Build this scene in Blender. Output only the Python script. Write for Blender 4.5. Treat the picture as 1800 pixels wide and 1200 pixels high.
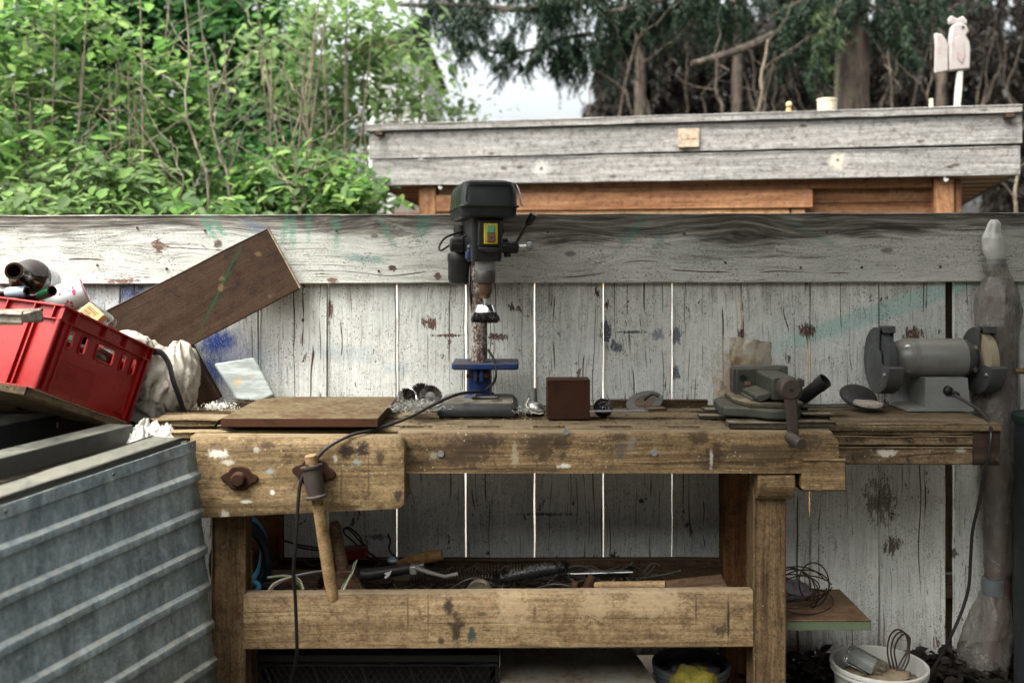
import bpy, math, random
import numpy as np
from mathutils import Vector, Matrix, noise as mn
rad = math.radians
SC = bpy.context.scene
for _o in list(bpy.data.objects): bpy.data.objects.remove(_o)

# ---------------------------------------------------------------- camera, sky, sun, exposure
D, ZC, F = 2.917, 1.408, 1750.0
cam_data = bpy.data.cameras.new('camera')
cam = bpy.data.objects.new('camera', cam_data); SC.collection.objects.link(cam)
cam.location = (0, -D, ZC); cam.rotation_euler = (rad(90), 0, 0)
cam_data.sensor_width = 36; cam_data.lens = 35; cam_data.shift_y = -(600-465)/1800
cam_data.clip_start = .05; cam_data.clip_end = 600
cam_data.dof.use_dof = True; cam_data.dof.focus_distance = 3.22; cam_data.dof.aperture_fstop = 1.9
SC.camera = cam
w = bpy.data.worlds.new('World'); SC.world = w; w.use_nodes = True
nt = w.node_tree; nt.nodes.clear()
sky = nt.nodes.new('ShaderNodeTexSky'); sky.sky_type = 'NISHITA'; sky.sun_disc = False
SUN_EL, SUN_AZ = 62, -128          # azimuth measured from +Y towards +X
sky.sun_elevation = rad(SUN_EL); sky.sun_rotation = rad(SUN_AZ)
sky.air_density = .7; sky.dust_density = 10.0; sky.ozone_density = 1.0
bg = nt.nodes.new('ShaderNodeBackground'); bg.inputs[1].default_value = .15
wo = nt.nodes.new('ShaderNodeOutputWorld')
cl = nt.nodes.new('ShaderNodeHueSaturation'); cl.inputs['Saturation'].default_value = .28; cl.inputs['Value'].default_value = 1.75   # even white overcast
nt.links.new(sky.outputs[0], cl.inputs['Color']); nt.links.new(cl.outputs[0], bg.inputs[0]); nt.links.new(bg.outputs[0], wo.inputs[0])
sl = bpy.data.lights.new('sun', 'SUN'); sl.energy = .62; sl.angle = rad(26); sl.color = (1, .95, .87)
so = bpy.data.objects.new('sun', sl); SC.collection.objects.link(so)
sd = Vector((math.sin(rad(SUN_AZ))*math.cos(rad(SUN_EL)), math.cos(rad(SUN_AZ))*math.cos(rad(SUN_EL)), math.sin(rad(SUN_EL))))
so.rotation_euler = sd.to_track_quat('Z', 'Y').to_euler(); so.location = sd*30
SC.view_settings.view_transform = 'Standard'; SC.view_settings.look = 'None'
SC.view_settings.gamma = 1; SC.view_settings.use_curve_mapping = False
SC.view_settings.exposure = 1.38
SC.view_settings.use_white_balance = True; SC.view_settings.white_balance_temperature = 6650; SC.view_settings.white_balance_tint = 4
SC.cycles.use_denoising = True
SC.cycles.max_bounces = 8; SC.cycles.transparent_max_bounces = 24

def P(px, py, y):
    d = D+y
    return Vector(((px-900)*d/F, y, ZC-(py-465)*d/F))

# ---------------------------------------------------------------- object helpers
WM = {}
def tag(o, label=None, cat=None, group=None, kind=None):
    for k, v in (('label', label), ('category', cat), ('group', group), ('kind', kind)):
        if v: o[k] = v
    return o
def link(o, parent=None, M=None):
    SC.collection.objects.link(o)
    M = M or Matrix.Identity(4)
    if parent is not None: o.parent = parent
    o.matrix_basis = M
    return o
def thing(name, label, cat, loc=(0, 0, 0), rot=None, group=None):
    o = bpy.data.objects.new(name, None); o.empty_display_size = .05
    M = Matrix.Translation(loc)
    if rot is not None: M = M @ rot.to_4x4()
    link(o, None, M); WM[o.name] = M
    return tag(o, label, cat, group)
def frame(ex, ey, loc=(0, 0, 0)):
    ex = Vector(ex).normalized(); ey = Vector(ey); ey = (ey-ex*ey.dot(ex)).normalized(); ez = ex.cross(ey)
    M = Matrix((ex, ey, ez)).transposed().to_4x4(); M.translation = Vector(loc)
    return M
def inv(parent):
    return WM[parent.name].inverted() if parent is not None and parent.name in WM else Matrix.Identity(4)

class B:
    def __init__(s): s.v = []; s.f = []
    def add(s, vs, fs, M=None):
        k = len(s.v)
        s.v += [tuple(M @ Vector(p)) if M is not None else tuple(p) for p in vs]
        s.f += [tuple(i+k for i in f) for f in fs]; return s
    def box(s, x0, x1, y0, y1, z0, z1, M=None):
        return s.add([(x, y, z) for x in (x0, x1) for y in (y0, y1) for z in (z0, z1)],
                     [(0, 1, 3, 2), (4, 6, 7, 5), (0, 4, 5, 1), (2, 3, 7, 6), (0, 2, 6, 4), (1, 5, 7, 3)], M)
    def prism(s, pts, a, b, ax='y', M=None):
        n = len(pts)
        def q(p, h): return {'y': (p[0], h, p[1]), 'x': (h, p[0], p[1]), 'z': (p[0], p[1], h)}[ax]
        vs = [q(p, a) for p in pts]+[q(p, b) for p in pts]
        fs = [tuple(range(n)), tuple(range(2*n-1, n-1, -1))]+[(i, i+n, (i+1) % n+n, (i+1) % n) for i in range(n)]
        return s.add(vs, fs, M)
    def tube(s, pts, r, n=8, caps=True, flat=1.0):
        pts = [Vector(p) for p in pts]; m = len(pts)
        rs = [r]*m if not hasattr(r, '__len__') else r
        up = None; vs = []; fs = []
        for i, p in enumerate(pts):
            t = (pts[min(i+1, m-1)]-pts[max(i-1, 0)])
            t = t.normalized() if t.length > 1e-9 else Vector((0, 0, 1))
            if up is None:
                up = Vector((0, 0, 1)) if abs(t.z) < .9 else Vector((1, 0, 0))
            up = (up-t*up.dot(t)).normalized(); sd_ = t.cross(up)
            for k in range(n):
                a = 2*math.pi*k/n
                vs.append(p+up*(math.cos(a)*rs[i])+sd_*(math.sin(a)*rs[i]*flat))
        for i in range(m-1):
            for k in range(n):
                fs.append((i*n+k, i*n+(k+1) % n, (i+1)*n+(k+1) % n, (i+1)*n+k))
        if caps: fs += [tuple(range(n-1, -1, -1)), tuple(range((m-1)*n, m*n))]
        return s.add(vs, fs)
    def lathe(s, prof, o=(0, 0, 0), ax=(0, 0, 1), n=24, caps=True, wob=0, seed=0):
        o = Vector(o); t = Vector(ax).normalized()
        u = (Vector((0, 0, 1)) if abs(t.z) < .9 else Vector((1, 0, 0))); u = (u-t*u.dot(t)).normalized(); q = t.cross(u)
        vs = []; fs = []; m = len(prof)
        for i, (r, h) in enumerate(prof):
            for k in range(n):
                a = 2*math.pi*k/n; rr = r
                if wob: rr = r*(1+wob*mn.noise(Vector((math.cos(a)*1.7, math.sin(a)*1.7, h*9+seed))))
                vs.append(o+t*h+u*(math.cos(a)*rr)+q*(math.sin(a)*rr))
        for i in range(m-1):
            for k in range(n): fs.append((i*n+k, i*n+(k+1) % n, (i+1)*n+(k+1) % n, (i+1)*n+k))
        if caps: fs += [tuple(range(n-1, -1, -1)), tuple(range((m-1)*n, m*n))]
        return s.add(vs, fs)
    def blob(s, c, r, amp=.2, sc=2.0, seed=0, nu=28, nv=18, M=None, fold=0, an=(1, 1, 1), pleat=0):
        c = Vector(c); vs = []; fs = []
        for j in range(nv+1):
            th = math.pi*j/nv
            for i in range(nu):
                ph = 2*math.pi*i/nu
                d = Vector((math.sin(th)*math.cos(ph), math.sin(th)*math.sin(ph), math.cos(th)))
                e = Vector((d.x*an[0], d.y*an[1], d.z*an[2]))
                k = 1+amp*mn.noise(d*sc+Vector((seed, seed*.7, 0)))+amp*.4*mn.noise(e*sc*2.1+Vector((seed, 3, 0)))
                if fold: k += fold*(.5-abs(mn.noise(e*sc*1.3+Vector((7, seed, 1)))))+fold*.16*(.5-abs(mn.noise(e*sc*3.1+Vector((3, seed, 5)))))
                if pleat: k += pleat*math.sin(th)**.5*(.5-abs(math.sin(ph*4.5+3.2*mn.noise(d*1.4+Vector((seed, 0, 3)))+d.z*1.2)))+pleat*.10*(.5-abs(math.sin(ph*11+4*mn.noise(d*2+Vector((seed, 5, 3))))))
                vs.append(c+Vector((d.x*r[0], d.y*r[1], d.z*r[2]))*k)
        for j in range(nv):
            for i in range(nu):
                fs.append((j*nu+i, (j+1)*nu+i, (j+1)*nu+(i+1) % nu, j*nu+(i+1) % nu))
        return s.add(vs, fs, M)
    def sheet(s, fn, nu, nv, thick=None):
        vs = [fn(i/nu, j/nv) for j in range(nv+1) for i in range(nu+1)]
        fs = [(j*(nu+1)+i, j*(nu+1)+i+1, (j+1)*(nu+1)+i+1, (j+1)*(nu+1)+i) for j in range(nv) for i in range(nu)]
        return s.add(vs, fs)
    def mesh(s, name, mat, smooth=40):
        me = bpy.data.meshes.new(name); me.from_pydata([tuple(p) for p in s.v], [], s.f); me.update()
        if mat: me.materials.append(mat)
        if smooth:
            me.shade_smooth()
            if smooth < 180: me.set_sharp_from_angle(angle=rad(smooth))
        return me
    def build(s, name, mat, parent=None, bevel=0, smooth=40, M=None, world=False, thick=0, sub=0, seg=2):
        """M places the mesh; world=True: the coordinates (after M) are world ones, whatever the parent."""
        import bmesh
        me = s.mesh(name, mat, 0)
        bm = bmesh.new(); bm.from_mesh(me)
        bmesh.ops.recalc_face_normals(bm, faces=bm.faces); bm.to_mesh(me); bm.free()
        if smooth:
            me.shade_smooth()
            if smooth < 180: me.set_sharp_from_angle(angle=rad(smooth))
        o = bpy.data.objects.new(name, me)
        M = M or Matrix.Identity(4)
        if world: M = inv(parent) @ M
        link(o, parent, M)
        if thick:
            md = o.modifiers.new('thickness', 'SOLIDIFY'); md.thickness = thick; md.offset = 0
        if sub:
            md = o.modifiers.new('subdivision', 'SUBSURF'); md.levels = md.render_levels = sub
        if bevel:
            md = o.modifiers.new('bevel', 'BEVEL'); md.width = bevel; md.segments = seg; md.limit_method = 'ANGLE'; md.angle_limit = rad(38)
        return o
def copy_part(o, parent, M):
    c = o.copy(); link(c, parent, M); return c

BID = [0]
def board(name, p0, ex, ey, L, W, T, mat, parent=None, seg=10, jag=.0015, rnd=.004, bow=0, ragged=0, local=False):
    """A board whose grain runs along local X; p0 is the middle of its starting end; ey its width direction."""
    BID[0] += 1; sdv = BID[0]*3.7
    b = B(); vs = []; fs = []; n = 12
    for i in range(seg+1):
        x = L*i/seg
        hw = W/2; ht = T/2
        a1 = jag*2.2*mn.noise(Vector((x*6+sdv, 0, 0))); a2 = jag*2.2*mn.noise(Vector((x*6+sdv, 9, 0)))
        a3 = jag*mn.noise(Vector((x*8+sdv, 19, 0)))
        zb = bow*math.sin(math.pi*i/seg)
        ring = []
        for (sy, sz) in ((1, 1), (-1, 1), (-1, -1), (1, -1)):
            cy = sy*hw+(a1 if sy > 0 else a2); cz = sz*(ht+a3)
            r = rnd*(1+.6*mn.noise(Vector((x*11+sdv, sy*3, sz*5))))
            c3 = [(cy-sy*r, cz), (cy-sy*r*.3, cz-sz*r*.3), (cy, cz-sz*r)]
            if sy*sz < 0: c3 = c3[::-1]
            ring += c3
        ring = ring[::-1]
        for (yy, zz) in ring:
            xx = x
            if ragged and i in (0, seg): xx += ragged*mn.noise(Vector((yy*40+sdv, zz*20, i)))
            vs.append((xx, yy, zz+zb))
    for i in range(seg):
        for k in range(n): fs.append((i*n+k, i*n+(k+1) % n, (i+1)*n+(k+1) % n, (i+1)*n+k))
    fs += [tuple(range(n-1, -1, -1)), tuple(range(seg*n, (seg+1)*n))]
    b.add(vs, fs)
    return b.build(name, mat, parent, smooth=50, M=frame(ex, ey, p0), world=not local)

# ---------------------------------------------------------------- material helpers
class NT:
    def __init__(s, name):
        s.m = bpy.data.materials.new(name); s.m.use_nodes = True; s.t = s.m.node_tree; s.t.nodes.clear()
        s.out = s.t.nodes.new('ShaderNodeOutputMaterial')
    def n(s, typ, ins=None, **pr):
        k = s.t.nodes.new('ShaderNode'+typ)
        for a, b in pr.items(): setattr(k, a, b)
        for a, b in (ins or {}).items(): s.put(k.inputs[a], b)
        return k
    def put(s, sock, v):
        if isinstance(v, bpy.types.NodeSocket): s.t.links.new(v, sock)
        elif v is not None:
            if hasattr(sock.default_value, '__len__') and not hasattr(v, '__len__'): v = (v, v, v)
            if hasattr(v, '__len__') and len(v) == 3 and len(sock.default_value) == 4: v = (*v, 1)
            sock.default_value = v
    def obj(s, rnd=True):
        c = s.n('TexCoord').outputs['Object']
        if rnd:
            r = s.n('ObjectInfo').outputs['Random']
            off = s.n('VectorMath', {0: (71, 43, 57), 3: r}, operation='SCALE').outputs[0]
            c = s.n('VectorMath', {0: c, 1: off}, operation='ADD').outputs[0]
        return c
    def rand(s): return s.n('ObjectInfo').outputs['Random']
    def pos(s): return s.n('NewGeometry').outputs['Position']
    def map(s, v, scale=(1, 1, 1), loc=(0, 0, 0), rot=(0, 0, 0), typ='POINT'):
        return s.n('Mapping', {'Vector': v, 'Scale': scale, 'Location': loc, 'Rotation': rot}, vector_type=typ).outputs[0]
    def noise(s, v, scale=5, det=4, ro=.6, dist=0):
        return s.n('TexNoise', {'Vector': v, 'Scale': scale, 'Detail': det, 'Roughness': ro, 'Distortion': dist}).outputs[0]
    def vor(s, v, scale=5, feat='F1', out='Distance', rnd=1.0):
        return s.n('TexVoronoi', {'Vector': v, 'Scale': scale, 'Randomness': rnd}, feature=feat).outputs[out]
    def rng(s, v, a, b, c=0., d=1.):
        return s.n('MapRange', {0: v, 1: a, 2: b, 3: c, 4: d}, interpolation_type='SMOOTHSTEP').outputs[0]
    def math(s, op, a, b=0., c=0.):
        k = s.n('Math', {0: a, 1: b}, operation=op); 
        return k.outputs[0]
    def mul(s, a, b): return s.math('MULTIPLY', a, b)
    def mx(s, a, b): return s.math('MAXIMUM', a, b)
    def mix(s, f, a, b, blend='MIX'):
        k = s.n('Mix', None, data_type='RGBA', blend_type=blend)
        s.put(k.inputs[0], f); s.put(k.inputs[6], a); s.put(k.inputs[7], b); return k.outputs[2]
    def ramp(s, f, st):
        k = s.n('ValToRGB', {0: f}); e = k.color_ramp.elements
        while len(e) < len(st): e.new(.5)
        for i, (p, c) in enumerate(st): e[i].position = p; e[i].color = (*c, 1)
        return k.outputs[0]
    def spot(s, v, c, r, rot=0, soft=(1.0, .6), warp=None, wamp=.3):
        """mask of an ellipsoid at c with radii r (turned by rot about Y), edge broken by warp"""
        q = s.map(v, r, c, (0, rot, 0), 'TEXTURE')
        l = s.n('VectorMath', {0: q}, operation='LENGTH').outputs['Value']
        if warp is not None: l = s.math('ADD', l, s.mul(s.math('SUBTRACT', warp, .5), wamp*2))
        return s.rng(l, soft[0], soft[1])
    def bump(s, h, st=.3, dist=.002, nrm=None):
        return s.n('Bump', {'Height': h, 'Strength': st, 'Distance': dist, 'Normal': nrm}).outputs[0]
    def bsdf(s, col, rough=.7, metal=0., nrm=None, **kw):
        ins = {'Base Color': col, 'Roughness': rough, 'Metallic': metal, 'Normal': nrm}
        ins.update({k.replace('_', ' '): v for k, v in kw.items()})
        k = s.n('BsdfPrincipled', ins)
        s.t.links.new(k.outputs[0], s.out.inputs[0]); return k
    def topmask(s, a=.5, b=.95):
        nz = s.n('SeparateXYZ', {0: s.n('NewGeometry').outputs['Normal']}).outputs[2]
        return s.rng(nz, a, b)

def wood(name, dark, mid, light, rough=.75, grain=1.0, bump=.35, stain=None, stain_amt=.5, cracks=.5, knots=0., dust=None, dust_amt=0., spots=(), var=.25, specks=0.):
    t = NT(name); v = t.obj(); ps = t.pos()
    warp = t.noise(t.map(v, (1.5, 5, 5)), 1, 2)
    vv = t.n('VectorMath', {0: v, 1: t.n('CombineXYZ', {1: t.mul(warp, .06), 2: t.mul(warp, .05)}).outputs[0]}, operation='ADD').outputs[0]
    g1 = t.noise(t.map(vv, (2.2*grain, 55*grain, 55*grain)), 1, 6, .65)
    g2 = t.noise(t.map(vv, (9, 260, 260)), 1, 3, .6)
    big = t.noise(t.map(v, (2.2, 7, 7)), 1, 3, .6)
    g3 = t.noise(t.map(vv, (3.2, 125, 125), (6, 2, 8)), 1, 5, .75)
    f = t.math('ADD', t.mul(g1, .42), t.math('ADD', t.mul(g3, .42), t.mul(big, .18)))
    col = t.ramp(f, [(.40, dark), (.505, mid), (.61, light)])
    col = t.mix(t.rng(big, .35, .7, 0, .4), col, t.mix(1, col, (.62, .58, .55), 'MULTIPLY'))
    mot = t.noise(v, 26, 8, .8); col = t.mix(t.rng(mot, .49, .62, 0, .7), col, t.mix(1, col, (.42, .36, .30), 'MULTIPLY'))
    col = t.mix(t.rng(mot, .48, .34, 0, .4), col, t.mix(1, col, (1.45, 1.42, 1.36), 'MULTIPLY'))
    dk = t.mul(t.rng(t.vor(v, 95), .17, .08), t.rng(t.noise(v, 7, 3), .5, .58)); col = t.mix(t.mul(dk, .8), col, t.mix(1, col, (.15, .13, .11), 'MULTIPLY'))
    sc_ = t.rng(t.noise(t.map(v, (14, 230, 230), (1, 1, 1), (.3, .5, .5)), 1, 2), .69, .73, 0, .5); col = t.mix(sc_, col, t.mix(1, col, (1.7, 1.65, 1.6), 'MULTIPLY'))
    gs_ = t.noise(t.map(v, (110, 170, 170)), 1, 3, .7); col = t.mix(t.rng(gs_, .50, .64, 0, .6), col, t.mix(1, col, (.42, .38, .33), 'MULTIPLY')); col = t.mix(t.rng(gs_, .46, .34, 0, .45), col, t.mix(1, col, (1.5, 1.46, 1.4), 'MULTIPLY'))
    col = t.mix(t.mul(t.rand(), var), col, t.mix(1, col, (.55, .5, .48), 'MULTIPLY'))
    h = t.math('ADD', t.mul(g1, .5), t.mul(g3, .8))
    if cracks:
        c1 = t.noise(t.map(vv, (1.1, 90, 90), (3, 5, 2)), 1, 2, .5); c2 = t.noise(t.map(vv, (.5, 130, 130), (3, 9, 2)), 1, 1, .5)
        cm = t.mul(t.mx(t.rng(c1, .66, .70), t.rng(c2, .71, .74)), min(1, cracks*1.3))
        col = t.mix(cm, col, t.mix(1, col, (.16, .14, .12), 'MULTIPLY')); h = t.math('SUBTRACT', h, t.mul(cm, 2.0))
    if knots:
        kd = t.vor(t.map(vv, (4.2, 11, 0)), 1); km = t.rng(kd, .13, .05, 0, knots)
        col = t.mix(km, col, t.mix(1, col, (.22, .17, .13), 'MULTIPLY'))
    if stain:
        n1 = t.noise(v, 7, 6, .68, .4); n2 = t.noise(t.map(v, (3, 9, 9), (4, 4, 4)), 1.6, 5, .7)
        sm = t.mul(t.mx(t.rng(n1, .60, .70), t.rng(n2, .60, .72)), stain_amt)
        col = t.mix(sm, col, stain)
    wn = t.rng(t.noise(ps, 42, 7, .78, .5), .3, .7)
    for (c, r, rot, colr, amt, wa) in spots:
        col = t.mix(t.mul(t.spot(ps, c, r, rot, (1.2, .45), wn, wa), amt), col, colr)
    if specks:
        sp = t.rng(t.vor(v, 60), .16, .10); sg = t.rng(t.noise(v, 9, 2), .52, .6)
        col = t.mix(t.mul(t.mul(sp, sg), specks), col, (.5, .48, .44))
    if dust:
        dm = t.mul(t.mul(t.topmask(), t.rng(t.noise(ps, 14, 6, .75), .3, .62)), dust_amt)
        col = t.mix(dm, col, dust)
    t.bsdf(col, t.rng(g1, .3, .7, rough-.1, min(1, rough+.15)), 0, t.bump(h, bump, .003), **{'Specular_IOR_Level': .22})
    return t.m

def paint(name, col, rough=.45, metal=0., wear=None, wear_amt=0., dust=None, dust_amt=0., bump=.12, bscale=120, var=.15, spec=.3, scale=1.0):
    t = NT(name); v = t.obj()
    n1 = t.noise(v, 9*scale, 6, .7); n2 = t.noise(v, 55*scale, 4, .65); n3 = t.noise(v, bscale, 2)
    c = t.mix(t.rng(n1, .35, .7, 0, var*2), col, t.mix(1, col, (.5, .48, .46), 'MULTIPLY'))
    r = t.rng(n1, .3, .7, max(.05, rough-.12), min(1, rough+.15)); mt = metal
    if wear:
        wm = t.mul(t.rng(t.math('ADD', t.mul(n1, .6), t.mul(n2, .4)), .53, .62), wear_amt)
        c = t.mix(wm, c, wear); r = t.math('ADD', r, t.mul(wm, .3))
    if dust:
        dm = t.mul(t.mul(t.math('ADD', t.mul(t.topmask(.2, .95), .92), .08), t.rng(t.math('ADD', t.mul(n1, .5), t.mul(n2, .5)), .36, .6)), dust_amt)
        c = t.mix(dm, c, dust); r = t.math('ADD', r, t.mul(dm, .5))
        mt = t.math('MULTIPLY', t.math('SUBTRACT', 1., dm), metal) if metal else 0.
    t.bsdf(c, r, mt, t.bump(t.math('ADD', n3, n2), bump, .001), **{'Specular_IOR_Level': spec})
    return t.m
# ---------------------------------------------------------------- materials
def painted(name, base, paintc, peel=.62, flecks=.62, weather=0., spots=(), knots=()):
    """old paint on bare board; grain along local X"""
    t = NT(name); v = t.obj(); ps = t.pos()
    warp = t.noise(t.map(v, (1.6, 5, 5)), 1, 2)
    ky = t.mul(warp, .09); kz = None
    for (kc, kr) in knots:
        q = t.map(ps, kr, kc, (0, 0, 0), 'TEXTURE'); l2 = t.n('VectorMath', {0: q, 1: q}, operation='DOT_PRODUCT').outputs['Value']
        g = t.math('EXPONENT', t.mul(l2, -.5)); dz = t.math('SUBTRACT', t.n('SeparateXYZ', {0: ps}).outputs[2], kc[2])
        ky = t.math('SUBTRACT', ky, t.mul(t.mul(g, dz), .75)); km_ = t.rng(l2, .055, .012); kz = km_ if kz is None else t.mx(kz, km_)
    vv = t.n('VectorMath', {0: v, 1: t.n('CombineXYZ', {1: ky, 2: t.mul(warp, .05)}).outputs[0]}, operation='ADD').outputs[0]
    g1 = t.noise(t.map(vv, (2.5, 60, 60)), 1, 6, .68)
    g2 = t.noise(t.map(vv, (12, 300, 300)), 1, 3, .6)
    big = t.noise(t.map(v, (1.6, 4, 4)), 1, 4, .65)
    bare = t.ramp(g1, [(.35, base[0]), (.65, base[1])])
    # reddish primer where paint has gone
    pr = t.rng(t.noise(t.map(v, (3, 6, 6), (5, 1, 2)), 1, 3), .5, .62)
    bare = t.mix(pr, bare, (.075, .027, .018))
    # flakes: elongated along the grain, plus a few broader peelings
    fl = t.noise(t.map(vv, (9, 170, 170), (7, 3, 1)), 1, 4, .62)
    zone = t.noise(t.map(v, (2.4, 8, 8), (1, 8, 3)), 1, 3, .6)
    thr = t.math('SUBTRACT', flecks+.195, t.mul(t.rng(zone, .35, .72), .17))
    flake = t.rng(t.math('SUBTRACT', fl, thr), -.012, .02)
    pl = t.noise(t.map(v, (9, 16, 16), (2, 2, 9)), 1, 7, .72, .3)
    peelm = t.rng(pl, peel+.055, peel+.075)
    cr = t.noise(t.map(vv, (.55, 75, 75), (3, 5, 2)), 1, 2, .5)
    crk = t.rng(cr, .685, .72)
    lines = t.rng(t.noise(t.map(vv, (.35, 135, 135), (8, 1, 7)), 1, 1, .5), .70, .73)
    crk = t.mx(crk, lines)
    f2 = t.noise(t.map(vv, (38, 190, 190), (2, 9, 4)), 1, 3, .6)
    dots = t.mul(t.rng(t.vor(t.map(v, (75, 120, 120)), 1), .27, .15), t.rng(t.noise(v, 8, 5, .75), .48, .56))
    crk = t.mx(crk, t.mx(t.mul(t.rng(f2, .67, .72), t.rng(zone, .42, .6)), t.mul(dots, .85)))
    fine = t.rng(t.noise(t.map(vv, (5, 210, 210), (1, 5, 6)), 1, 3, .6), .60, .68, 0, .55)
    bad = t.mx(t.mx(flake, peelm), t.mx(crk, fine))
    if weather:   # upper edge worn to grey grain
        edge = t.n('SeparateXYZ', {0: t.n('TexCoord').outputs['Object']}).outputs[1]
        wz = t.math('ADD', t.rng(edge, -.02, .12, 0, .75), t.rng(t.noise(t.map(v, (1.1, 5, 5), (0, 4, 4)), 1, 4, .65), .42, .68, 0, .6))
        wm = t.mul(t.rng(t.math('ADD', t.mul(wz, .62), t.mul(t.noise(t.map(vv, (5, 90, 90), (9, 9, 9)), 1, 5, .7), .75)), .55, .85), weather)
    paintc = t.mix(t.rng(t.noise(t.map(vv, (2.5, 120, 120), (3, 3, 8)), 1, 5, .75), .44, .60), paintc, t.mix(1, paintc, (.84, .84, .825), 'MULTIPLY'))
    pc = t.mix(t.rng(big, .3, .7), paintc, t.mix(1, paintc, (.74, .76, .74), 'MULTIPLY'))
    pc = t.mix(t.rng(t.noise(v, 30, 5, .75), .45, .75, 0, .35), pc, (.27, .26, .23))
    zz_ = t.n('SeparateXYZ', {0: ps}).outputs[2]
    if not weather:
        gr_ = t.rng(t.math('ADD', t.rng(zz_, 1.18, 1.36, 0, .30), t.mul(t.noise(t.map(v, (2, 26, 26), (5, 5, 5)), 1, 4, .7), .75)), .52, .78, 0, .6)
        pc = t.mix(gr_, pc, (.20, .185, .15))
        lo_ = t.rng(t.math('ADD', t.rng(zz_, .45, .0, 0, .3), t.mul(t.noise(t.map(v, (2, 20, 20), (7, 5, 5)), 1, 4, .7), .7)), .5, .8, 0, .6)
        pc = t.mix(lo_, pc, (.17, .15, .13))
    pc = t.mix(t.mul(t.rand(), .3), pc, t.mix(1, pc, (.8, .79, .76), 'MULTIPLY'))
    wn = t.rng(t.noise(t.map(ps, (75, 75, 24) if not weather else (30, 60, 75)), 1, 7, .75, .4), .3, .7); fine_n = t.noise(t.map(ps, (60, 60, 7)), 1, 4, .7)
    for (c, r, rot, colr, amt, wa, soft) in spots:
        pc = t.mix(t.mul(t.spot(ps, c, r, rot, soft, wn, wa), amt), pc, colr)
    gs_ = t.noise(t.map(v, (120, 175, 175)), 1, 3, .72); pc = t.mix(t.mul(t.rng(gs_, .51, .66, 0, .7), t.rng(t.noise(v, 6, 5, .7), .42, .60, .15, 1)), pc, t.mix(1, pc, (.40, .37, .33), 'MULTIPLY')); pc = t.mix(t.rng(gs_, .46, .34, 0, .35), pc, (.78, .78, .76))
    col = t.mix(bad, pc, bare)
    hh = t.math('SUBTRACT', t.mul(g1, .5), bad)
    if weather:
        g3 = t.noise(t.map(vv, (3.5, 150, 150), (4, 4, 1)), 1, 5, .72)
        gw = t.ramp(t.math('ADD', t.mul(g1, .45), t.mul(g3, .55)), [(.40, (.016, .013, .011)), (.47, (.07, .062, .054)), (.53, (.155, .14, .12)), (.62, (.31, .285, .25))])
        for (c, r, rot, colr, amt, wa, soft) in spots:
            gw = t.mix(t.mul(t.spot(ps, c, r, rot, soft, wn, wa), amt*.6), gw, colr)
        col = t.mix(wm, col, gw); hh = t.math('ADD', hh, t.mul(t.mul(g3, wm), 1.5))
        if kz is not None: col = t.mix(t.mul(kz, .7), col, t.mix(1, gw, (.75, .70, .64), 'MULTIPLY'))
        xx_ = t.n('SeparateXYZ', {0: ps}).outputs[0]
    t.bsdf(col, .72, 0, t.bump(hh, .45, .003), **{'Specular_IOR_Level': .22})
    return t.m

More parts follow.
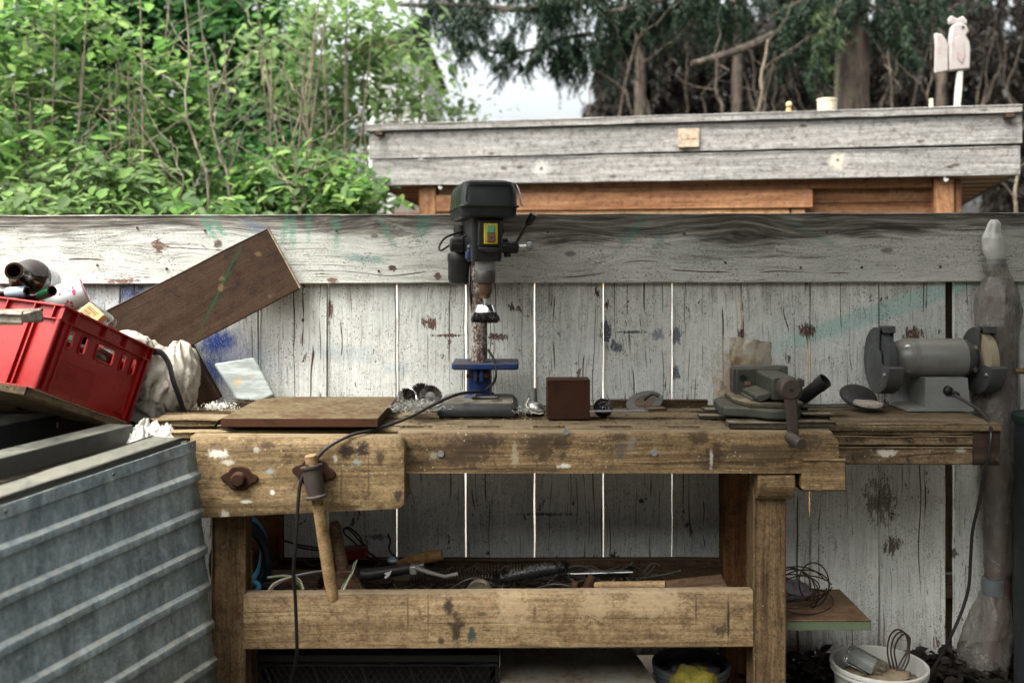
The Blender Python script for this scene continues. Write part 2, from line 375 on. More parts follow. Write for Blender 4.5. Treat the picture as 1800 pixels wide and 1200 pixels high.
BLUE = (.018, .055, .26); TEAL = (.03, .26, .17); PALETEAL = (.30, .50, .46)
FY = .575
def at(px, py, y=FY): return tuple(P(px, py, y))
fence_spots = [
    (at(382, 602), (.075, .2, .045), -.3, BLUE, .97, .2, (1.3, .3)), (at(400, 640), (.17, .2, .13), 0, BLUE, .5, .3, (1.4, 0)), (at(375, 650), (.05, .2, .06), 0, BLUE, .8, .3, (1.4, 0)),
    (at(235, 520), (.06, .2, .05), .3, BLUE, .8, .3, (1.3, .2)), (at(165, 545), (.10, .2, .06), 0, BLUE, .3, .3, (1.4, 0)),
    (at(600, 620), (.12, .2, .03), .1, (.16, .26, .34), .35, .5, (1.6, 0)), (at(700, 650), (.05, .2, .02), 0, (.16, .26, .34), .4, .5, (1.6, 0)),
    (at(1560, 545), (.42, .2, .035), -.32, PALETEAL, .6, .12, (1.15, .7)), (at(1420, 590), (.16, .2, .05), -.2, PALETEAL, .3, .3, (1.5, .2)),
    (at(1066, 585), (.020, .2, .05), 0, (.035, .05, .06), .95, .55, (1.1, .75)), (at(1085, 610), (.028, .2, .018), .6, (.05, .07, .085), .9, .6, (1.1, .75)),
    (at(1110, 584), (.05, .2, .006), 0, (.05, .06, .07), .9, .6, (1.1, .7)), (at(1190, 590), (.022, .2, .035), 0, (.07, .08, .11), .85, .6, (1.1, .7)),
    (at(1188, 655), (.014, .2, .03), 0, (.06, .075, .10), .9, .55, (1.1, .75)), (at(1158, 588), (.02, .2, .02), 0, (.10, .11, .16), .7, .6, (1.1, .7)),
    (at(755, 568), (.03, .2, .018), .5, (.085, .035, .022), .95, .75, (1.1, .8)), (at(790, 590), (.06, .2, .005), 0, (.085, .035, .022), .95, .7, (1.1, .75)),
    (at(875, 592), (.028, .2, .014), 0, (.06, .025, .02), .95, .75, (1.1, .8)), (at(579, 545), (.009, .2, .04), 0, (.085, .035, .022), .95, .55, (1.1, .75)),
    (at(1420, 580), (.032, .2, .022), 0, (.085, .03, .022), .95, .55, (1.1, .8)), (at(1607, 588), (.03, .2, .026), 0, (.085, .035, .022), .95, .7, (1.1, .8)),
    (at(1570, 962), (.03, .2, .03), 0, (.06, .028, .02), .9, .8, (1.1, .8)), (at(1677, 975), (.022, .2, .02), 0, (.05, .04, .03), .9, .4, (1.1, .7)),
    (at(960, 905), (.09, .2, .005), 0, (.05, .03, .03), .8, .7, (1.1, .7)), (at(1550, 880), (.05, .2, .07), 0, (.07, .04, .03), .7, .95, (1.0, .85)),
    (at(1304, 590), (.02, .2, .02), 0, (.07, .03, .022), .95, .6, (1.1, .8)), (at(660, 945), (.04, .2, .010), 0, (.06, .07, .08), .8, .7, (1.1, .7)),
    (at(1310, 1150), (.6, .2, .05), 0, (.05, .04, .035), .7, .6, (1.3, .2)),
]
RY = .555
rail_spots = [
    (P(364, 395, RY)[:], (.014, .2, .07), -.55, TEAL, .75, .5, (1.3, .2)), (P(383, 398, RY)[:], (.012, .2, .06), -.65, TEAL, .65, .5, (1.3, .2)),
    (P(500, 400, RY)[:], (.012, .2, .05), .2, TEAL, .6, .6, (1.4, .1)), (P(514, 404, RY)[:], (.012, .2, .06), 0, TEAL, .6, .6, (1.4, .1)),
    (P(542, 400, RY)[:], (.010, .2, .06), 0, TEAL, .55, .6, (1.4, .1)), (P(590, 402, RY)[:], (.016, .2, .07), 0, TEAL, .5, .6, (1.4, .1)),
    (P(680, 410, RY)[:], (.012, .2, .08), -.5, TEAL, .5, .6, (1.4, .1)), (P(450, 400, RY)[:], (.06, .2, .02), .4, (.03, .08, .2), .55, .4, (1.3, .3)),
    (P(640, 455, RY)[:], (.09, .2, .018), .1, (.05, .16, .15), .6, .5, (1.3, .3)), (P(745, 395, RY)[:], (.03, .2, .06), .3, TEAL, .45, .4, (1.3, .3)),
    (P(1115, 405, RY)[:], (.02, .2, .10), .7, (.06, .22, .19), .5, .4, (1.3, .3)), (P(1160, 420, RY)[:], (.03, .2, .06), .3, (.07, .15, .15), .4, .4, (1.3, .3)),
    (P(1420, 405, RY)[:], (.12, .2, .015), .5, (.08, .2, .17), .4, .4, (1.4, .3)), (P(1250, 440, RY)[:], (.2, .2, .05), 0, (.10, .14, .13), .35, .4, (1.4, .1)),
    (P(278, 433, RY)[:], (.026, .2, .020), 0, (.10, .035, .022), .97, .55, (1.1, .85)), (P(381, 430, RY)[:], (.013, .2, .016), 0, (.07, .04, .03), .9, .6, (1.1, .8)),
    (P(215, 494, RY)[:], (.06, .2, .008), 0, (.13, .055, .035), .9, .55, (1.1, .8)), (P(585, 494, RY)[:], (.02, .2, .010), 0, (.13, .055, .035), .9, .5, (1.1, .8)),
    (P(690, 472, RY)[:], (.014, .2, .012), 0, (.06, .025, .02), .95, .4, (1.1, .8)), (P(770, 485, RY)[:], (.012, .2, .014), 0, (.06, .03, .02), .95, .5, (1.1, .8)),
    (P(320, 436, RY)[:], (.16, .2, .002), .05, (.035, .03, .028), .9, .35, (1.1, .7)),
]
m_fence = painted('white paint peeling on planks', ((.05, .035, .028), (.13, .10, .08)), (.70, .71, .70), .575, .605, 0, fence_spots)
m_rail = painted('weathered white paint on wide board', ((.05, .032, .026), (.13, .085, .065)), (.60, .60, .575), .63, .58, .95, rail_spots, [(P(px, py, RY)[:], (rx, .5, rz)) for px, py, rx, rz in ((278, 433, .10, .05), (381, 430, .06, .035), (658, 415, .075, .045), (690, 472, .06, .03), (1003, 446, .11, .05), (1294, 411, .09, .045), (770, 485, .05, .03), (1560, 440, .12, .05))])
def bspot(px, py, y, rx, rz, col=(.03, .018, .010), amt=.8, wa=.55): return (tuple(P(px, py, y)), (rx, .3, rz), 0, col, amt, min(wa, .6))
WH = (.55, .52, .45)
bench_spots = [bspot(820, 795, 0, .10, .05), bspot(850, 775, 0, .06, .02), bspot(950, 785, 0, .05, .055), bspot(985, 780, 0, .03, .04),
    bspot(1088, 768, 0, .03, .016), bspot(1232, 768, 0, .045, .022), bspot(1255, 800, 0, .04, .035), bspot(1305, 790, 0, .05, .02, (.05, .035, .02), .7), bspot(1090, 790, 0, .018, .03, (.06, .055, .05), .7),
    bspot(1350, 800, 0, .05, .03, (.05, .035, .02), .7), bspot(1430, 775, 0, .05, .018, (.04, .03, .02), .8), bspot(992, 818, 0, .022, .008, WH, .8, .5), bspot(1250, 805, 0, .006, .03, WH, .5, .5),
    bspot(905, 800, 0, .012, .03, (.35, .31, .22), .5, .6), bspot(1110, 780, 0, .012, .025, (.13, .13, .13), .6, .6), bspot(760, 800, 0, .015, .012, (.3, .27, .2), .5, .6)]
jaw_spots = [bspot(610, 792, -.06, .03, .022, (.018, .010, .007), .97, .45), bspot(638, 788, -.06, .022, .024, (.018, .010, .007), .97, .45), bspot(668, 803, -.06, .012, .022, (.05, .03, .018), .85, .6),
    bspot(470, 782, -.06, .024, .012, (.05, .028, .015), .8, .8), bspot(388, 797, -.06, .035, .013, WH, .85, .5), bspot(400, 812, -.06, .02, .008, WH, .6, .6), bspot(433, 881, -.06, .02, .006, WH, .9, .3),
    bspot(475, 828, -.06, .014, .008, (.22, .26, .29), .85, .35), bspot(479, 865, -.06, .007, .007, (.6, .56, .5), .9, .4), bspot(610, 890, -.06, .03, .012, (.06, .035, .02), .8, .8), bspot(668, 893, -.06, .012, .016, (.09, .05, .025), .8, .5),
    bspot(648, 850, -.06, .003, .10, (.05, .03, .018), .6, .25), bspot(600, 850, -.06, .004, .06, (.05, .03, .018), .6, .35), bspot(395, 905, -.06, .016, .012, WH, .7, .5), bspot(700, 870, -.06, .012, .016, (.03, .02, .015), .9, .4),
    bspot(590, 805, -.06, .006, .014, (.45, .42, .36), .8, .6), bspot(628, 812, -.06, .014, .010, (.22, .26, .24), .7, .6), bspot(425, 860, -.06, .03, .006, (.14, .085, .03), .8, .4), bspot(500, 830, -.06, .03, .02, (.12, .07, .03), .5, .7),
    bspot(490, 905, -.06, .04, .008, (.05, .03, .018), .7, .8), bspot(560, 835, -.06, .05, .03, (.10, .06, .03), .55, .6), bspot(450, 790, -.06, .01, .01, (.4, .38, .33), .6, .7)]
stretch_spots = [bspot(787, 1068, .03, .016, .026, (.03, .019, .014), .97, .55), bspot(800, 1105, .03, .024, .042, (.03, .019, .014), .97, .6), bspot(775, 1128, .03, .014, .012, (.035, .022, .016), .9, .6),
    bspot(829, 1118, .03, .014, .026, (.025, .04, .034), .95, .45), bspot(850, 1082, .03, .018, .007, (.05, .032, .02), .8, .7), bspot(855, 1110, .03, .018, .005, (.05, .032, .02), .8, .6), bspot(940, 1080, .03, .006, .024, (.05, .032, .02), .85, .6),
    bspot(1225, 1070, .03, .003, .05, (.04, .025, .018), .9, .3), bspot(1282, 1090, .03, .004, .075, (.025, .015, .012), .95, .3), bspot(1270, 1110, .03, .02, .02, (.04, .025, .018), .8, .9), bspot(716, 1080, .03, .003, .065, (.06, .038, .022), .75, .3),
    bspot(752, 1080, .03, .003, .07, (.06, .038, .022), .7, .3), bspot(1042, 1125, .03, .012, .03, (.12, .075, .035), .7, .5), bspot(1150, 1060, .03, .10, .05, (.40, .30, .19), .45, .5), bspot(900, 1070, .03, .06, .07, (.38, .29, .18), .4, .6), bspot(1050, 1070, .03, .06, .06, (.38, .29, .18), .4, .6)]
m_bench = wood('old bench beech with dark stains', (0.056, 0.035, 0.018), (0.154, 0.104, 0.054), (0.301, 0.209, 0.114), .72, .6, .4, (.035, .023, .014), .6, .5, .3, (.16, .125, .08), .9, bench_spots, .25, .5)
m_top = wood('dusty bench planks', (0.047, 0.030, 0.016), (0.120, 0.085, 0.047), (0.221, 0.159, 0.095), .85, .7, .5, (.045, .03, .02), .6, .7, 0, (.17, .13, .08), .95, (), .35, .8)
m_jaw = wood('pale bench vise jaw wood', (0.078, 0.051, 0.027), (0.177, 0.123, 0.064), (0.290, 0.212, 0.119), .7, .55, .3, (.07, .042, .02), .4, .45, .2, (.19, .15, .095), .8, jaw_spots, .1, .5)
m_leg = wood('brown bench leg wood', (0.047, 0.028, 0.015), (0.109, 0.071, 0.038), (0.190, 0.128, 0.071), .7, .6, .3, (.05, .033, .02), .55, .4, .2, (.22, .18, .13), .5, (), .2, .3)
m_stretch = wood('pale worn stretcher wood', (0.109, 0.071, 0.039), (0.198, 0.137, 0.076), (0.306, 0.223, 0.130), .7, .45, .3, (.09, .055, .03), .35, .35, .15, (.25, .2, .14), .6, stretch_spots, .1, .3)
m_orleg = wood('orange brown rear leg wood', (0.076, 0.032, 0.012), (0.136, 0.063, 0.024), (0.189, 0.098, 0.042), .7, .5, .3, (.05, .03, .02), .4, .3)
m_darkw = wood('dark brown soiled wood', (0.028, 0.017, 0.009), (0.061, 0.038, 0.021), (0.097, 0.064, 0.039), .8, .6, .4, (.02, .014, .010), .5, .4, 0, (.12, .10, .075), .7)
m_side = wood('grimy layered side boards', (0.050, 0.032, 0.019), (0.126, 0.088, 0.053), (0.232, 0.173, 0.108), .75, .6, .4, (.03, .018, .011), .75, .5, .4, (.18, .14, .09), .95, [bspot(1565, 799, .12, .035, .012, (.42, .40, .36), .9, .5), bspot(1695, 794, .12, .016, .008, (.30, .30, .27), .8, .5), bspot(1510, 775, .12, .05, .010, (.035, .018, .010), .9, .5), bspot(1600, 776, .12, .03, .010, (.035, .018, .010), .9, .5), bspot(1680, 775, .12, .02, .010, (.035, .018, .010), .9, .5), bspot(1520, 803, .12, .045, .016, (.04, .028, .02), .8, .6)], .25, .4)
m_burnt = wood('blackened end grain', (.012, .009, .007), (.035, .024, .016), (.075, .05, .032), .8, .5, .5, (.01, .008, .006), .6, .8)
m_plank = wood('dark brown phenolic plank', (0.027, 0.014, 0.007), (0.041, 0.021, 0.011), (0.057, 0.031, 0.016), .55, .25, .15, (.022, .014, .010), .5, .2, 0, None, 0,
    [(tuple(P(395, 500, .5)), (.0055, .4, .19), .42, (.008, .045, .016), .9, .2), (tuple(P(395, 488, .5)), (.011, .3, .012), .5, (.12, .075, .03), .7, .6), (tuple(P(392, 505, .5)), (.009, .3, .014), .4, (.14, .08, .03), .7, .6),
     (tuple(P(454, 446, .5)), (.012, .3, .008), .4, (.13, .085, .04), .6, .6), (tuple(P(412, 468, .5)), (.006, .3, .018), .5, (.014, .010, .008), .9, .6), (tuple(P(420, 498, .5)), (.008, .3, .012), .5, (.014, .010, .008), .9, .6), (tuple(P(476, 520, .5)), (.012, .3, .012), 0, (.10, .075, .055), .5, .6)], .1)
SANG = math.atan2(5.10-5.80, 2.60+.815)
def shed_w(px, y, z):
    best = min((abs(900+F*(-.815+x*.001*math.cos(SANG))/(5.80+x*.001*math.sin(SANG))-px), x) for x in range(0, 3500, 4))[1]*.001
    return (-.815+best*math.cos(SANG), 5.80-D+best*math.sin(SANG), z)
m_grey = wood('weathered grey fascia board', (0.131, 0.129, 0.126), (0.250, 0.244, 0.241), (0.369, 0.364, 0.361), .85, .8, .6, (.20, .195, .195), .5, .3, .9, None, 0,
    [((shed_w(952, -.03, 1.945)), (.05, .5, .05), 0, (.42, .41, .39), .6, .35), ((shed_w(952, -.03, 1.945)), (.012, .5, .012), 0, (.05, .045, .04), .9, .3), ((shed_w(1472, -.03, 1.955)), (.045, .5, .05), 0, (.50, .44, .36), .7, .35), ((shed_w(1472, -.03, 1.96)), (.010, .5, .010), 0, (.06, .04, .03), .9, .3)], .2)
m_patch = wood('fresh pale wood', (0.336, 0.252, 0.182), (0.406, 0.315, 0.238), (0.462, 0.378, 0.294), .7)
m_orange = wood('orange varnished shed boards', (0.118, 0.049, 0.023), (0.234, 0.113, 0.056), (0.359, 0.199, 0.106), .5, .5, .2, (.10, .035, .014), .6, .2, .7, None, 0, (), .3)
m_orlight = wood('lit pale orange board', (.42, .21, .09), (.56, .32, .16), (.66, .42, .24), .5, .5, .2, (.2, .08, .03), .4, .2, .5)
m_greyplank = wood('pale grey dusty plank end', (.20, .18, .15), (.32, .29, .25), (.42, .39, .34), .85, .5, .4, (.12, .10, .08), .4, .4)
m_osb = wood('chipboard sheet', (0.061, 0.044, 0.027), (0.125, 0.091, 0.056), (0.191, 0.147, 0.094), .85, .3, .6, (.07, .045, .025), .5, .8, 0, None, 0, (), .1, .6)
m_handle = wood('oiled tool handle wood', (0.156, 0.095, 0.045), (0.242, 0.163, 0.083), (0.308, 0.217, 0.118), .55, .6, .25, (.12, .075, .04), .45, .4)
m_handle2 = wood('dark greasy tool handle', (.07, .04, .025), (.13, .08, .05), (.19, .125, .08), .5, .6, .25, (.04, .025, .018), .5, .4)
m_yhandle = wood('honey coloured handle', (.26, .14, .045), (.36, .21, .075), (.44, .28, .12), .35, .6, .2)
m_olive = wood('grey olive dusty pad', (0.032, 0.028, 0.019), (0.058, 0.051, 0.035), (0.086, 0.074, 0.052), .8, .5, .4, (.04, .035, .028), .5, .4, 0, (.24, .19, .13), .9)

m_black = paint('black plastic', (0.0084, 0.0091, 0.0098), .38, 0, (0.035, 0.035, 0.0336), .3, (0.112, 0.1085, 0.091), .55, .1, 160)
m_cover = paint('dull black belt cover', (0.0077, 0.0098, 0.0112), .36, 0, (0.021, 0.0231, 0.0231), .4, (0.091, 0.098, 0.0805), .5, .08, 220)
m_charcoal = paint('charcoal enamel', (0.0105, 0.012, 0.015), .38, 0, (0.03375, 0.027, 0.0225), .4, (0.075, 0.066, 0.0525), .4)
m_navy = paint('navy enamel', (.012, .028, .10), .35, 0, (.05, .035, .03), .5, (.12, .105, .085), .6)
m_blue = paint('blue machine enamel', (0.006188, 0.0221, 0.0884), .38, 0, (0.0221, 0.01326, 0.01105), .55, (0.07514, 0.06406, 0.04862), .8)
m_yellow = paint('yellow switch plastic', (0.496, 0.376, 0.016), .45, 0, (0.16, 0.12, 0.032), .4)
m_green = paint('faded green button', (.10, .26, .17), .45, 0, (.2, .25, .2), .4)
m_redbtn = paint('grimy red brown button', (.14, .075, .06), .5, 0, (.1, .08, .07), .5)
m_steel = paint('worn steel', (.42, .42, .42), .34, .9, (.10, .065, .045), .5)
m_chrome = paint('bright steel', (.72, .73, .74), .2, 1, (.35, .33, .3), .3)
m_dsteel = paint('dark oiled steel', (.085, .08, .075), .42, .7, (.09, .05, .03), .5, (.15, .12, .09), .4)
m_greysteel = paint('grey zinc steel', (.27, .28, .29), .42, .6, (.12, .10, .09), .4)
m_rust = paint('rusted brown steel', (.030, .0125, .0075), .75, 0, (.016, .009, .006), .9, (.075, .05, .032), .5, .4, 260, spec=.1)
m_rustedge = paint('rusted slab edge', (0.04896, 0.01901, 0.01094), .75, 0, (0.02016, 0.01037, 0.006912), .8, (0.1094, 0.08928, 0.05184), .97, .3, 240, spec=.1)
def colm():
    t = NT('rust pitted column steel'); v = t.obj(); n = t.noise(v, 90, 5, .75); m = t.noise(t.map(v, (30, 30, 9)), 1, 5, .7); k = t.noise(v, 12, 3)
    w_ = t.rng(t.math('ADD', t.math('ADD', t.mul(n, .55), t.mul(m, .3)), t.mul(k, .25)), .50, .60)
    c = t.mix(w_, (.36, .33, .30), (.045, .018, .012)); t.bsdf(c, .5, t.rng(w_, 0, 1, .35, 0), t.bump(w_, .3, .002)); return t.m
m_column = colm()
m_rustmetal = paint('rusty chuck steel', (0.121, 0.0715, 0.0495), .42, .6, (0.0495, 0.022, 0.0121), .9)
m_vise = paint('grey green vise paint', (0.03224, 0.0364, 0.0286), .5, 0, (0.0208, 0.01664, 0.01352), .6, (0.0988, 0.0858, 0.0624), .7)
m_crank = paint('brown iron crank', (0.04216, 0.03264, 0.02856), .5, .3, (0.068, 0.04216, 0.0272), .5, (0.102, 0.0816, 0.0646), .4, .25, 130)
m_grind = paint('hammered grey enamel', (0.1671, 0.1725, 0.1671), .36, .25, (0.1114, 0.1002, 0.0891), .35, (0.2228, 0.1894, 0.1449), .5, .35, 90)
m_guard = paint('dark grey guard enamel', (0.0647, 0.06841, 0.06933), .42, .2, (0.05546, 0.04621, 0.0416), .35, (0.1479, 0.1294, 0.1017), .5, .3, 90)
m_pale = paint('pale grey sheet metal', (0.2109, 0.2194, 0.2109), .5, .2, (0.1856, 0.1688, 0.1435), .35, (0.2025, 0.1688, 0.1266), .4)
m_wheel = paint('dark grinding stone', (.045, .047, .05), .85, 0, (.08, .078, .075), .5, None, 0, .5, 400)
m_wheel2 = paint('cream grinding stone', (0.24, 0.208, 0.136), .85, 0, (0.264, 0.216, 0.136), .5, None, 0, .5, 400)
m_red = paint('red crate plastic', (0.2385, 0.003974, 0.004637), .36, 0, (0.1723, 0.006624, 0.006624), .5, (0.1589, 0.05299, 0.04637), .45, .06, 180)
m_bar = paint('dusty grey metal profile', (0.07313, 0.07553, 0.07066), .5, .3, (0.04388, 0.04388, 0.04144), .4, (0.1219, 0.117, 0.09262), .95)
m_dbox = paint('dark streaked metal box', (0.028, 0.036, 0.044), .42, .3, (0.08, 0.092, 0.104), .4, (0.184, 0.184, 0.144), .95)
m_cord = paint('black rubber cord', (.008, .008, .009), .42, 0, None, 0, (.12, .10, .08), .25)
m_wire = paint('thin brown wire', (.035, .022, .018), .5, .2)
m_paper = paint('paper label', (0.527, 0.5355, 0.544), .55, 0, (0.425, 0.425, 0.425), .3)
m_tanlabel = paint('tan picture label', (.48, .34, .17), .5, 0, (.55, .44, .26), .6)
m_pink = paint('magenta print', (.42, .06, .14), .6)
m_foil = paint('pale blue foil', (.33, .42, .50), .4, .2, (.45, .5, .55), .5)
m_white = paint('white plastic', (0.4488, 0.4488, 0.4284), .45, 0, (0.306, 0.2856, 0.2584), .4, (0.1904, 0.1632, 0.1292), .3)
m_cream = paint('cream candle wax', (0.496, 0.464, 0.352), .6, 0, (0.4, 0.336, 0.224), .4)
m_pinkw = paint('faded pink white painted wood', (0.3267, 0.2951, 0.2898), .7, 0, (0.3162, 0.1897, 0.1897), .7, None, 0, .3, 60)
m_beak = paint('red brown beak paint', (.35, .10, .07), .6)
m_drum = paint('dark blue grey drum paint', (.014, .017, .020), .55, 0, (.022, .024, .026), .4)
m_dgreen = paint('dark green lid', (.006, .018, .013), .5)
m_limeball = paint('yellow green ball plastic', (.30, .32, .03), .5)
m_ycloth = paint('dirty yellow cloth', (0.1056, 0.088, 0.00968), .85, 0, (0.044, 0.0352, 0.0088), .6, None, 0, .6, 300)
m_dredbox = paint('dark red tool box', (.13, .012, .012), .45, 0, (.05, .02, .018), .5, (.1, .07, .06), .4)
m_gbucket = paint('grey blue bucket plastic', (.07, .078, .092), .5, 0, (.13, .13, .13), .5)
m_darkcloth = paint('dull violet grey cloth', (.11, .10, .11), .9, 0, (.06, .055, .055), .6, None, 0, .6, 300)
m_brass = paint('dull brass rod', (.20, .13, .06), .45, .6)
m_greenedge = paint('green painted board edge', (.085, .11, .065), .7, 0, (.09, .07, .04), .7)
m_board_tan = paint('worn white panel', (0.3, 0.2925, 0.255), .6, 0, (0.15, 0.09375, 0.04875), .8, (0.195, 0.1425, 0.09), .5)
m_lblue = paint('light blue hose', (.06, .25, .40), .5)
m_dhose = paint('dark blue black hose', (.012, .018, .024), .5, 0, (.03, .035, .04), .4)
m_mortar = paint('mortar', (.42, .40, .37), .9)
m_brick = paint('orange red brick', (.42, .15, .09), .9, 0, (.3, .1, .06), .6)
m_lightblock = paint('dark light blocker', (.11, .105, .10), .9)
m_house = paint('pale grey render', (.46, .45, .45), .9, 0, (.36, .35, .35), .5)
m_housew = paint('white trim paint', (.8, .8, .8), .6)
m_gapsheet = paint('pale bounce sheet', (.28, .25, .225), .6, 0, (.23, .175, .13), .7)
m_tarp = paint('blue tarpaulin', (.05, .10, .20), .6)
m_fluff = paint('dusty fluff', (.22, .22, .20), .95, 0, (.36, .34, .29), .7, None, 0, .8, 300)
m_bristle = paint('steel wire bristles', (.025, .022, .021), .5, .6, (.06, .038, .025), .6)

def galv():
    t = NT('dull galvanised steel'); v = t.obj()
    n1 = t.noise(t.map(v, (10, 10, 5)), 1.6, 8, .78); n2 = t.noise(t.map(v, (30, 30, 3), (2, 2, 2)), 1, 6, .75); n3 = t.noise(v, 70, 5, .8)
    c = t.ramp(t.math('ADD', t.mul(n1, .48), t.math('ADD', t.mul(n2, .24), t.mul(n3, .28))), [(.42, (.12, .155, .18)), (.5, (.21, .26, .295)), (.58, (.34, .41, .455))])
    c = t.mix(t.rng(n2, .56, .68, 0, .5), c, (.29, .31, .31))
    br = t.noise(v, 9, 7, .78); c = t.mix(t.rng(br, .55, .66, 0, .5), c, (.11, .10, .08))
    sp = t.mul(t.rng(t.vor(v, 120), .15, .07), t.rng(t.noise(v, 14, 3), .5, .58)); c = t.mix(t.mul(sp, .7), c, (.34, .34, .31))
    scr = t.rng(t.noise(t.map(v, (6, 200, 200), (0, 0, 0), (.4, .9, .5)), 1, 2), .69, .72, 0, .6); c = t.mix(scr, c, (.36, .38, .38))
    z = t.n('SeparateXYZ', {0: t.pos()}).outputs[2]
    mud = t.rng(t.math('ADD', t.mul(t.noise(t.pos(), 55, 6, .85), .6), t.rng(z, .85, .15, 0, .5)), .55, .85, 0, .8); c = t.mix(mud, c, (.10, .095, .07))
    dm = t.mul(t.topmask(.12, .6), t.rng(t.noise(v, 40, 6, .8), .35, .6)); c = t.mix(t.mul(dm, .75), c, (.27, .26, .22))
    t.bsdf(c, t.rng(n1, .3, .7, .38, .62), t.math('MULTIPLY', .45, t.math('SUBTRACT', 1., dm)), t.bump(t.math('ADD', n1, t.mul(n3, .3)), .15, .003))
    return t.m
m_galv = galv()
def glass(name, col, rough=.05, dust=.25):
    t = NT(name); n = t.noise(t.obj(), 30, 5, .7)
    g = t.n('BsdfPrincipled', {'Base Color': col, 'Roughness': rough, 'Transmission Weight': 1.0, 'IOR': 1.45})
    d = t.n('BsdfDiffuse', {'Color': (.3, .29, .26)})
    k = t.n('MixShader', {0: t.mul(t.rng(n, .45, .7), dust), 1: g.outputs[0], 2: d.outputs[0]})
    t.t.links.new(k.outputs[0], t.out.inputs[0]); return t.m

def dglass(name, col, tr=.3):
    t = NT(name); n = t.noise(t.obj(), 30, 5, .7)
    t.bsdf(t.mix(t.rng(n, .56, .75, 0, .25), col, (.12, .115, .10)), t.rng(n, .4, .7, .04, .16), 0, None, **{'Specular_IOR_Level': .6, 'Transmission_Weight': tr}); return t.m
m_brown = dglass('brown bottle glass', (.022, .009, .004)); m_greeng = dglass('green bottle glass', (.012, .07, .03), .4); m_clear = glass('clear glass', (.85, .88, .85), .08, .4)

m_wine = dglass('dark red bottle glass', (.03, .007, .007))
def film(name, col, op, rough=.25, bub=0., dirt=None, bump=.6):
    t = NT(name); v = t.obj()
    n = t.noise(v, 9, 5, .7); cr = t.noise(v, 22, 6, .7, 1.2)
    h = cr
    if bub:
        vb = t.vor(v, bub); h = t.math('SUBTRACT', t.mul(cr, .9), t.mul(t.rng(vb, .1, .6), .9))
    c = col if not dirt else t.mix(t.rng(n, .48, .66), col, dirt)
    nr = t.bump(h, bump, .006)
    p = t.n('BsdfPrincipled', {'Base Color': c, 'Roughness': rough, 'Normal': nr, 'Specular IOR Level': .6})
    tr = t.n('BsdfTransparent', {'Color': (.93, .92, .9)}); tl = t.n('BsdfTranslucent', {'Color': c})
    q = t.n('MixShader', {0: .25, 1: p.outputs[0], 2: tl.outputs[0]})
    fac = t.rng(t.math('ADD', t.mul(n, .5), t.mul(cr, .5)), .25, .75, max(0, op-.22), min(1, op+.22))
    k = t.n('MixShader', {0: fac, 1: tr.outputs[0], 2: q.outputs[0]})
    t.t.links.new(k.outputs[0], t.out.inputs[0]); return t.m
def wrapm():
    t = NT('bubble wrap film'); v = t.obj(); vb = t.rng(t.vor(v, 130), .15, .6); cr = t.noise(t.map(v, (1, 1, .7)), 11, 5, .62, 1.8); fo = t.noise(t.map(v, (9, 9, 3)), 1, 4, .7, 1.5)
    nr = t.bump(t.math('SUBTRACT', t.mul(cr, 2.2), t.mul(vb, .16)), .8, .008)
    c = t.mix(t.rng(fo, .40, .66), (.33, .31, .295), (.13, .112, .10))
    p = t.n('BsdfPrincipled', {'Base Color': c, 'Roughness': .2, 'Normal': nr, 'Specular IOR Level': .8, 'Coat Weight': .4, 'Coat Roughness': .1, 'Coat Normal': nr})
    tr = t.n('BsdfTransparent', {'Color': (.93, .92, .9)}); tl = t.n('BsdfTranslucent', {'Color': c})
    q = t.n('MixShader', {0: .25, 1: p.outputs[0], 2: tl.outputs[0]})
    fac = t.rng(t.math('ADD', t.mul(fo, .7), t.mul(cr, .3)), .36, .62, .30, .78)
    k = t.n('MixShader', {0: fac, 1: tr.outputs[0], 2: q.outputs[0]})
    t.t.links.new(k.outputs[0], t.out.inputs[0]); return t.m
m_wrap = wrapm()
m_filmthin = film('clear dusty film', (.36, .33, .27), .40, .25, 0, (.24, .16, .07), .7)
m_bagfilm = film('dusty plastic film', (.33, .28, .20), .80, .3, 0, (.22, .15, .075), .8)
m_whitefilm = film('white crumpled plastic', (.62, .62, .60), .85, .3, 0, (.48, .46, .43), .8)

def slabm():
    t = NT('cloudy resin'); v = t.obj(); n = t.noise(t.map(v, (6, 6, 30), (0, 0, 0), (0, .6, .3)), 1, 5, .7); m = t.noise(v, 14, 4)
    c = t.mix(t.rng(n, .4, .65), (.20, .22, .215), (.40, .43, .42)); c = t.mix(t.rng(m, .62, .68, 0, .6), c, (.38, .25, .08))
    t.bsdf(c, .35, 0, t.bump(n, .15, .003), **{'Transmission_Weight': .35, 'IOR': 1.3}); return t.m
m_slab = slabm()
m_basetop = paint('dusty dark casting top', (.03, .031, .032), .6, 0, (.05, .042, .036), .5, (.17, .145, .11), 1.0, .2, 120)
def cloth(name, a, b, dirt, dscale=6):
    t = NT(name); v = t.obj(); n = t.noise(v, dscale, 6, .72, .5); m = t.noise(v, 22, 5, .7)
    c = t.mix(t.rng(m, .35, .7), a, b); c = t.mix(t.rng(n, .57, .66), c, dirt)
    k = t.noise(t.map(v, (1.6, 1.6, .7)), 9, 5, .62, 2.2); t.bsdf(c, .9, 0, t.bump(t.math('ADD', t.mul(m, .5), t.mul(k, 1.6)),   .8, .007), **{'Specular_IOR_Level': .15}); return t.m
m_bag = cloth('plaster white sacking', (.40, .375, .33), (.24, .22, .185), (.05, .04, .032), 9)
m_rag = cloth('white crumpled rag', (.58, .57, .54), (.42, .41, .37), (.22, .19, .15))
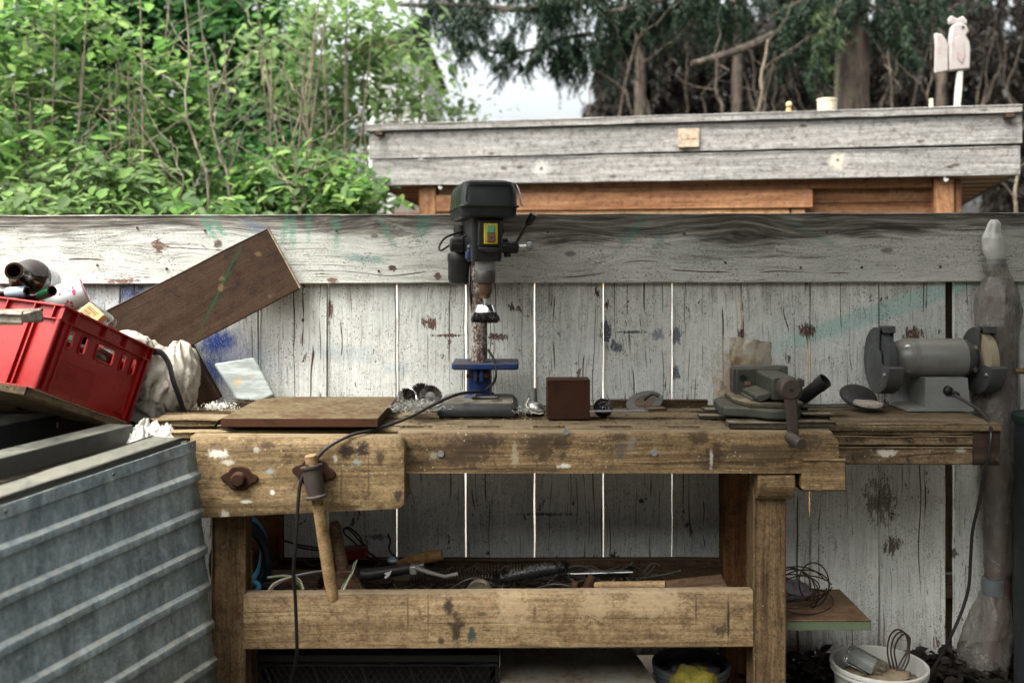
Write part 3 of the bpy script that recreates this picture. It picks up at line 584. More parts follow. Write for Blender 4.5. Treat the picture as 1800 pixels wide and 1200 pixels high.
def leafm(name, cols, trans, tcol):
    t = NT(name); r = t.n('NewGeometry').outputs['Random Per Island']
    c = t.ramp(r, [(i/(len(cols)-1), k) for i, k in enumerate(cols)])
    d = t.n('BsdfPrincipled', {'Base Color': c, 'Roughness': .55, 'Specular IOR Level': .22})
    tl = t.n('BsdfTranslucent', {'Color': t.mix(1, c, tcol, 'MULTIPLY')})
    k = t.n('MixShader', {0: trans, 1: d.outputs[0], 2: tl.outputs[0]})
    t.t.links.new(k.outputs[0], t.out.inputs[0]); return t.m
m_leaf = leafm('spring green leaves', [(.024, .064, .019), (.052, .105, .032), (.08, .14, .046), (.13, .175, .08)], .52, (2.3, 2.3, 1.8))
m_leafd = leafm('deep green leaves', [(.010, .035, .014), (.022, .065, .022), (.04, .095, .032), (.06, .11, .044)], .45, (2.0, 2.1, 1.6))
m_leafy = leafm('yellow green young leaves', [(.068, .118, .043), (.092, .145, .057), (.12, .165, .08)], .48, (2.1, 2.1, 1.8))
m_needle = leafm('blue green needles', [(.008, .020, .014), (.012, .027, .018), (.018, .036, .022), (.03, .05, .02)], .2, (1.5, 1.7, 1.2))
m_needlet = leafm('light spruce tips', [(.025, .045, .018), (.045, .07, .025), (.07, .09, .035)], .3, (1.6, 1.6, 1.2))
m_dead = leafm('brown dead twigs and needles', [(.006, .004, .003), (.011, .0075, .0055), (.018, .012, .009), (.007, .009, .005)], .1, (1, 1, 1))
def bark(name, a, b, sc=1):
    t = NT(name); v = t.obj(); n = t.noise(t.map(v, (14*sc, 14*sc, 3*sc)), 1, 6, .7, .6); m = t.vor(t.map(v, (16*sc, 16*sc, 4*sc)), 1)
    c = t.mix(t.rng(n, .35, .68), a, b); c = t.mix(t.rng(m, .35, .1, 0, .6), c, t.mix(1, c, (.4, .4, .4), 'MULTIPLY'))
    t.bsdf(c, .9, 0, t.bump(t.math('SUBTRACT', n, m), .8, .02)); return t.m
m_bark = bark('spruce bark', (.022, .016, .013), (.12, .09, .072)); m_twig = bark('pale twig bark', (.10, .08, .055), (.21, .18, .13), 2)
m_twigd = bark('brown twig bark', (.03, .022, .017), (.09, .068, .05), 2)
def soil():
    t = NT('trodden dirt'); v = t.pos(); n = t.noise(v, 6, 7, .7); m = t.noise(v, 60, 4, .75)
    c = t.ramp(t.math('ADD', t.mul(n, .6), t.mul(m, .4)), [(.35, (.025, .019, .014)), (.5, (.06, .047, .034)), (.66, (.11, .09, .065))])
    g = t.rng(t.noise(v, .6, 4), .5, .6); c = t.mix(t.mul(g, .6), c, (.04, .07, .02))
    t.bsdf(c, .95, 0, t.bump(t.math('ADD', n, m), .6, .02)); return t.m
m_soil = soil()
# ---------------------------------------------------------------- ground
def gz(x, y): return .035*mn.noise(Vector((x*.9, y*.9, 2)))+.018*mn.noise(Vector((x*4, y*4, 5)))-.02
b = B()
xs = [-300, -60, -20, -8]+[-4+.2*i for i in range(41)]+[8, 20, 60, 300]
ys = [-200, -40, -12, -6]+[-3.4+.2*i for i in range(80)]+[20, 40, 90, 400]
b.add([(x, y, gz(x, y) if abs(x) < 5 and -4 < y < 14 else -.02) for y in ys for x in xs],
      [(j*len(xs)+i, j*len(xs)+i+1, (j+1)*len(xs)+i+1, (j+1)*len(xs)+i) for j in range(len(ys)-1) for i in range(len(xs)-1)])
tag(b.build('ground', m_soil, None, smooth=180), kind='structure')

# unseen blockers added to shape the light: behind, at the right and overhead
o = B().box(-7, 7, -5.9, -5.4, -.05, 3.6).build('light_block_behind', m_lightblock, None); tag(o, kind='structure')  # added behind the camera to hold back low front light
o = B().box(1.95, 2.5, -4.5, .50, -.05, 3.8).build('light_block_right', m_lightblock, None); tag(o, kind='structure')  # added out of frame to darken the right side

o = B().box(-1.0, 1.95, -1.15, .46, 2.56, 2.62).build('light_block_above', m_lightblock, None); tag(o, kind='structure')  # unseen slab added to cut the overhead sky light on the bench
# ---------------------------------------------------------------- fence
fence = thing('plank_fence', 'whitewashed plank fence with one wide weathered top board behind the workbench', 'fence', (0, .6, 0))
PITCH = 121.3*(D+.583)/F
gx0 = (697-900)*(D+.583)/F
rnd = random.Random(4)
gaps = {2: .0054, 3: .0052, 4: .0046, 5: .0056, 6: .0056, 7: .0035, 8: .005, 9: .005, 10: .02, 1: .005, 0: .005, -1: .006}
for k in range(-5, 13):
    # plank k lies between gap k and gap k+1; gap index 2 is the one at px 697
    xl = gx0+(k-2)*PITCH+gaps.get(k, .005)/2; xr = gx0+(k-1)*PITCH-gaps.get(k+1, .005)/2
    if k == 10: xl += .012
    xc = (xl+xr)/2+rnd.uniform(-.0004, .0004)
    board('plank', (xc, .595+rnd.uniform(-.0015, .0015), .035+rnd.uniform(-.02, .015)), (0, 0, 1), (1, 0, 0), 1.50+rnd.uniform(-.01, .01), xr-xl, .022, m_fence, fence, 30, .0014, .003)
# top board: rises very slightly to the right as in the photo
rl = P(-90, 439.5, .57); rr = P(1890, 434.2, .57)
board('top_board', rl, rr-rl, (0, 0, 1), (rr-rl).length, .2415, .026, m_rail, fence, 40, .0012, .004)
nl = B().lathe([(0, -.0015), (.0042, -.0012), (.005, .001)], (0, 0, 0), (0, 1, 0), 8).mesh('nail', m_dsteel, 0)
for k in range(-3, 11):
    for (dx_, z) in ((.05, 1.53), (.19, 1.40)):
        if rnd.random() < .35: continue
        o = bpy.data.objects.new('nail', nl); link(o, fence, inv(fence) @ Matrix.Translation((gx0+(k-2)*PITCH+dx_+rnd.uniform(-.02, .02), .5568, z+rnd.uniform(-.015, .015))))
board('back_rail', (-1.9, .628, 1.43), (1, 0, 0), (0, 0, 1), 4.2, .09, .04, m_darkw, fence, 8)
board('back_rail', (-1.9, .628, .27), (1, 0, 0), (0, 0, 1), 4.2, .09, .04, m_darkw, fence, 8)
for x in (-1.72, 1.552, 2.1):
    board('post', (x, .70, -.1), (0, 0, 1), (1, 0, 0), 1.60, .13, .09, m_darkw, fence, 6)

# pale bounce sheet added between fence and shed so that the gaps show bright
b = B()
b.sheet(lambda u, v: Vector((-.62+1.5*u, .98+1.25*v, .02+1.28*v+.05*mn.noise(Vector((u*4, v*4, 1)))+.02*mn.noise(Vector((u*11, v*11, 3))))), 30, 24)
o = b.build('gap_bounce_sheet', m_gapsheet, None, smooth=180, thick=.004); tag(o, 'pale bounce sheet added behind the fence to brighten its middle gaps', 'bounce sheet')
# ---------------------------------------------------------------- workbench
BT = .92
bench = thing('workbench', 'old carpenter workbench with stained thick top and wooden vise jaw', 'workbench', (0, .28, 0))
def slotted_top(x0, x1, y0, y1, z1, slots, depth):
    """top face with sunk dog holes"""
    b = B(); x = x0
    sx = []
    for (a, c) in slots: sx += [a, c]
    xs = [x0]+sx+[x1]; ya, yb = y0+.013, y0+.055
    for i in range(len(xs)-1):
        hole = i % 2 == 1
        if not hole: b.box(xs[i], xs[i+1], y0, y1, z1-depth, z1)
        else:
            b.box(xs[i], xs[i+1], y0, ya, z1-depth, z1); b.box(xs[i], xs[i+1], yb, y1, z1-depth, z1); b.box(xs[i], xs[i+1], ya, yb, z1-depth, z1-depth+.008)
    return b
# front beam: a rounded worn section lofted along X (its upper back strip carries the dog holes)
def beam():
    bb = B(); n = 0; prof = [(0, .797), (.0, .80), (0, .88), (.001, .906), (.005, .915), (.014, .9185), (.05, .9185), (.05, .797)]
    X0, X1, sg = -.335, .958, 70; vs = []; fs = []
    for i in range(sg+1):
        x = X0+(X1-X0)*i/sg
        e = max(0, (x-(X1-.022))/.022); drop = .026*(1-math.sqrt(max(0, 1-e*e)))
        ring = []
        for j, (y, z) in enumerate(prof):
            ny = .0045*mn.noise(Vector((x*7, z*14, 3)))+.0016*mn.noise(Vector((x*30, z*40, 9)))
            nz = (.006*mn.noise(Vector((x*5, 2, 8)))+.005*mn.noise(Vector((x*21, 4, 8)))) if 3 <= j <= 4 else 0
            zz = z+nz-(drop if z > .87 else 0); yy = y+(ny if y < .02 else 0)+abs(nz)*.4
            vs.append((x, yy, zz))
        n = len(prof)
    for i in range(sg):
        for k in range(n): fs.append((i*n+k, (i+1)*n+k, (i+1)*n+(k+1) % n, i*n+(k+1) % n))
    fs += [tuple(range(n)), tuple(range((sg+1)*n-1, sg*n-1, -1))]
    return bb.add(vs, fs)
beam().build('front_beam', m_bench, bench, smooth=50, world=True)
sl = [((px-28-900)/584, (px+28-900)/584) for px in (732, 850, 965, 1083, 1203, 1315, 1422)]
slotted_top(-.335, .95, .0515, .118, BT-.0008, sl, .045).build('dog_hole_strip', m_top, bench, bevel=.003, world=True)
xs_ = [(-1.08, .956), (-1.06, .95), (-1.10, .956)]
yb = .1185
for i, wd in enumerate((.145, .145, .146)):
    board('top_plank', (xs_[i][0], yb+wd/2, BT-.0225+(-.0015, .0006, -.001)[i]), (1, 0, 0), (0, 1, 0), xs_[i][1]-xs_[i][0], wd-.0025, .045, m_top, bench, 24, .0012, .004, ragged=.02)
    yb += wd
# rough ends of timber at the far left of the top
board('top_plank', (-1.02, .060, .906), (1, .03, 0), (0, 1, 0), .68, .09, .024, m_jaw, bench, 12, .002, .005, ragged=.03)
board('top_plank', (-1.095, .135, .9335), (1, .02, 0), (0, 1, 0), .20, .13, .026, m_top, bench, 8, .003, .006, ragged=.05)
# vise jaw (left), its lower edge rising to the right
def jaw():
    xs = [-.926+(.616)*i/40 for i in range(41)]; bb = B(); vs = []; fs = []
    for i, x in enumerate(xs):
        u = (x+.926)/.616; zb = .677+.029*u; zt = .9155-.004*u
        e = max(0, (x-(-.31-.018))/.018); dr = .018*(1-math.sqrt(max(0, 1-e*e)))
        zt -= dr; zb += dr*.6; fy = -.062+dr*.25
        for j in range(10):
            z = zb+(zt-zb)*j/9; y = fy+.0025*mn.noise(Vector((x*8, z*15, 1)))
            if j == 0: y += .006; z += .002
            if j == 9: y += .012; z -= .002
            elif j == 8: y += .0008
            vs.append((x, y, z))
        vs.append((x, -.001, zt)); vs.append((x, -.001, zb))
    n = 12
    for i in range(40):
        for k in range(n): fs.append((i*n+k, (i+1)*n+k, (i+1)*n+(k+1) % n, i*n+(k+1) % n))
    fs += [tuple(range(n)), tuple(range(41*n-1, 40*n-1, -1))]
    return bb.add(vs, fs)
jo = jaw().build('vise_jaw', m_jaw, bench, smooth=50, world=True)
board('jaw_backing', (-.93, .05, .81), (1, 0, 0), (0, 0, 1), .62, .19, .095, m_jaw, bench, 8)
# oval plates of the two vise screws
def oval_plate(px, py, wpx, hpx, rot):
    c = P(px, py, -.066); r = wpx/612/2; h = hpx/612/2
    pts = []
    for k in range(28):
        a = 2*math.pi*k/28; rr = 1.0
        x = r*math.cos(a)*(1.0); z = h*math.sin(a)*(.62+.38*(math.cos(a)**2 < .35)+.1*math.sin(a)**2)
        x, z = x*math.cos(rot)-z*math.sin(rot), x*math.sin(rot)+z*math.cos(rot)
        pts.append((c.x+x, c.z+z))
    return c, B().prism(pts, -.070, -.058, 'y')
c, ob = oval_plate(421, 840, 66, 38, -.04)
bo = ob.build('screw_plate', m_rust, bench, bevel=.003, world=True)
k = B().lathe([(.0, -.020), (.016, -.020), (.021, -.014), (.022, 0)], (c.x-.001, -.068, c.z-.002), (0, 1, 0), 20)
k.build('screw_end', m_rust, bo, world=True)
c, ob = oval_plate(552, 830, 78, 44, -.12)
bo = ob.build('screw_plate', m_rust, bench, bevel=.003, world=True)
# tommy-bar head hanging on the right screw: barrel with collars, wooden bar through it
ax = Vector((.072, -.02, -.40)).normalized()
hb = P(552, 847, -.115)
h = B().lathe([(.020, -.048), (.031, -.047), (.031, -.041), (.0255, -.038), (.0265, -.012), (.0270, .012), (.0245, .030), (.0250, .036), (.031, .039), (.030, .045), (.018, .046)], hb, ax, 24)
h.build('screw_head', m_crank, bench, smooth=35, world=True)
B().lathe([(.022, 0), (.024, .05), (.030, .058)], (hb.x-.002, -.12, hb.z+.008), (0, 1, 0), 18).build('screw_shaft', m_rust, bench, world=True)
t0 = P(546, 800, -.118); t1 = P(586, 1055, -.072)
dv = (t1-t0)
B().tube([t0-dv*.002, t0, t0+dv*.1, t0+dv*.4, t0+dv*.8, t1-dv*.01, t1], [.010, .0165, .0175, .0172, .0185, .017, .012], 16).build('tommy_bar', m_handle, bench, world=True)
B().lathe([(0, -.003), (.006, -.003), (.006, .002)], P(540, 819, -.137), (0, 1, 0), 10).build('dowel_end', m_darkw, bench, world=True)
# end block under the right end of the top
board('end_block', P(1400, 827.5, .055), (1, 0, 0), (0, 0, 1), .127, .096, .122, m_bench, bench, 6, .002, .006)
# legs and their heads
for px0, px1 in ((371, 431.5), (1323.5, 1382.5)):
    x0 = (px0-900)/590; x1 = (px1-900)/590
    board('leg', ((x0+x1)/2, .09, -.02), (0, 0, 1), (1, 0, 0), .80, x1-x0, .085, m_leg, bench, 14, .0015, .005)
board('leg', (-.835, .48, -.02), (0, 0, 1), (1, 0, 0), .90, .10, .075, m_orleg, bench, 8)
board('leg', (.762, .475, -.02), (0, 0, 1), (1, 0, 0), .90, .098, .08, m_orleg, bench, 8)
board('leg_top_rail', (.762, .13, .775), (0, 1, 0), (1, 0, 0), .31, .07, .04, m_orleg, bench, 4)
pts = [(.012, .795), (.115, .795), (.115, .712), (.04, .712), (.026, .720), (.012, .735), (.002, .755), (.004, .78)]
B().prism([(p[0], p[1]) for p in pts], .722, .833, 'x').build('leg_head', m_bench, bench, bevel=.005, world=True)
for (px, py) in ((775, 797), (1150, 795), (995, 758)):
    p_ = P(px, py, 0); wz = B().lathe([(.0035, -.001), (.009, -.0015), (.0095, .003)], (p_.x, -.003, p_.z), (0, 1, 0), 14)
    wz.build('washer', m_greysteel, bench, world=True)
# stretchers and shelf
x0 = (429-900)/590; x1 = (1323-900)/590
def stret():
    prof = [(0, 0), (0, 1), (.038, 1), (.038, 0)]; bb = B(); vs = []; fs = []; sg = 40
    for i in range(sg+1):
        x = x0+(x1-x0)*i/sg; u = i/sg
        zt = ZC-(1043.5-6*u-465)/590+.0015*mn.noise(Vector((x*6, 1, 1))); zb = ZC-(1140.5-4*u-465)/590+.001*mn.noise(Vector((x*6, 5, 1)))
        for (y, k, dz) in ((.046, 0, .003), (.049, 0, 0), (.0435, 0, .004), (.043, .5, 0), (.0435, 1, -.004), (.048, 1, 0), (.084, 1, 0), (.084, 0, 0)):
            if (y, k, dz) == (.046, 0, .003): continue
            vs.append((x, y+(.0015*mn.noise(Vector((x*9, k*4, 3)))), zb+(zt-zb)*k+dz))
    n = 7
    for i in range(sg):
        for k in range(n): fs.append((i*n+k, (i+1)*n+k, (i+1)*n+(k+1) % n, i*n+(k+1) % n))
    fs += [tuple(range(n)), tuple(range((sg+1)*n-1, sg*n-1, -1))]
    return bb.add(vs, fs)
stret().build('front_stretcher', m_stretch, bench, smooth=50, world=True)
board('rear_stretcher', (-.80, .495, .345), (1, 0, 0), (0, 0, 1), 1.54, .115, .035, m_darkw, bench, 10)
for i in range(3):
    board('shelf_board', (-.79, .155+i*.128, .276), (1, 0, 0), (0, 1, 0), 1.50, .124, .022, m_darkw, bench, 8, bow=-.006 if i else -.012)
board('shelf_bearer', (-.78, .29, .24), (1, 0, 0), (0, 1, 0), 1.49, .05, .04, m_leg, bench, 12, bow=-.014)
# diagonal brace at the left
board('brace', P(440, 1000, .50), Vector((-.02, 0, .05))+Vector((.0, 0, 0))+(P(478, 905, .50)-P(520, 1000, .50)), (0, 1, 0), .22, .02, .07, m_orleg, bench, 3)

# ---------------------------------------------------------------- side table (right of the bench)
st = thing('side_table', 'low grimy side table of stacked boards holding the bench grinder', 'side table', (1.3, .36, 0))
SY = .135; SS = F/(D+SY)
xL = (1467-900)/SS; xR = (1761.5-900)/SS; ZT = ZC-(744-465)/SS
def zpy(py, y=SY): return ZC-(py-465)*(D+y)/F
board('top_board', (xL-.10, SY+.215, ZT-.012), (1, 0, 0), (0, 1, 0), xR-xL+.10, .43, .024, m_osb, st, 14, .001, .003)
def front(py0, py1, x0, x1, y, mat):
    z1, z0 = zpy(py0), zpy(py1)
    board('front_board', (x0, y, (z0+z1)/2), (1, 0, 0), (0, 0, 1), x1-x0, z1-z0, .03, mat, st, 12, .0015, .004)
xB = (1712-900)/SS
front(748.5, 765.5, xL, xB, SY+.022, m_side); front(766.5, 783, xL, xB, SY+.02, m_side); front(786, 817.5, xL, xB, SY+.021, m_side)
board('end_block', (xB+.001, SY+.035, (zpy(747.5)+zpy(818.5))/2), (1, 0, 0), (0, 0, 1), xR-xB-.004, zpy(747.5)-zpy(818.5), .06, m_burnt, st, 5, .002, .006)
for x in (xL+.02, xR-.06):
    board('side_rail', (x, SY+.06, .86), (0, 1, 0), (0, 0, 1), .36, .08, .03, m_darkw, st, 4)
board('wall_rail', (xL, .54, .84), (1, 0, 0), (0, 0, 1), xR-xL, .12, .03, m_darkw, st, 6)
for (px, py) in ((1492, 773), (1600, 774), (1502, 805), (1597, 807), (1753, 808), (1655, 772)):
    B().lathe([(.0, -.002), (.0045, -.002), (.0055, .001), (.0055, .004)], P(px, py, SY+.003), (0, 1, 0), 10).build('screw', m_dsteel, st, world=True)
# a chipped paint-patched block behind the bench top, the batten the fence side of the bench carries
bt = board('batten', P(1055, 709.5, .525), (1, 0, 0), (0, 0, 1), .37, .030, .025, m_darkw, None, 6)
tag(bt, 'dark wooden batten lying along the back edge of the workbench against the fence', 'batten')

# ---------------------------------------------------------------- shed beyond the fence
ang = math.atan2(5.10-5.80, 2.60+.815)
shed = thing('garden_shed', 'timber garden shed with deep grey fascia boards over orange walls', 'shed', (-.815, 5.80-D, 0), Matrix.Rotation(ang, 3, 'Z'))
SLEN = math.hypot(5.10-5.80, 2.60+.815)
def sb(name, x, y, z, ex, ey, L, W, T, mat, seg=8, jag=.002, **k):
    return board(name, (x, y, z), ex, ey, L, W, T, mat, shed, seg, jag, local=True, **k)
f1 = sb('fascia_board', 0, .0, 1.939, (1, 0, 0), (0, 0, 1), SLEN, .149, .028, m_grey, 20)
f2 = sb('fascia_board', -.012, -.004, 2.096, (1, 0, .0015), (0, 0, 1), SLEN+.02, .153, .028, m_grey, 20)
sb('roof_edge_board', -.03, -.012, 2.199, (1, 0, .001), (0, 0, 1), SLEN+.035, .042, .05, m_grey, 20)
for x in (.06, SLEN-.06):
    sb('roof_bearer_end', x, -.06, 2.165, (0, 1, 0), (1, 0, 0), .12, .05, .025, m_darkw, 3)
# roof, side barge boards, soffit
SL = math.tan(rad(4.5)); RD = 2.3
sb('roof_sheet', SLEN/2, .02, 2.215, (0, 1, -SL), (1, 0, 0), RD, SLEN, .02, m_darkw, 3)
for x in (.014, SLEN-.014):
    sb('barge_board', x, .016, 2.02, (0, 1, -SL), (0, 0, 1), RD, .30, .026, m_grey, 6)
for i in range(15):
    yy = .095+i*.142
    b2 = board('soffit_board', (.03, yy, 1.878-yy*SL), (1, 0, 0), (0, 1, -SL), SLEN-.06, .138, .016, m_orange, shed, 2, .001, local=True)
WX0, WX1 = .277, SLEN-.30
WY = .06
for x in (WX0+.05, WX1-.055):
    sb('corner_post', x, WY, -.02, (0, 0, 1), (1, 0, 0), 1.885, .10, .07, m_orange, 5)
sb('corner_trim', WX1+.02, WY+.02, -.02, (0, 0, 1), (1, 0, 0), 1.88, .03, .06, m_orange, 5)
sb('head_board', WX0+.102, WY+.01, 1.842, (1, 0, 0), (0, 0, 1), WX1-WX0-.21, .055, .03, m_orange, 6)
sb('head_beam', WX0+.102, WY-.012, 1.762, (1, 0, 0), (0, 0, 1), 2.09, .098, .05, m_orange, 8)
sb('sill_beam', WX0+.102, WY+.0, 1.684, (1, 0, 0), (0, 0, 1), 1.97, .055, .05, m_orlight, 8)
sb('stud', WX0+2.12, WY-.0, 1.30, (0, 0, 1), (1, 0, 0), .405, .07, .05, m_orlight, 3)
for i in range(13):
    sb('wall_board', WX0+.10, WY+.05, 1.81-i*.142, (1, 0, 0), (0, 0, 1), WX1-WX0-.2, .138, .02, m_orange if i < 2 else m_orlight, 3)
for x in (WX0, WX1):
    for i in range(13):
        sb('wall_board', x+.0, WY+.04, 1.74-i*.142, (0, 1, 0), (0, 0, 1), 1.75, .138, .02, m_orange, 2)
hk = []
for x in (WX0+.13, WX1-.06):
    ho = B().tube([(x, -.002, 1.875), (x, -.004, 1.85), (x+.005, -.006, 1.84), (x+.012, -.006, 1.843), (x+.014, -.006, 1.855)], .005, 6)
    ho.build('hook', m_white, shed)
# small patches nailed on the fascia
def shed_x(px):   # local x where the fascia front shows at px
    for k in range(400):
        x = SLEN*k/400; wx = -.815+x*math.cos(ang); d = 5.80+x*math.sin(ang)
        if 900+F*wx/d >= px: return x
pa = B().box(shed_x(1192), shed_x(1228), -.031, -.017, 2.045, 2.145).build('patch', m_patch, shed, bevel=.002)

# ---------------------------------------------------------------- things standing on the shed roof
def roofpt(px, back=.12):
    x = shed_x(px); v = WM[shed.name] @ Vector((x, back, 2.2265-back*SL)); return v
rp = roofpt(1457)
t = thing('plastic_tub', 'pale cream plastic tub with a stick in it on the shed roof edge', 'tub', rp)
B().lathe([(.045, 0), (.050, .003), (.0525, .075), (.055, .076), (.056, .088), (.053, .089), (.051, .08), (.046, .006), (0, .006)], (0, 0, 0), (0, 0, 1), 24, caps=False).build('tub_body', m_cream, t)
B().tube([(0, .0, .01), (-.03, 0, .125)], .005, 6).build('stick', m_twigd, t)
rp = roofpt(1388)
t = thing('garden_figurine', 'tiny orange yellow figurine on the shed roof left of the tub', 'figurine', rp)
B().blob((0, 0, .028), (.016, .014, .028), .12, 2, 1, 14, 10).build('figure_body', paint('figurine orange', (.42, .27, .12), .6, 0, (.5, .4, .25), .5), t)
B().blob((0, -.002, .064), (.017, .016, .017), .15, 3, 2, 12, 8).build('head', paint('figurine yellow', (.55, .42, .22), .6), t)
rp = roofpt(1645)
t = B().lathe([(.010, -.002), (.012, .04), (.010, .058), (.012, .07), (.004, .074)], (0, 0, 0), (0, 0, 1), 12, wob=.15).build('wooden_peg', m_cream, None)
t.location = rp; tag(t, 'small pale wooden peg standing on the shed roof beside the rooster', 'peg')
# carved rooster on a pole
rp = roofpt(1688, .10)
t = thing('wooden_rooster', 'faded pink and white carved rooster on a pole at the shed roof', 'rooster', rp)
q = 1/(F/5.22)
def R2(px, py): return ((px-1688)*q, (py-192)*-q)
B().prism([R2(*p) for p in ((1683, 194), (1693, 194), (1697, 150), (1698, 122), (1689, 122), (1686, 150))], -.012, .012, 'y').build('pole', m_white, t, bevel=.004)
B().prism([R2(*p) for p in ((1674, 122), (1709, 119), (1710, 85), (1708, 70), (1702, 60), (1707, 52), (1703, 42), (1690, 37), (1678, 42), (1675, 60), (1673, 90))], -.02, .02, 'y').build('body', m_pinkw, t, bevel=.008, seg=3)
B().prism([R2(*p) for p in ((1649, 126), (1672, 122), (1672, 78), (1668, 66), (1660, 57), (1648, 55), (1650, 75))], -.012, .014, 'y').build('tail', m_pinkw, t, bevel=.006)
B().prism([R2(*p) for p in ((1674, 40), (1705, 40), (1705, 33), (1698, 25), (1688, 30), (1677, 24), (1672, 32))], -.012, .012, 'y').build('comb', m_pinkw, t, bevel=.005)
B().prism([R2(*p) for p in ((1697, 50), (1707, 50), (1708, 55), (1700, 56))], -.016, .016, 'y').build('beak', m_beak, t, bevel=.002)

B().prism([R2(*p) for p in ((1682, 66), (1690, 62), (1697, 72), (1699, 95), (1694, 110), (1686, 100))], -.0245, -.02, 'y').build('wing', m_pinkw, t, bevel=.003)
B().lathe([(0, -.003), (.007, -.003), (.008, 0)], (R2(1696, 46)[0], -.0205, R2(1696, 46)[1]), (0, 1, 0), 12).build('eye', m_black, t)
# ---------------------------------------------------------------- vegetation
def leaves(n, rng, centers, size, droop=.35, spread=.12, per=12, outc=None):
    """numpy soup of small folded leaves in sprays"""
    m = len(centers); idx = rng.integers(0, m, n)
    c = centers[idx]+rng.normal(0, 1, (n, 3))*np.array([spread, spread, spread*.45])
    yaw = rng.uniform(0, 2*np.pi, n)
    d = np.stack([np.cos(yaw), np.sin(yaw), rng.normal(-droop, .35, n)], 1); d /= np.linalg.norm(d, axis=1)[:, None]
    up = np.stack([rng.normal(0, .35, n), rng.normal(0, .35, n)-.15, np.ones(n)], 1)
    s = np.cross(d, up); s /= np.linalg.norm(s, axis=1)[:, None]; u = np.cross(s, d)
    L = size*(.35+1.15*rng.uniform(0, 1, n)**1.3)
    tpl = np.array([[0, 0, 0], [-.24, .3, .05], [-.22, .62, .05], [0, 1, -.08], [.22, .62, .05], [.24, .3, .05]])
    v = c[:, None, :]+L[:, None, None]*(tpl[None, :, 0:1]*s[:, None, :]+tpl[None, :, 1:2]*d[:, None, :]+tpl[None, :, 2:3]*u[:, None, :])
    k = np.arange(n)*6
    f = np.concatenate([np.stack([k, k+5, k+4, k+3], 1), np.stack([k, k+3, k+2, k+1], 1)], 0)
    return v.reshape(-1, 3), f
def np_mesh(name, v, f, mat):
    me = bpy.data.meshes.new(name); nf = len(f); q = f.shape[1]
    me.vertices.add(len(v)); me.vertices.foreach_set('co', v.astype(np.float32).ravel())
    me.loops.add(nf*q); me.loops.foreach_set('vertex_index', f.astype(np.int32).ravel())
    me.polygons.add(nf); me.polygons.foreach_set('loop_start', np.arange(0, nf*q, q, dtype=np.int32))
    me.update(calc_edges=True); me.validate(); me.materials.append(mat); return me
def np_obj(name, v, f, mat, parent=None, kind=None):
    o = bpy.data.objects.new(name, np_mesh(name, v, f, mat))
    link(o, parent, inv(parent)); tag(o, kind=kind); return o
def ellip(rng, n, c, r, hollow=.35):
    d = rng.normal(0, 1, (n, 3)); d /= np.linalg.norm(d, axis=1)[:, None]
    rr = (hollow+(1-hollow)*rng.uniform(0, 1, n)**.6)
    return np.array(c)+d*rr[:, None]*np.array(r)
def stem_pts(a, c, wig, seed, n=9):
    a = Vector(a); c = Vector(c); out = []
    for i in range(n):
        u = i/(n-1); p = a.lerp(c, u)
        k = wig*math.sin(math.pi*min(1, u*1.2+.08))
        p += Vector((mn.noise(Vector((u*2.7, seed, 0)))*k, mn.noise(Vector((u*2.7, seed, 7)))*k, 0)); out.append(p)
    return out
leaf_proto = {}
def shrub(name, label, cat, base, blobs, nl, size, mat, seed, stems=6, sm=None, group=None, per=16, spread=.13, loose=0, hollow=.35, sr=.012):
    rng = np.random.default_rng(seed); t = thing(name, label, cat, base, None, group)
    vs = []; cs = []
    tot = sum(b_[1][0]*b_[1][2] for b_ in blobs)
    for (c, r) in blobs:
        k = int(nl*r[0]*r[2]/tot); cen = ellip(rng, max(6, k//per), c, r, hollow); cs.append(cen)
    cen = np.concatenate(cs)
    v, f = leaves(nl, rng, cen, size, spread=spread)
    np_obj('foliage', v, f, mat, t, 'stuff')
    for i in range(stems):
        c = cen[rng.integers(0, len(cen))]
        p = stem_pts((base[0]+rng.uniform(-.12, .12), base[1]+rng.uniform(-.1, .1), -.03), c, .35, seed*3.1+i)
        n = len(p); bb = B().tube(p, [sr*(1-.7*j/n) for j in range(n)], 5)
        for j in range(3):
            q0 = p[3+j*2]; c2 = cen[rng.integers(0, len(cen))]
            bb.tube(stem_pts(q0, q0+(Vector(c2)-q0)*.55, .15, seed+j*9+i, 5), [sr*.5, sr*.42, sr*.35, sr*.25, sr*.15], 4)
        bb.build('stem', sm or m_twig, t, world=True)
    if loose:   # the largest leaves, one object each
        key = (name, loose)
        if mat not in leaf_proto:
            vv, ff = leaves(1, np.random.default_rng(1), np.array([[0., 0., 0.]]), .085, 0, 0)
            leaf_proto[mat] = np_mesh('leaf', vv, ff, mat)
        me = leaf_proto[mat]
        near = cen[np.argsort(cen[:, 1])[:max(10, len(cen)//2)]]
        for i in range(loose):
            o = bpy.data.objects.new('leaf', me); c = near[rng.integers(0, len(near))]+rng.normal(0, .1, 3)
            M = Matrix.Translation(c) @ Matrix.Rotation(rng.uniform(0, 6.3), 4, 'Z') @ Matrix.Rotation(rng.normal(-.1, .5), 4, 'X') @ Matrix.Scale(rng.uniform(.8, 1.3), 4)
            link(o, t, inv(t) @ M)
    return t
def W(px, py, d): return P(px, py, d-D)
def bl(px, py, d, rx, rz, ry=None):
    s = d/F; return (tuple(W(px, py, d)), (rx*s, (ry or rx*.6)*s, rz*s))
GB = 'leafy shrubs behind the fence'
def base_of(px, d): p = W(px, 465, d); return (p.x, p.y, -.03)
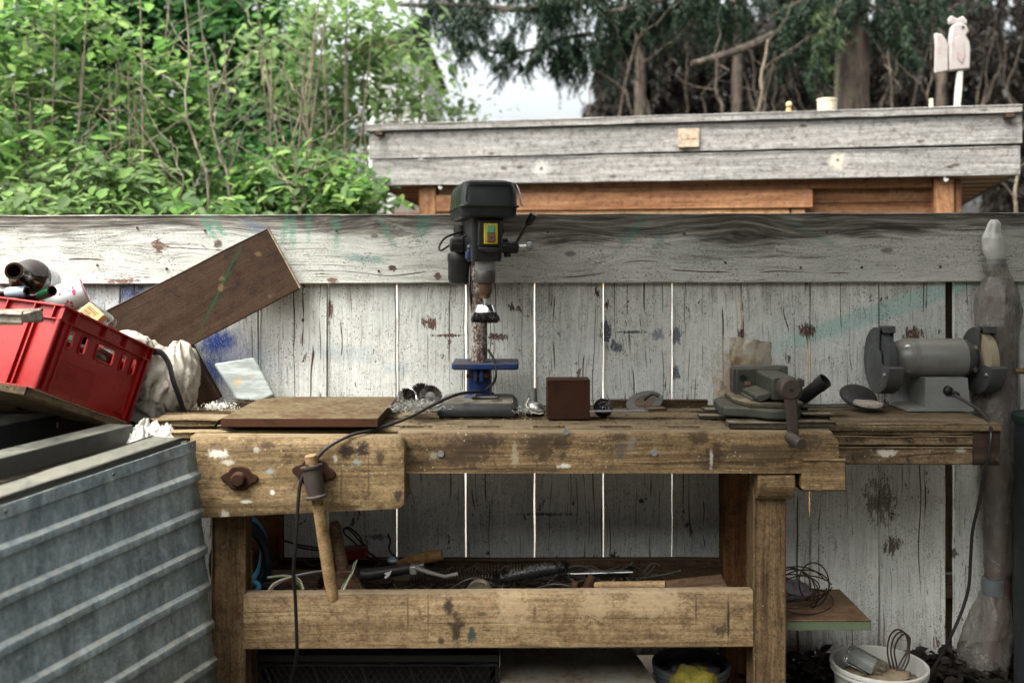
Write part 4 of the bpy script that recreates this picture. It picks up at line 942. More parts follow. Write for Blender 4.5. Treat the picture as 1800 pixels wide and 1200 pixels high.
# dense dark layer at the back, then lit nearer layers
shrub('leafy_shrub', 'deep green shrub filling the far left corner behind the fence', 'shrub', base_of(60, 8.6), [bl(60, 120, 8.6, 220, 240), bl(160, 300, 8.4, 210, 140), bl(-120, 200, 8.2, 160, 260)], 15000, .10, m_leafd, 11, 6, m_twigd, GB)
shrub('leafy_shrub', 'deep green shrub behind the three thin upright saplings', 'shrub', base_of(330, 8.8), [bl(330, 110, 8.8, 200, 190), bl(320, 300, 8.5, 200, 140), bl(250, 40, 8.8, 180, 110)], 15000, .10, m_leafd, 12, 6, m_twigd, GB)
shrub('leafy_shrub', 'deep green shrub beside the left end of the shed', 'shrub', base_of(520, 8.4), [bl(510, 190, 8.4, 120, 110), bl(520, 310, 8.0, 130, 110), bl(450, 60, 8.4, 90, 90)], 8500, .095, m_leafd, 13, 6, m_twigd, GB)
shrub('leafy_shrub', 'bright green shrub leaning over the far left of the fence', 'shrub', base_of(70, 5.8), [bl(90, 90, 5.8, 200, 110), bl(30, 260, 5.4, 150, 70), bl(20, 170, 5.9, 150, 80)], 2600, .082, m_leaf, 14, 6, m_twig, GB, 12, .12, 70)
shrub('leafy_shrub', 'low bright shrub peeping over the fence at its far left', 'shrub', base_of(60, 5.0), [bl(60, 372, 5.0, 120, 28), bl(190, 330, 5.3, 90, 50)], 1500, .078, m_leafy, 15, 3, m_twig, GB, 14, .11, 40)
shrub('leafy_shrub', 'bright shrub just above the brown plank on the fence', 'shrub', base_of(330, 5.6), [bl(300, 220, 5.8, 60, 130), bl(330, 372, 5.2, 120, 32)], 1300, .080, m_leaf, 16, 4, m_twig, GB, 12, .12, 40)
shrub('leafy_shrub', 'bright low shrub against the shed left corner', 'shrub', base_of(540, 5.9), [bl(540, 330, 5.9, 110, 60), bl(600, 345, 5.6, 60, 40), bl(460, 340, 6.0, 60, 50)], 2400, .085, m_leaf, 17, 5, m_twig, GB, 14, .12, 70)
shrub('leafy_shrub', 'sparse tall shrub with pale new leaves over the shed left end', 'shrub', base_of(620, 6.6), [bl(560, 110, 6.8, 130, 100), bl(660, 170, 6.9, 90, 100), bl(620, 30, 6.6, 120, 60)], 1900, .088, m_leafy, 18, 7, m_twig, GB, 9, .14, 50)
shrub('leafy_shrub', 'thin tree with tiny pale leaves in front of the bright sky gap', 'shrub', base_of(725, 7.6), [bl(720, 140, 7.6, 60, 90), bl(790, 190, 7.8, 60, 40)], 700, .07, m_leafy, 19, 6, m_twigd, GB, 7, .14, 0, .35, .017)
# saplings: thin upright stems
SG = 'thin saplings behind the fence'
for i, (a, c, d, r, lb) in enumerate([((365, 400), (322, -30), 5.3, .0085, 'left one of the close pair of thin pale saplings'), ((396, 400), (345, -30), 5.35, .0085, 'right one of the close pair of thin pale saplings'),
        ((257, 400), (246, -30), 5.5, .0085, 'straight thin sapling left of the sapling pair'), ((398, 310), (395, 60), 5.9, .006, 'faint thin sapling just right of the sapling pair'), ((330, 400), (300, 240), 5.2, .005, 'short slanting sapling under the sapling pair'),
        ((128, 400), (140, 250), 5.3, .008, 'stubby pale sapling above the fence at far left'), ((540, 400), (515, 270), 5.5, .010, 'crooked pale sapling above the brown plank end'), ((60, 400), (30, -20), 5.9, .008, 'forked pale sapling at the far left edge'), ((575, 400), (520, 150), 6.0, .007, 'curved sapling leaning away from the shed')]):
    t = thing('sapling', lb, 'sapling', (W(a[0], a[1], d).x, d-D, -.05), None, SG)
    top = W(c[0], c[1], d); bot = W(a[0], a[1], d); bot = bot+(bot-top).normalized()*.0
    p = [Vector((bot.x, bot.y, -.05))]+stem_pts(bot, top, .12, i*5+.3, 10)
    B().tube(p, [r*1.1]+[r*(1-.55*j/10) for j in range(10)], 6).build('trunk', m_twig, t, world=True)
    rb = random.Random(i+60)
    for j in range(5):
        q0 = p[3+j]; s_ = rb.choice((-1, 1)); e = q0+Vector((s_*rb.uniform(.12, .5), rb.uniform(-.2, .2), rb.uniform(.1, .5)))
        B().tube(stem_pts(q0, e, .12, i*7+j, 6), [r*.55, r*.5, r*.42, r*.35, r*.25, r*.12], 5).build('branch', m_twig, t, world=True)
# tangle of pale leafless twigs at the far left
rb = random.Random(77)
for i, (px, py, d) in enumerate(((90, 330, 5.6), (210, 330, 5.7), (570, 300, 6.2), (450, 320, 5.9))):
    t = thing('twiggy_bush', ('pale twiggy bush rising over the far left of the fence', 'pale twiggy bush left of the straight thin sapling', 'pale twiggy bush with forked stems near the shed end', 'pale twiggy bush right of the sapling pair')[i], 'bush', (W(px, py, d).x, d-D, -.05), None, 'twiggy bushes behind the fence')
    for s_ in range(7):
        a = Vector((W(px, py, d).x+rb.uniform(-.1, .1), d-D+rb.uniform(-.1, .1), -.05)); e = W(px+rb.uniform(-130, 130), rb.uniform(-40, 180), d+rb.uniform(-.3, .3))
        p = stem_pts(a, e, .4, i*11+s_, 10); bb = B().tube(p, [.009*(1-.65*j/10) for j in range(10)], 5)
        for j in range(4, 9):
            e2 = p[j]+Vector((rb.uniform(-.4, .4), rb.uniform(-.2, .2), rb.uniform(.05, .45)))
            bb.tube(stem_pts(p[j], e2, .15, i+j*3+s_, 5), [.0045, .004, .0035, .0028, .0018], 4)
        bb.build('stem', m_twig, t, world=True)

# spruce with hanging fronds
def fronds(rng, starts, length, nspr, size, tip=False):
    vs = []
    n = len(starts)
    L = rng.uniform(length[0], length[1], n)
    sway = rng.normal(0, .10, (n, 2))
    u = (np.arange(nspr)+.5)/nspr
    uu = np.repeat(u[None, :], n, 0)+rng.normal(0, .02, (n, nspr))
    c = np.stack([starts[:, 0:1]+sway[:, 0:1]*uu*L[:, None]+.03*np.sin(uu*5+starts[:, 0:1]*9), starts[:, 1:2]+sway[:, 1:2]*uu, starts[:, 2:3]-uu*L[:, None]], 2).reshape(-1, 3)
    k = len(c); fac = np.repeat(np.ones(n)[:, None], nspr, 1).reshape(-1); tap = (1.15-.75*uu).reshape(-1)
    yaw = rng.uniform(0, 2*np.pi, k); d = np.stack([np.cos(yaw), np.sin(yaw), rng.uniform(-1.9, -.5, k)], 1); d /= np.linalg.norm(d, axis=1)[:, None]
    s = np.cross(d, rng.normal(0, 1, (k, 3))); s /= np.linalg.norm(s, axis=1)[:, None]
    Ls = size*rng.uniform(.6, 1.4, k)*tap
    tpl = np.array([[0, 0], [-.085, .4], [0, 1], [.085, .4]])
    v = c[:, None, :]+Ls[:, None, None]*(tpl[None, :, 0:1]*s[:, None, :]+tpl[None, :, 1:2]*d[:, None, :])
    f = (np.arange(k)*4)[:, None]+np.arange(4)[None, :]
    return v.reshape(-1, 3), f
def spruce(label, base_px, d, seed, trunk_r, limbs, frond_boxes, name='spruce_tree', sz=.058):
    rng = np.random.default_rng(seed); t = thing(name, label, 'tree', base_of(base_px, d), None, 'conifers beyond the shed')
    bx = W(base_px, 465, d); bb = B()
    pr = [(trunk_r*1.7, 0), (trunk_r*1.35, .5), (trunk_r*1.15, 1.6), (trunk_r, 2.6), (trunk_r*.85, 4.0), (trunk_r*.6, 6.5), (trunk_r*.2, 9.5)]
    pp = []
    for (r, h) in pr:
        pp.append((r, h))
    B().lathe(pp, (bx.x, bx.y, -.1), (.012, 0, 1), 18, wob=.12, seed=seed).build('trunk', m_bark, t, world=True)
    for (pts, r) in limbs:
        p3 = [W(*q) for q in pts]; q3 = []
        for i in range(len(p3)-1):
            for j in range(4): q3.append(p3[i].lerp(p3[i+1], j/4)+Vector((0, 0, .02*mn.noise(Vector((i+j/4., seed, 0))))))
        q3.append(p3[-1]); n = len(q3)
        B().tube(q3, [r*(1-.6*j/n) for j in range(n)], 7).build('limb', m_bark, t, world=True)
    vs = []; fs = []; k = 0
    for (pts, n, ln, jit) in frond_boxes:
        p3 = [W(*q) for q in pts]; p3 = [np.array(p[:]) for p in p3]; seg = len(p3)-1
        u = rng.uniform(0, 1, n)**.85*seg; k0 = np.minimum(u.astype(int), seg-1); fr_ = (u-k0)[:, None]
        P3 = np.array(p3); st_ = P3[k0]*(1-fr_)+P3[k0+1]*fr_+rng.normal(0, 1, (n, 3))*np.array([jit*.5, jit*1.5, jit*.45])
        lens = (ln[0], ln[1]); v, f = fronds(rng, st_, lens, 120, sz); vs.append(v); fs.append(f+k); k += len(v)
        bb_ = B(); q3 = []
        for i in range(seg):
            for j in range(4): q3.append(Vector(p3[i]).lerp(Vector(p3[i+1]), j/4)+Vector((0, 0, .03*mn.noise(Vector((i+j/4., seed+len(vs), 0))))))
        q3.append(Vector(p3[-1])); m_ = len(q3)
        bb_.tube(q3, [.022*(1-.8*j/m_) for j in range(m_)], 6)
        for j in range(0, n, 3):
            s0 = Vector(st_[j]); q_ = min(q3, key=lambda z: (z-s0).length_squared); bb_.tube([q_, s0], [.006, .003], 4, False)
        bb_.build('bough', m_twigd, t, world=True)
    np_obj('needles', np.concatenate(vs), np.concatenate(fs), m_needle, t, 'stuff')
    return t
sp = spruce('tall spruce with a thick brown trunk rising behind the tub on the shed roof', 1493, 8.6, 5, .135,
    [([(1500, 20, 8.6), (1440, 40, 8.3), (1360, 62, 8.0), (1280, 95, 7.8), (1215, 112, 7.7)], .05), ([(1490, -60, 8.6), (1300, -40, 8.1), (1120, 12, 7.8), (1060, 22, 7.7)], .04), ([(1490, -120, 8.6), (1200, -60, 8.0), (980, 20, 7.8), (820, 10, 7.7), (700, 8, 7.7)], .04),
     ([(1505, -40, 8.6), (1620, 10, 8.4), (1700, 90, 8.3)], .03)],
    [([(1490, -50, 8.5), (1250, -30, 8.0), (1000, 5, 7.7), (840, 28, 7.7), (745, 15, 7.8)], 120, (.12, .42), .12),
     ([(1250, -60, 8.0), (1000, -30, 7.8), (860, -25, 7.8), (760, -30, 7.8)], 80, (.15, .4), .12),
     ([(1400, -60, 8.2), (1200, -45, 7.9), (1000, -15, 7.7), (960, 0, 7.7)], 90, (.25, .6), .12),
     ([(1300, -40, 8.2), (1150, 30, 8.0), (1040, 80, 7.9), (985, 95, 7.9)], 90, (.12, .4), .10),
     ([(1250, -40, 8.2), (1120, 5, 7.9), (1050, 40, 7.8)], 60, (.3, .75), .08),
     ([(1485, -40, 8.4), (1420, -5, 8.0), (1355, 30, 7.9)], 70, (.2, .55), .09),
     ([(1485, 0, 8.4), (1445, 30, 8.1), (1400, 85, 7.9)], 45, (.12, .4), .07),
     ([(1505, -50, 8.5), (1600, -20, 8.3), (1690, 30, 8.2)], 70, (.12, .45), .10),
     ([(1505, -10, 8.5), (1570, 40, 8.3), (1605, 95, 8.2)], 40, (.1, .35), .08),
     ([(1400, -60, 8.4), (1310, 0, 8.2), (1235, 25, 8.1)], 55, (.15, .5), .10),
     ([(760, 20, 7.9), (735, 45, 8.0), (705, 60, 8.0)], 22, (.1, .28), .08),
     ([(1490, -30, 8.4), (1470, 20, 8.0), (1435, 80, 7.75), (1425, 120, 7.7)], 45, (.12, .4), .06),
     ([(1040, 60, 7.9), (960, 80, 7.8), (880, 95, 7.8), (800, 80, 7.9)], 34, (.08, .3), .10),
     ([(960, 60, 7.8), (930, 100, 7.8)], 8, (.15, .4), .04), ([(900, 60, 7.8), (870, 90, 7.8)], 8, (.12, .32), .04)])
rng = np.random.default_rng(8)
st8 = np.array([W(a, c, e)[:] for a, c, e in zip(rng.uniform(1425, 1490, 22), rng.uniform(0, 150, 22), rng.normal(7.7, .1, 22))])
v, f = fronds(rng, st8, (.1, .3), 16, .08); np_obj('new_tips', v, f, m_needlet, sp, 'stuff')
# dark dead-twig conifers farther back on the right
def thicket(label, px, d, boxes, n, seed, mat=m_dead):
    rng = np.random.default_rng(seed); t = thing('dense_conifer', label, 'tree', base_of(px, d), None, 'dark conifers behind the spruce')
    bx = W(px, 465, d)
    B().lathe([(.10, 0), (.08, 1.5), (.06, 3.5), (.02, 5.2)], (bx.x, bx.y, -.1), (.01, 0, 1), 10, wob=.15, seed=seed).build('trunk', m_twigd, t, world=True)
    vs = []; fs = []; k = 0
    for (x0, y0, x1, y1, w_) in boxes:
        m = int(n*w_); p = rng.uniform(0, 1, (m, 3))
        st_ = np.array([W(x0+(x1-x0)*a, y0+(y1-y0)*c, d+e*1.4)[:] for a, c, e in p])
        v, f = fronds(rng, st_, (.25, .6), 110, .095); vs.append(v); fs.append(f+k); k += len(v)
    np_obj('needles', np.concatenate(vs), np.concatenate(fs), mat, t, 'stuff')
    rb = random.Random(seed)
    for i in range(5):
        a = W(px+rb.uniform(-140, 140), 230, d-.6); c = a+Vector((rb.uniform(-.4, .4), 0, rb.uniform(.5, 1.3)))
        B().tube(stem_pts(a, c, .16, seed+i, 9), [.010, .009, .008, .007, .006, .005, .004, .003, .002], 5).build('branch', m_twigd, t, world=True)
    return t
thicket('dark conifer right of the bright sky gap', 1120, 10.6, [(1050, 70, 1200, 240, .55), (1080, 10, 1220, 120, .4), (1020, 175, 1070, 240, .08)], 620, 21)
thicket('dark conifer behind the long bare limb', 1290, 11.0, [(1180, 40, 1400, 240, .8), (1200, -10, 1400, 60, .22)], 620, 22)
thicket('dark conifer behind the thick spruce trunk', 1470, 11.4, [(1370, 30, 1580, 240, .9), (1390, -40, 1500, 40, .2)], 620, 23)
thicket('dark conifer behind the wooden rooster', 1650, 11.0, [(1550, 60, 1760, 300, .75), (1560, -20, 1700, 80, .28)], 620, 24)
thicket('dark conifer at the far right edge', 1830, 10.4, [(1730, 70, 1960, 420, .85), (1690, -40, 1900, 70, .28)], 700, 25)
# ivy stems hanging / bare saplings on the right
for i, (a, c, d, r, lb) in enumerate([((1268, 215), (1258, 95), 7.4, .014, 'bare leaning trunk under the long limb'), ((1328, 215), (1350, 70), 7.5, .014, 'paler bare trunk right of the leaning one under the limb'), ((1345, 215), (1362, 90), 7.6, .008, 'thin bare trunk beside the pale one under the limb'),
        ((1575, 215), (1560, 90), 7.6, .012, 'bare trunk right of the thick spruce trunk'), ((1630, 205), (1640, 120), 7.4, .009, 'bent bare sapling left of the rooster'), ((1782, 390), (1792, 280), 6.6, .014, 'pale bare stem right of the shed wall'), ((1085, 220), (1120, 60), 7.6, .012, 'arching bare stem at the right of the sky gap'), ((1140, 220), (1115, 50), 7.7, .010, 'straight bare stem crossing the arching one')]):
    bp = W(a[0], a[1], d); t = thing('bare_trunk', lb, 'tree', (bp.x, bp.y, -.05), None, 'bare trunks behind the shed')
    p = [Vector((bp.x, bp.y, -.05))]+stem_pts(bp, W(c[0], c[1], d), .05, i*3+.7, 9)
    B().tube(p, [r*1.2]+[r*(1-.5*j/9) for j in range(9)], 7).build('trunk', m_twigd if i not in (1, 5) else m_twig, t, world=True)
    rb = random.Random(i+160)
    for j in range(3):
        q0 = p[4+j*2]; e = q0+Vector((rb.uniform(-.5, .5), rb.uniform(-.2, .2), rb.uniform(.1, .5)))
        B().tube(stem_pts(q0, e, .15, i*7+j, 6), [r*.5, r*.45, r*.4, r*.3, r*.2, r*.1], 5).build('branch', m_twigd, t, world=True)
# far house glimpsed between shrub and spruce, and a low brick wall beside the shed
h = thing('far_house', 'pale grey house wall glimpsed between the shrubs left of the shed', 'house', (W(690, 465, 12).x, 12-D, 0))
x0 = W(655, 465, 12).x; x1 = W(748, 465, 12).x
B().box(x0, x1, 12-D, 15-D, -.05, W(0, 92, 12).z).build('wall', m_house, h, world=True)
B().box(x0-.07, x0+.03, 11.93-D, 12.03-D, -.05, W(0, 110, 12).z).build('corner_trim', m_housew, h, world=True, bevel=.005)
B().prism([(x0-.3, W(0, 92, 12).z), (x1+.1, W(0, 92, 12).z), (x1-.1, W(0, 60, 12).z), (x0-.3, W(0, 80, 12).z)], 11.8-D, 15-D, 'y').build('roof', m_darkw, h, world=True)
bw = thing('brick_wall', 'low orange brick wall seen between fence and shed corner', 'wall', (W(715, 465, 6.9).x, 6.9-D, 0))
bx0 = W(688, 465, 6.9).x; B().box(bx0, bx0+.6, 6.905-D, 7.0-D, -.05, 1.86).build('mortar', m_mortar, bw, world=True)
bm_ = B().box(0, .105, 0, .02, 0, .052).mesh('brick', m_brick, 0)
for r in range(27):
    for c in range(6):
        o = bpy.data.objects.new('brick', bm_); x = bx0+.002+c*.115-(.055 if r % 2 else 0)
        if x < bx0-.001: x = bx0
        link(o, bw, inv(bw) @ Matrix.Translation((x, 6.889-D, .05+r*.064)))
# ---------------------------------------------------------------- drill press
CX, CY = -.110, .42
dp = thing('drill_press', 'bench drill press with black belt cover and blue table standing on the workbench', 'drill press', (CX, CY, BT))
def arc_rect(hw, hd, r, n=5):
    pts = []
    for (sx, sy, a0) in ((1, 1, 0), (-1, 1, 90), (-1, -1, 180), (1, -1, 270)):
        for i in range(n):
            a = rad(a0+90*i/(n-1)); pts.append((sx*(hw-r)+r*math.cos(a), sy*(hd-r)+r*math.sin(a)))
    return pts
def loft(secs, cap=True):
    """secs: list of (pts2d, z, dx, dy)"""
    b = B(); n = len(secs[0][0]); vs = []; fs = []
    for (pts, z, dx, dy) in secs: vs += [(p[0]+dx, p[1]+dy, z) for p in pts]
    for i in range(len(secs)-1):
        for k in range(n): fs.append((i*n+k, i*n+(k+1) % n, (i+1)*n+(k+1) % n, (i+1)*n+k))
    if cap: fs += [tuple(range(n-1, -1, -1)), tuple(range((len(secs)-1)*n, len(secs)*n))]
    return b.add(vs, fs)
# base casting: feet, tapering plate with two slots
by = .375-CY
bs = loft([(arc_rect(.129, .128, .02), .006, 0, by), (arc_rect(.130, .129, .02), .012, 0, by), (arc_rect(.128, .127, .02), .030, 0, by), (arc_rect(.119, .119, .02), .042, 0, by), (arc_rect(.116, .116, .02), .0425, 0, by)])
base = bs.build('base', m_charcoal, dp, smooth=35)
loft([(arc_rect(.115, .115, .018), .0420, 0, by), (arc_rect(.113, .113, .018), .0465, 0, by)]).build('base_top', m_basetop, base, smooth=35)
for sx in (-1, 1):
    for sy in (-1, 1):
        loft([(arc_rect(.018, .018, .006, 3), 0, sx*.104, by+sy*.104), (arc_rect(.022, .022, .006, 3), .012, sx*.104, by+sy*.104)]).build('foot', m_charcoal, base)
for sx in (-1, 1):
    loft([(arc_rect(.018, .010, .006, 3), .0425, sx*.062, by-.070), (arc_rect(.018, .010, .006, 3), .0476, sx*.062, by-.070)]).build('slot_rim', m_black, base)
B().lathe([(.052, .044), (.052, .050), (.043, .054), (.041, .082), (.036, .086)], (0, 0, 0), (0, 0, 1), 28).build('column_flange', m_navy, dp)
for a in (20, 140, 260):
    B().lathe([(.006, .05), (.006, .058), (.0, .059)], (.046*math.cos(rad(a)), .046*math.sin(rad(a)), 0), (0, 0, 1), 8).build('bolt', m_dsteel, dp)
B().lathe([(.027, .05), (.027, .60)], (0, 0, 0), (0, 0, 1), 32).build('column', m_column, dp)
# blue table on its clamp
tz = 1.083-BT
tb = loft([(arc_rect(.105, .09, .010), tz-.020, .022, .015), (arc_rect(.110, .095, .010), tz-.016, .022, .015), (arc_rect(.110, .095, .010), tz-.002, .022, .015), (arc_rect(.108, .093, .010), tz, .022, .015)])
tbl = tb.build('table', m_blue, dp, smooth=35)
for sx in (-1, 1):
    loft([(arc_rect(.026, .008, .006, 3), tz-.001, sx*.062+.022, -.02), (arc_rect(.026, .008, .006, 3), tz+.0012, sx*.062+.022, -.02)]).build('table_slot', m_darkw, tbl)
B().lathe([(.040, tz-.095), (.042, tz-.09), (.042, tz-.005), (.039, tz)], (0, 0, 0), (0, 0, 1), 26).build('table_clamp', m_blue, dp)
for sx in (-1, 1):
    B().box(sx*.010-.007, sx*.010+.007, -.062, -.035, tz-.062, tz-.022).build('clamp_lug', m_blue, dp, bevel=.004)
B().tube([(-.040, -.052, tz-.042), (.040, -.052, tz-.042)], .0065, 8).build('clamp_bolt', m_rust, dp)
B().lathe([(.011, 0), (.011, .008)], (.020, -.052, tz-.042), (1, 0, 0), 6).build('nut', m_rust, dp)
# head group is swivelled 9 degrees on the column
H = Matrix.Rotation(rad(9), 4, 'Z')
def HB(): return B()
def hbuild(b, name, mat, par=dp, **k): return b.build(name, mat, par, M=H, **k)
hz = lambda z: z-BT
hd = loft([(arc_rect(.046, .09, .016), hz(1.418), 0, -.115), (arc_rect(.048, .10, .018), hz(1.43), 0, -.11), (arc_rect(.050, .128, .018), hz(1.50), 0, -.085), (arc_rect(.052, .150, .018), hz(1.562), 0, -.07)])
hbuild(hd, 'head', m_charcoal, smooth=35)
hbuild(loft([(arc_rect(.044, .06, .018), hz(1.425), 0, 0), (arc_rect(.044, .06, .018), hz(1.56), 0, 0)]), 'column_housing', m_navy)
# raised front plate with the switch
hbuild(B().box(-.032, .042, -.232, -.205, hz(1.462), hz(1.553)), 'front_plate', m_black, bevel=.006)
hbuild(B().prism([(-.030, hz(1.462)), (.040, hz(1.462)), (.036, hz(1.452)), (.02, hz(1.446)), (-.01, hz(1.446)), (-.026, hz(1.452))], -.234, -.2, 'y'), 'front_lip', m_black, bevel=.003)
sw = hbuild(B().box(-.0145, .0285, -.241, -.231, hz(1.472), hz(1.5365)), 'switch_plate', m_yellow, bevel=.002)
s1 = hbuild(B().box(-.006, .019, -.246, -.240, hz(1.506), hz(1.530)), 'green_button', m_green, sw, bevel=.0025); s1.matrix_basis = Matrix.Identity(4)
s2 = hbuild(B().box(-.006, .020, -.248, -.240, hz(1.478), hz(1.504)), 'red_button', m_redbtn, sw, bevel=.003); s2.matrix_basis = Matrix.Identity(4)
B().box(.0055, .0085, -.2492, -.2475, hz(1.488), hz(1.494)).build('button_mark', m_charcoal, sw)
# belt cover: lower tray and upper lid meeting in a flange
z0, zf, z1 = hz(1.5535), hz(1.590), hz(1.668)
cy = -.075
lo = loft([(arc_rect(.080, .178, .03), z0, 0, cy), (arc_rect(.086, .188, .03), z0+.006, 0, cy), (arc_rect(.0895, .194, .03), zf-.003, 0, cy)])
hbuild(lo, 'cover_tray', m_cover, smooth=35)
fl = loft([(arc_rect(.0935, .199, .03), zf-.004, 0, cy), (arc_rect(.095, .2005, .03), zf-.001, 0, cy), (arc_rect(.0935, .199, .03), zf+.003, 0, cy)])
hbuild(fl, 'cover_flange', m_cover)
up = loft([(arc_rect(.090, .195, .03), zf, 0, cy), (arc_rect(.087, .190, .03), zf+.045, 0, cy), (arc_rect(.083, .184, .03), z1-.012, 0, cy), (arc_rect(.078, .178, .028), z1-.003, 0, cy), (arc_rect(.070, .170, .026), z1, 0, cy)])
lid = hbuild(up, 'cover_lid', m_cover, smooth=30)
pn = hbuild(loft([(arc_rect(.064, .160, .022), z1-.001, 0, cy), (arc_rect(.062, .158, .022), z1+.003, 0, cy)]), 'lid_panel', m_cover, lid); pn.matrix_basis = Matrix.Identity(4)
# front face moulding on the lid
mo = B().tube([(-.072, cy-.1925, zf+.012), (-.074, cy-.192, zf+.02), (-.0705, cy-.1905, z1-.022), (-.062, cy-.189, z1-.014), (.062, cy-.189, z1-.014), (.0705, cy-.1905, z1-.022), (.074, cy-.192, zf+.02), (.072, cy-.1925, zf+.012)], .0018, 5)
mo2 = hbuild(mo, 'lid_moulding', m_cover, lid); mo2.matrix_basis = Matrix.Identity(4)
hk2 = hbuild(B().tube([(.082, cy-.196, z1-.012), (.0895, cy-.199, z1-.03), (.0925, cy-.200, zf+.03), (.096, cy-.202, zf+.006), (.100, cy-.202, zf-.002)], [.002, .003, .003, .003, .002], 6), 'lid_clip', m_steel, lid); hk2.matrix_basis = Matrix.Identity(4)
# motor behind the column
mz = hz(1.30)
hbuild(B().lathe([(.030, 0), (.044, .006), (.049, .018), (.049, .075), (.051, .08), (.051, .10), (.047, .108), (.032, .115), (.030, .20)], (-.050, .062, mz+.04), (0, 0, 1), 28), 'motor', m_black, smooth=35)
hbuild(B().box(-.085, -.03, -.01, .05, hz(1.45), hz(1.50)), 'motor_bracket', m_black, bevel=.008)
# depth-stop clamp on the left, feed hub and lever on the right
hbuild(B().lathe([(.018, -.060), (.023, -.056), (.023, -.02), (.018, -.016)], (-.047, -.09, hz(1.472)), (1, 0, 0), 20), 'clamp_knob', m_black)
hbuild(B().lathe([(.0, -.006), (.019, -.006), (.019, .014), (.0, .014)], (-.052, -.118, hz(1.468)), (1, 0, 0), 20), 'clamp_plate', m_charcoal)
hbuild(B().lathe([(.008, -.01), (.008, .022)], (-.047, -.140, hz(1.465)), (1, 0, 0), 12), 'clamp_pin', m_chrome)
hbuild(B().box(-.058, -.038, -.155, -.09, hz(1.425), hz(1.456)), 'clamp_block', m_navy, bevel=.004)
hy = -.12
hbuild(B().lathe([(.034, .030), (.034, .046), (.020, .060), (.020, .078)], (0, hy, hz(1.474)), (1, 0, 0), 24), 'feed_boss', m_charcoal)
hub = hbuild(B().lathe([(.0195, .050), (.021, .056), (.021, .108), (.018, .112)], (0, hy, hz(1.466)), (1, 0, -.02), 22), 'feed_hub', m_black)
lv = B().tube([(.100, hy-.010, hz(1.470)), (.126, hy-.045, hz(1.522)), (.146, hy-.066, hz(1.558))], .0048, 10); l1 = hbuild(lv, 'feed_lever', m_dsteel)
k1 = B().lathe([(.009, -.024), (.0115, -.02), (.0125, .010), (.0115, .016), (.0, .017)], (.145, hy-.065, hz(1.556)), (.22, -.25, .45), 16)
hbuild(k1, 'lever_knob', m_black)
hbuild(B().tube([(.108, hy, hz(1.465)), (.145, hy-.012, hz(1.468))], .0058, 10), 'feed_lever', m_chrome)
hbuild(B().lathe([(.006, -.008), (.013, -.005), (.0145, .004), (.011, .011), (0, .013)], (.146, hy-.012, hz(1.468)), (1, -.3, .1), 16), 'lever_knob', m_greysteel)
hbuild(B().lathe([(.012, 0), (.012, .012)], (.078, hy, hz(1.432)), (0, 0, 1), 6), 'lock_nut', m_black)
hbuild(B().lathe([(.010, 0), (.013, .004), (.013, .014), (.009, .017)], (.052, hy+.02, hz(1.520)), (1, 0, 0), 14), 'side_knob', m_black)
# quill, chuck, wire cup brush
sx_, sy_ = .0, -.158
sp_ = (sx_, sy_, 0)
hbuild(B().lathe([(.030, hz(1.385)), (.033, hz(1.39)), (.033, hz(1.42))], sp_, (0, 0, 1), 26), 'quill', m_greysteel)
hbuild(B().lathe([(.020, hz(1.345)), (.031, hz(1.350)), (.033, hz(1.356)), (.033, hz(1.388)), (.030, hz(1.394)), (.018, hz(1.398))], sp_, (0, 0, 1), 26), 'chuck', m_dsteel, smooth=30)
hbuild(B().lathe([(.010, hz(1.300)), (.014, hz(1.303)), (.0205, hz(1.318)), (.022, hz(1.322)), (.022, hz(1.347))], sp_, (0, 0, 1), 20), 'chuck_sleeve', m_rustmetal)
hbuild(B().lathe([(.005, hz(1.268)), (.0055, hz(1.29)), (.009, hz(1.3005))], sp_, (0, 0, 1), 14), 'shank', m_chrome)
hbuild(B().lathe([(.010, hz(1.284)), (.029, hz(1.280)), (.037, hz(1.262)), (.038, hz(1.257)), (.032, hz(1.256))], sp_, (0, 0, 1), 28), 'brush_cup', m_chrome)
rb = random.Random(3); bb = B()
for i in range(1000):
    a = rb.uniform(0, 6.283); r0 = rb.uniform(.016, .034); r1 = r0*1.12+rb.uniform(.001, .013); da = rb.uniform(-.18, .18)
    bb.tube([(sx_+r0*math.cos(a), sy_+r0*math.sin(a), hz(1.2585)), (sx_+r1*math.cos(a+da), sy_+r1*math.sin(a+da), hz(1.224)+rb.uniform(-.002, .016))], [.0012, .0010], 3, False)
tag(hbuild(bb, 'brush_bristles', m_bristle, smooth=0), kind='stuff')
hbuild(B().lathe([(.030, hz(1.230)), (.040, hz(1.234)), (.036, hz(1.256))], sp_, (0, 0, 1), 24), 'bristle_core', m_cord)
# cables of the drill press
cp = [(-.05, .03, 1.52), (-.11, -.005, 1.50), (-.135, -.02, 1.47), (-.13, -.03, 1.455), (-.10, -.05, 1.475), (-.05, -.06, 1.505)]
def smoothp(pts, k=5):
    pts = [Vector(p) for p in pts]; out = []
    for i in range(len(pts)-1):
        p0 = pts[max(i-1, 0)]; p1 = pts[i]; p2 = pts[i+1]; p3 = pts[min(i+2, len(pts)-1)]
        for j in range(k):
            t = j/k
            out.append(.5*((2*p1)+(p2-p0)*t+(2*p0-5*p1+4*p2-p3)*t*t+(3*p1-p0-3*p2+p3)*t*t*t))
    return out+[pts[-1]]
hbuild(B().tube(smoothp([(a, b_, hz(c)) for a, b_, c in cp]), .0038, 7), 'switch_cable', m_cord)
B().tube(smoothp([P(828, 455, .45), P(826, 500, .40), P(830, 545, .42), P(834, 590, .45)]), .0045, 7).build('motor_cable', m_cord, dp, world=True)
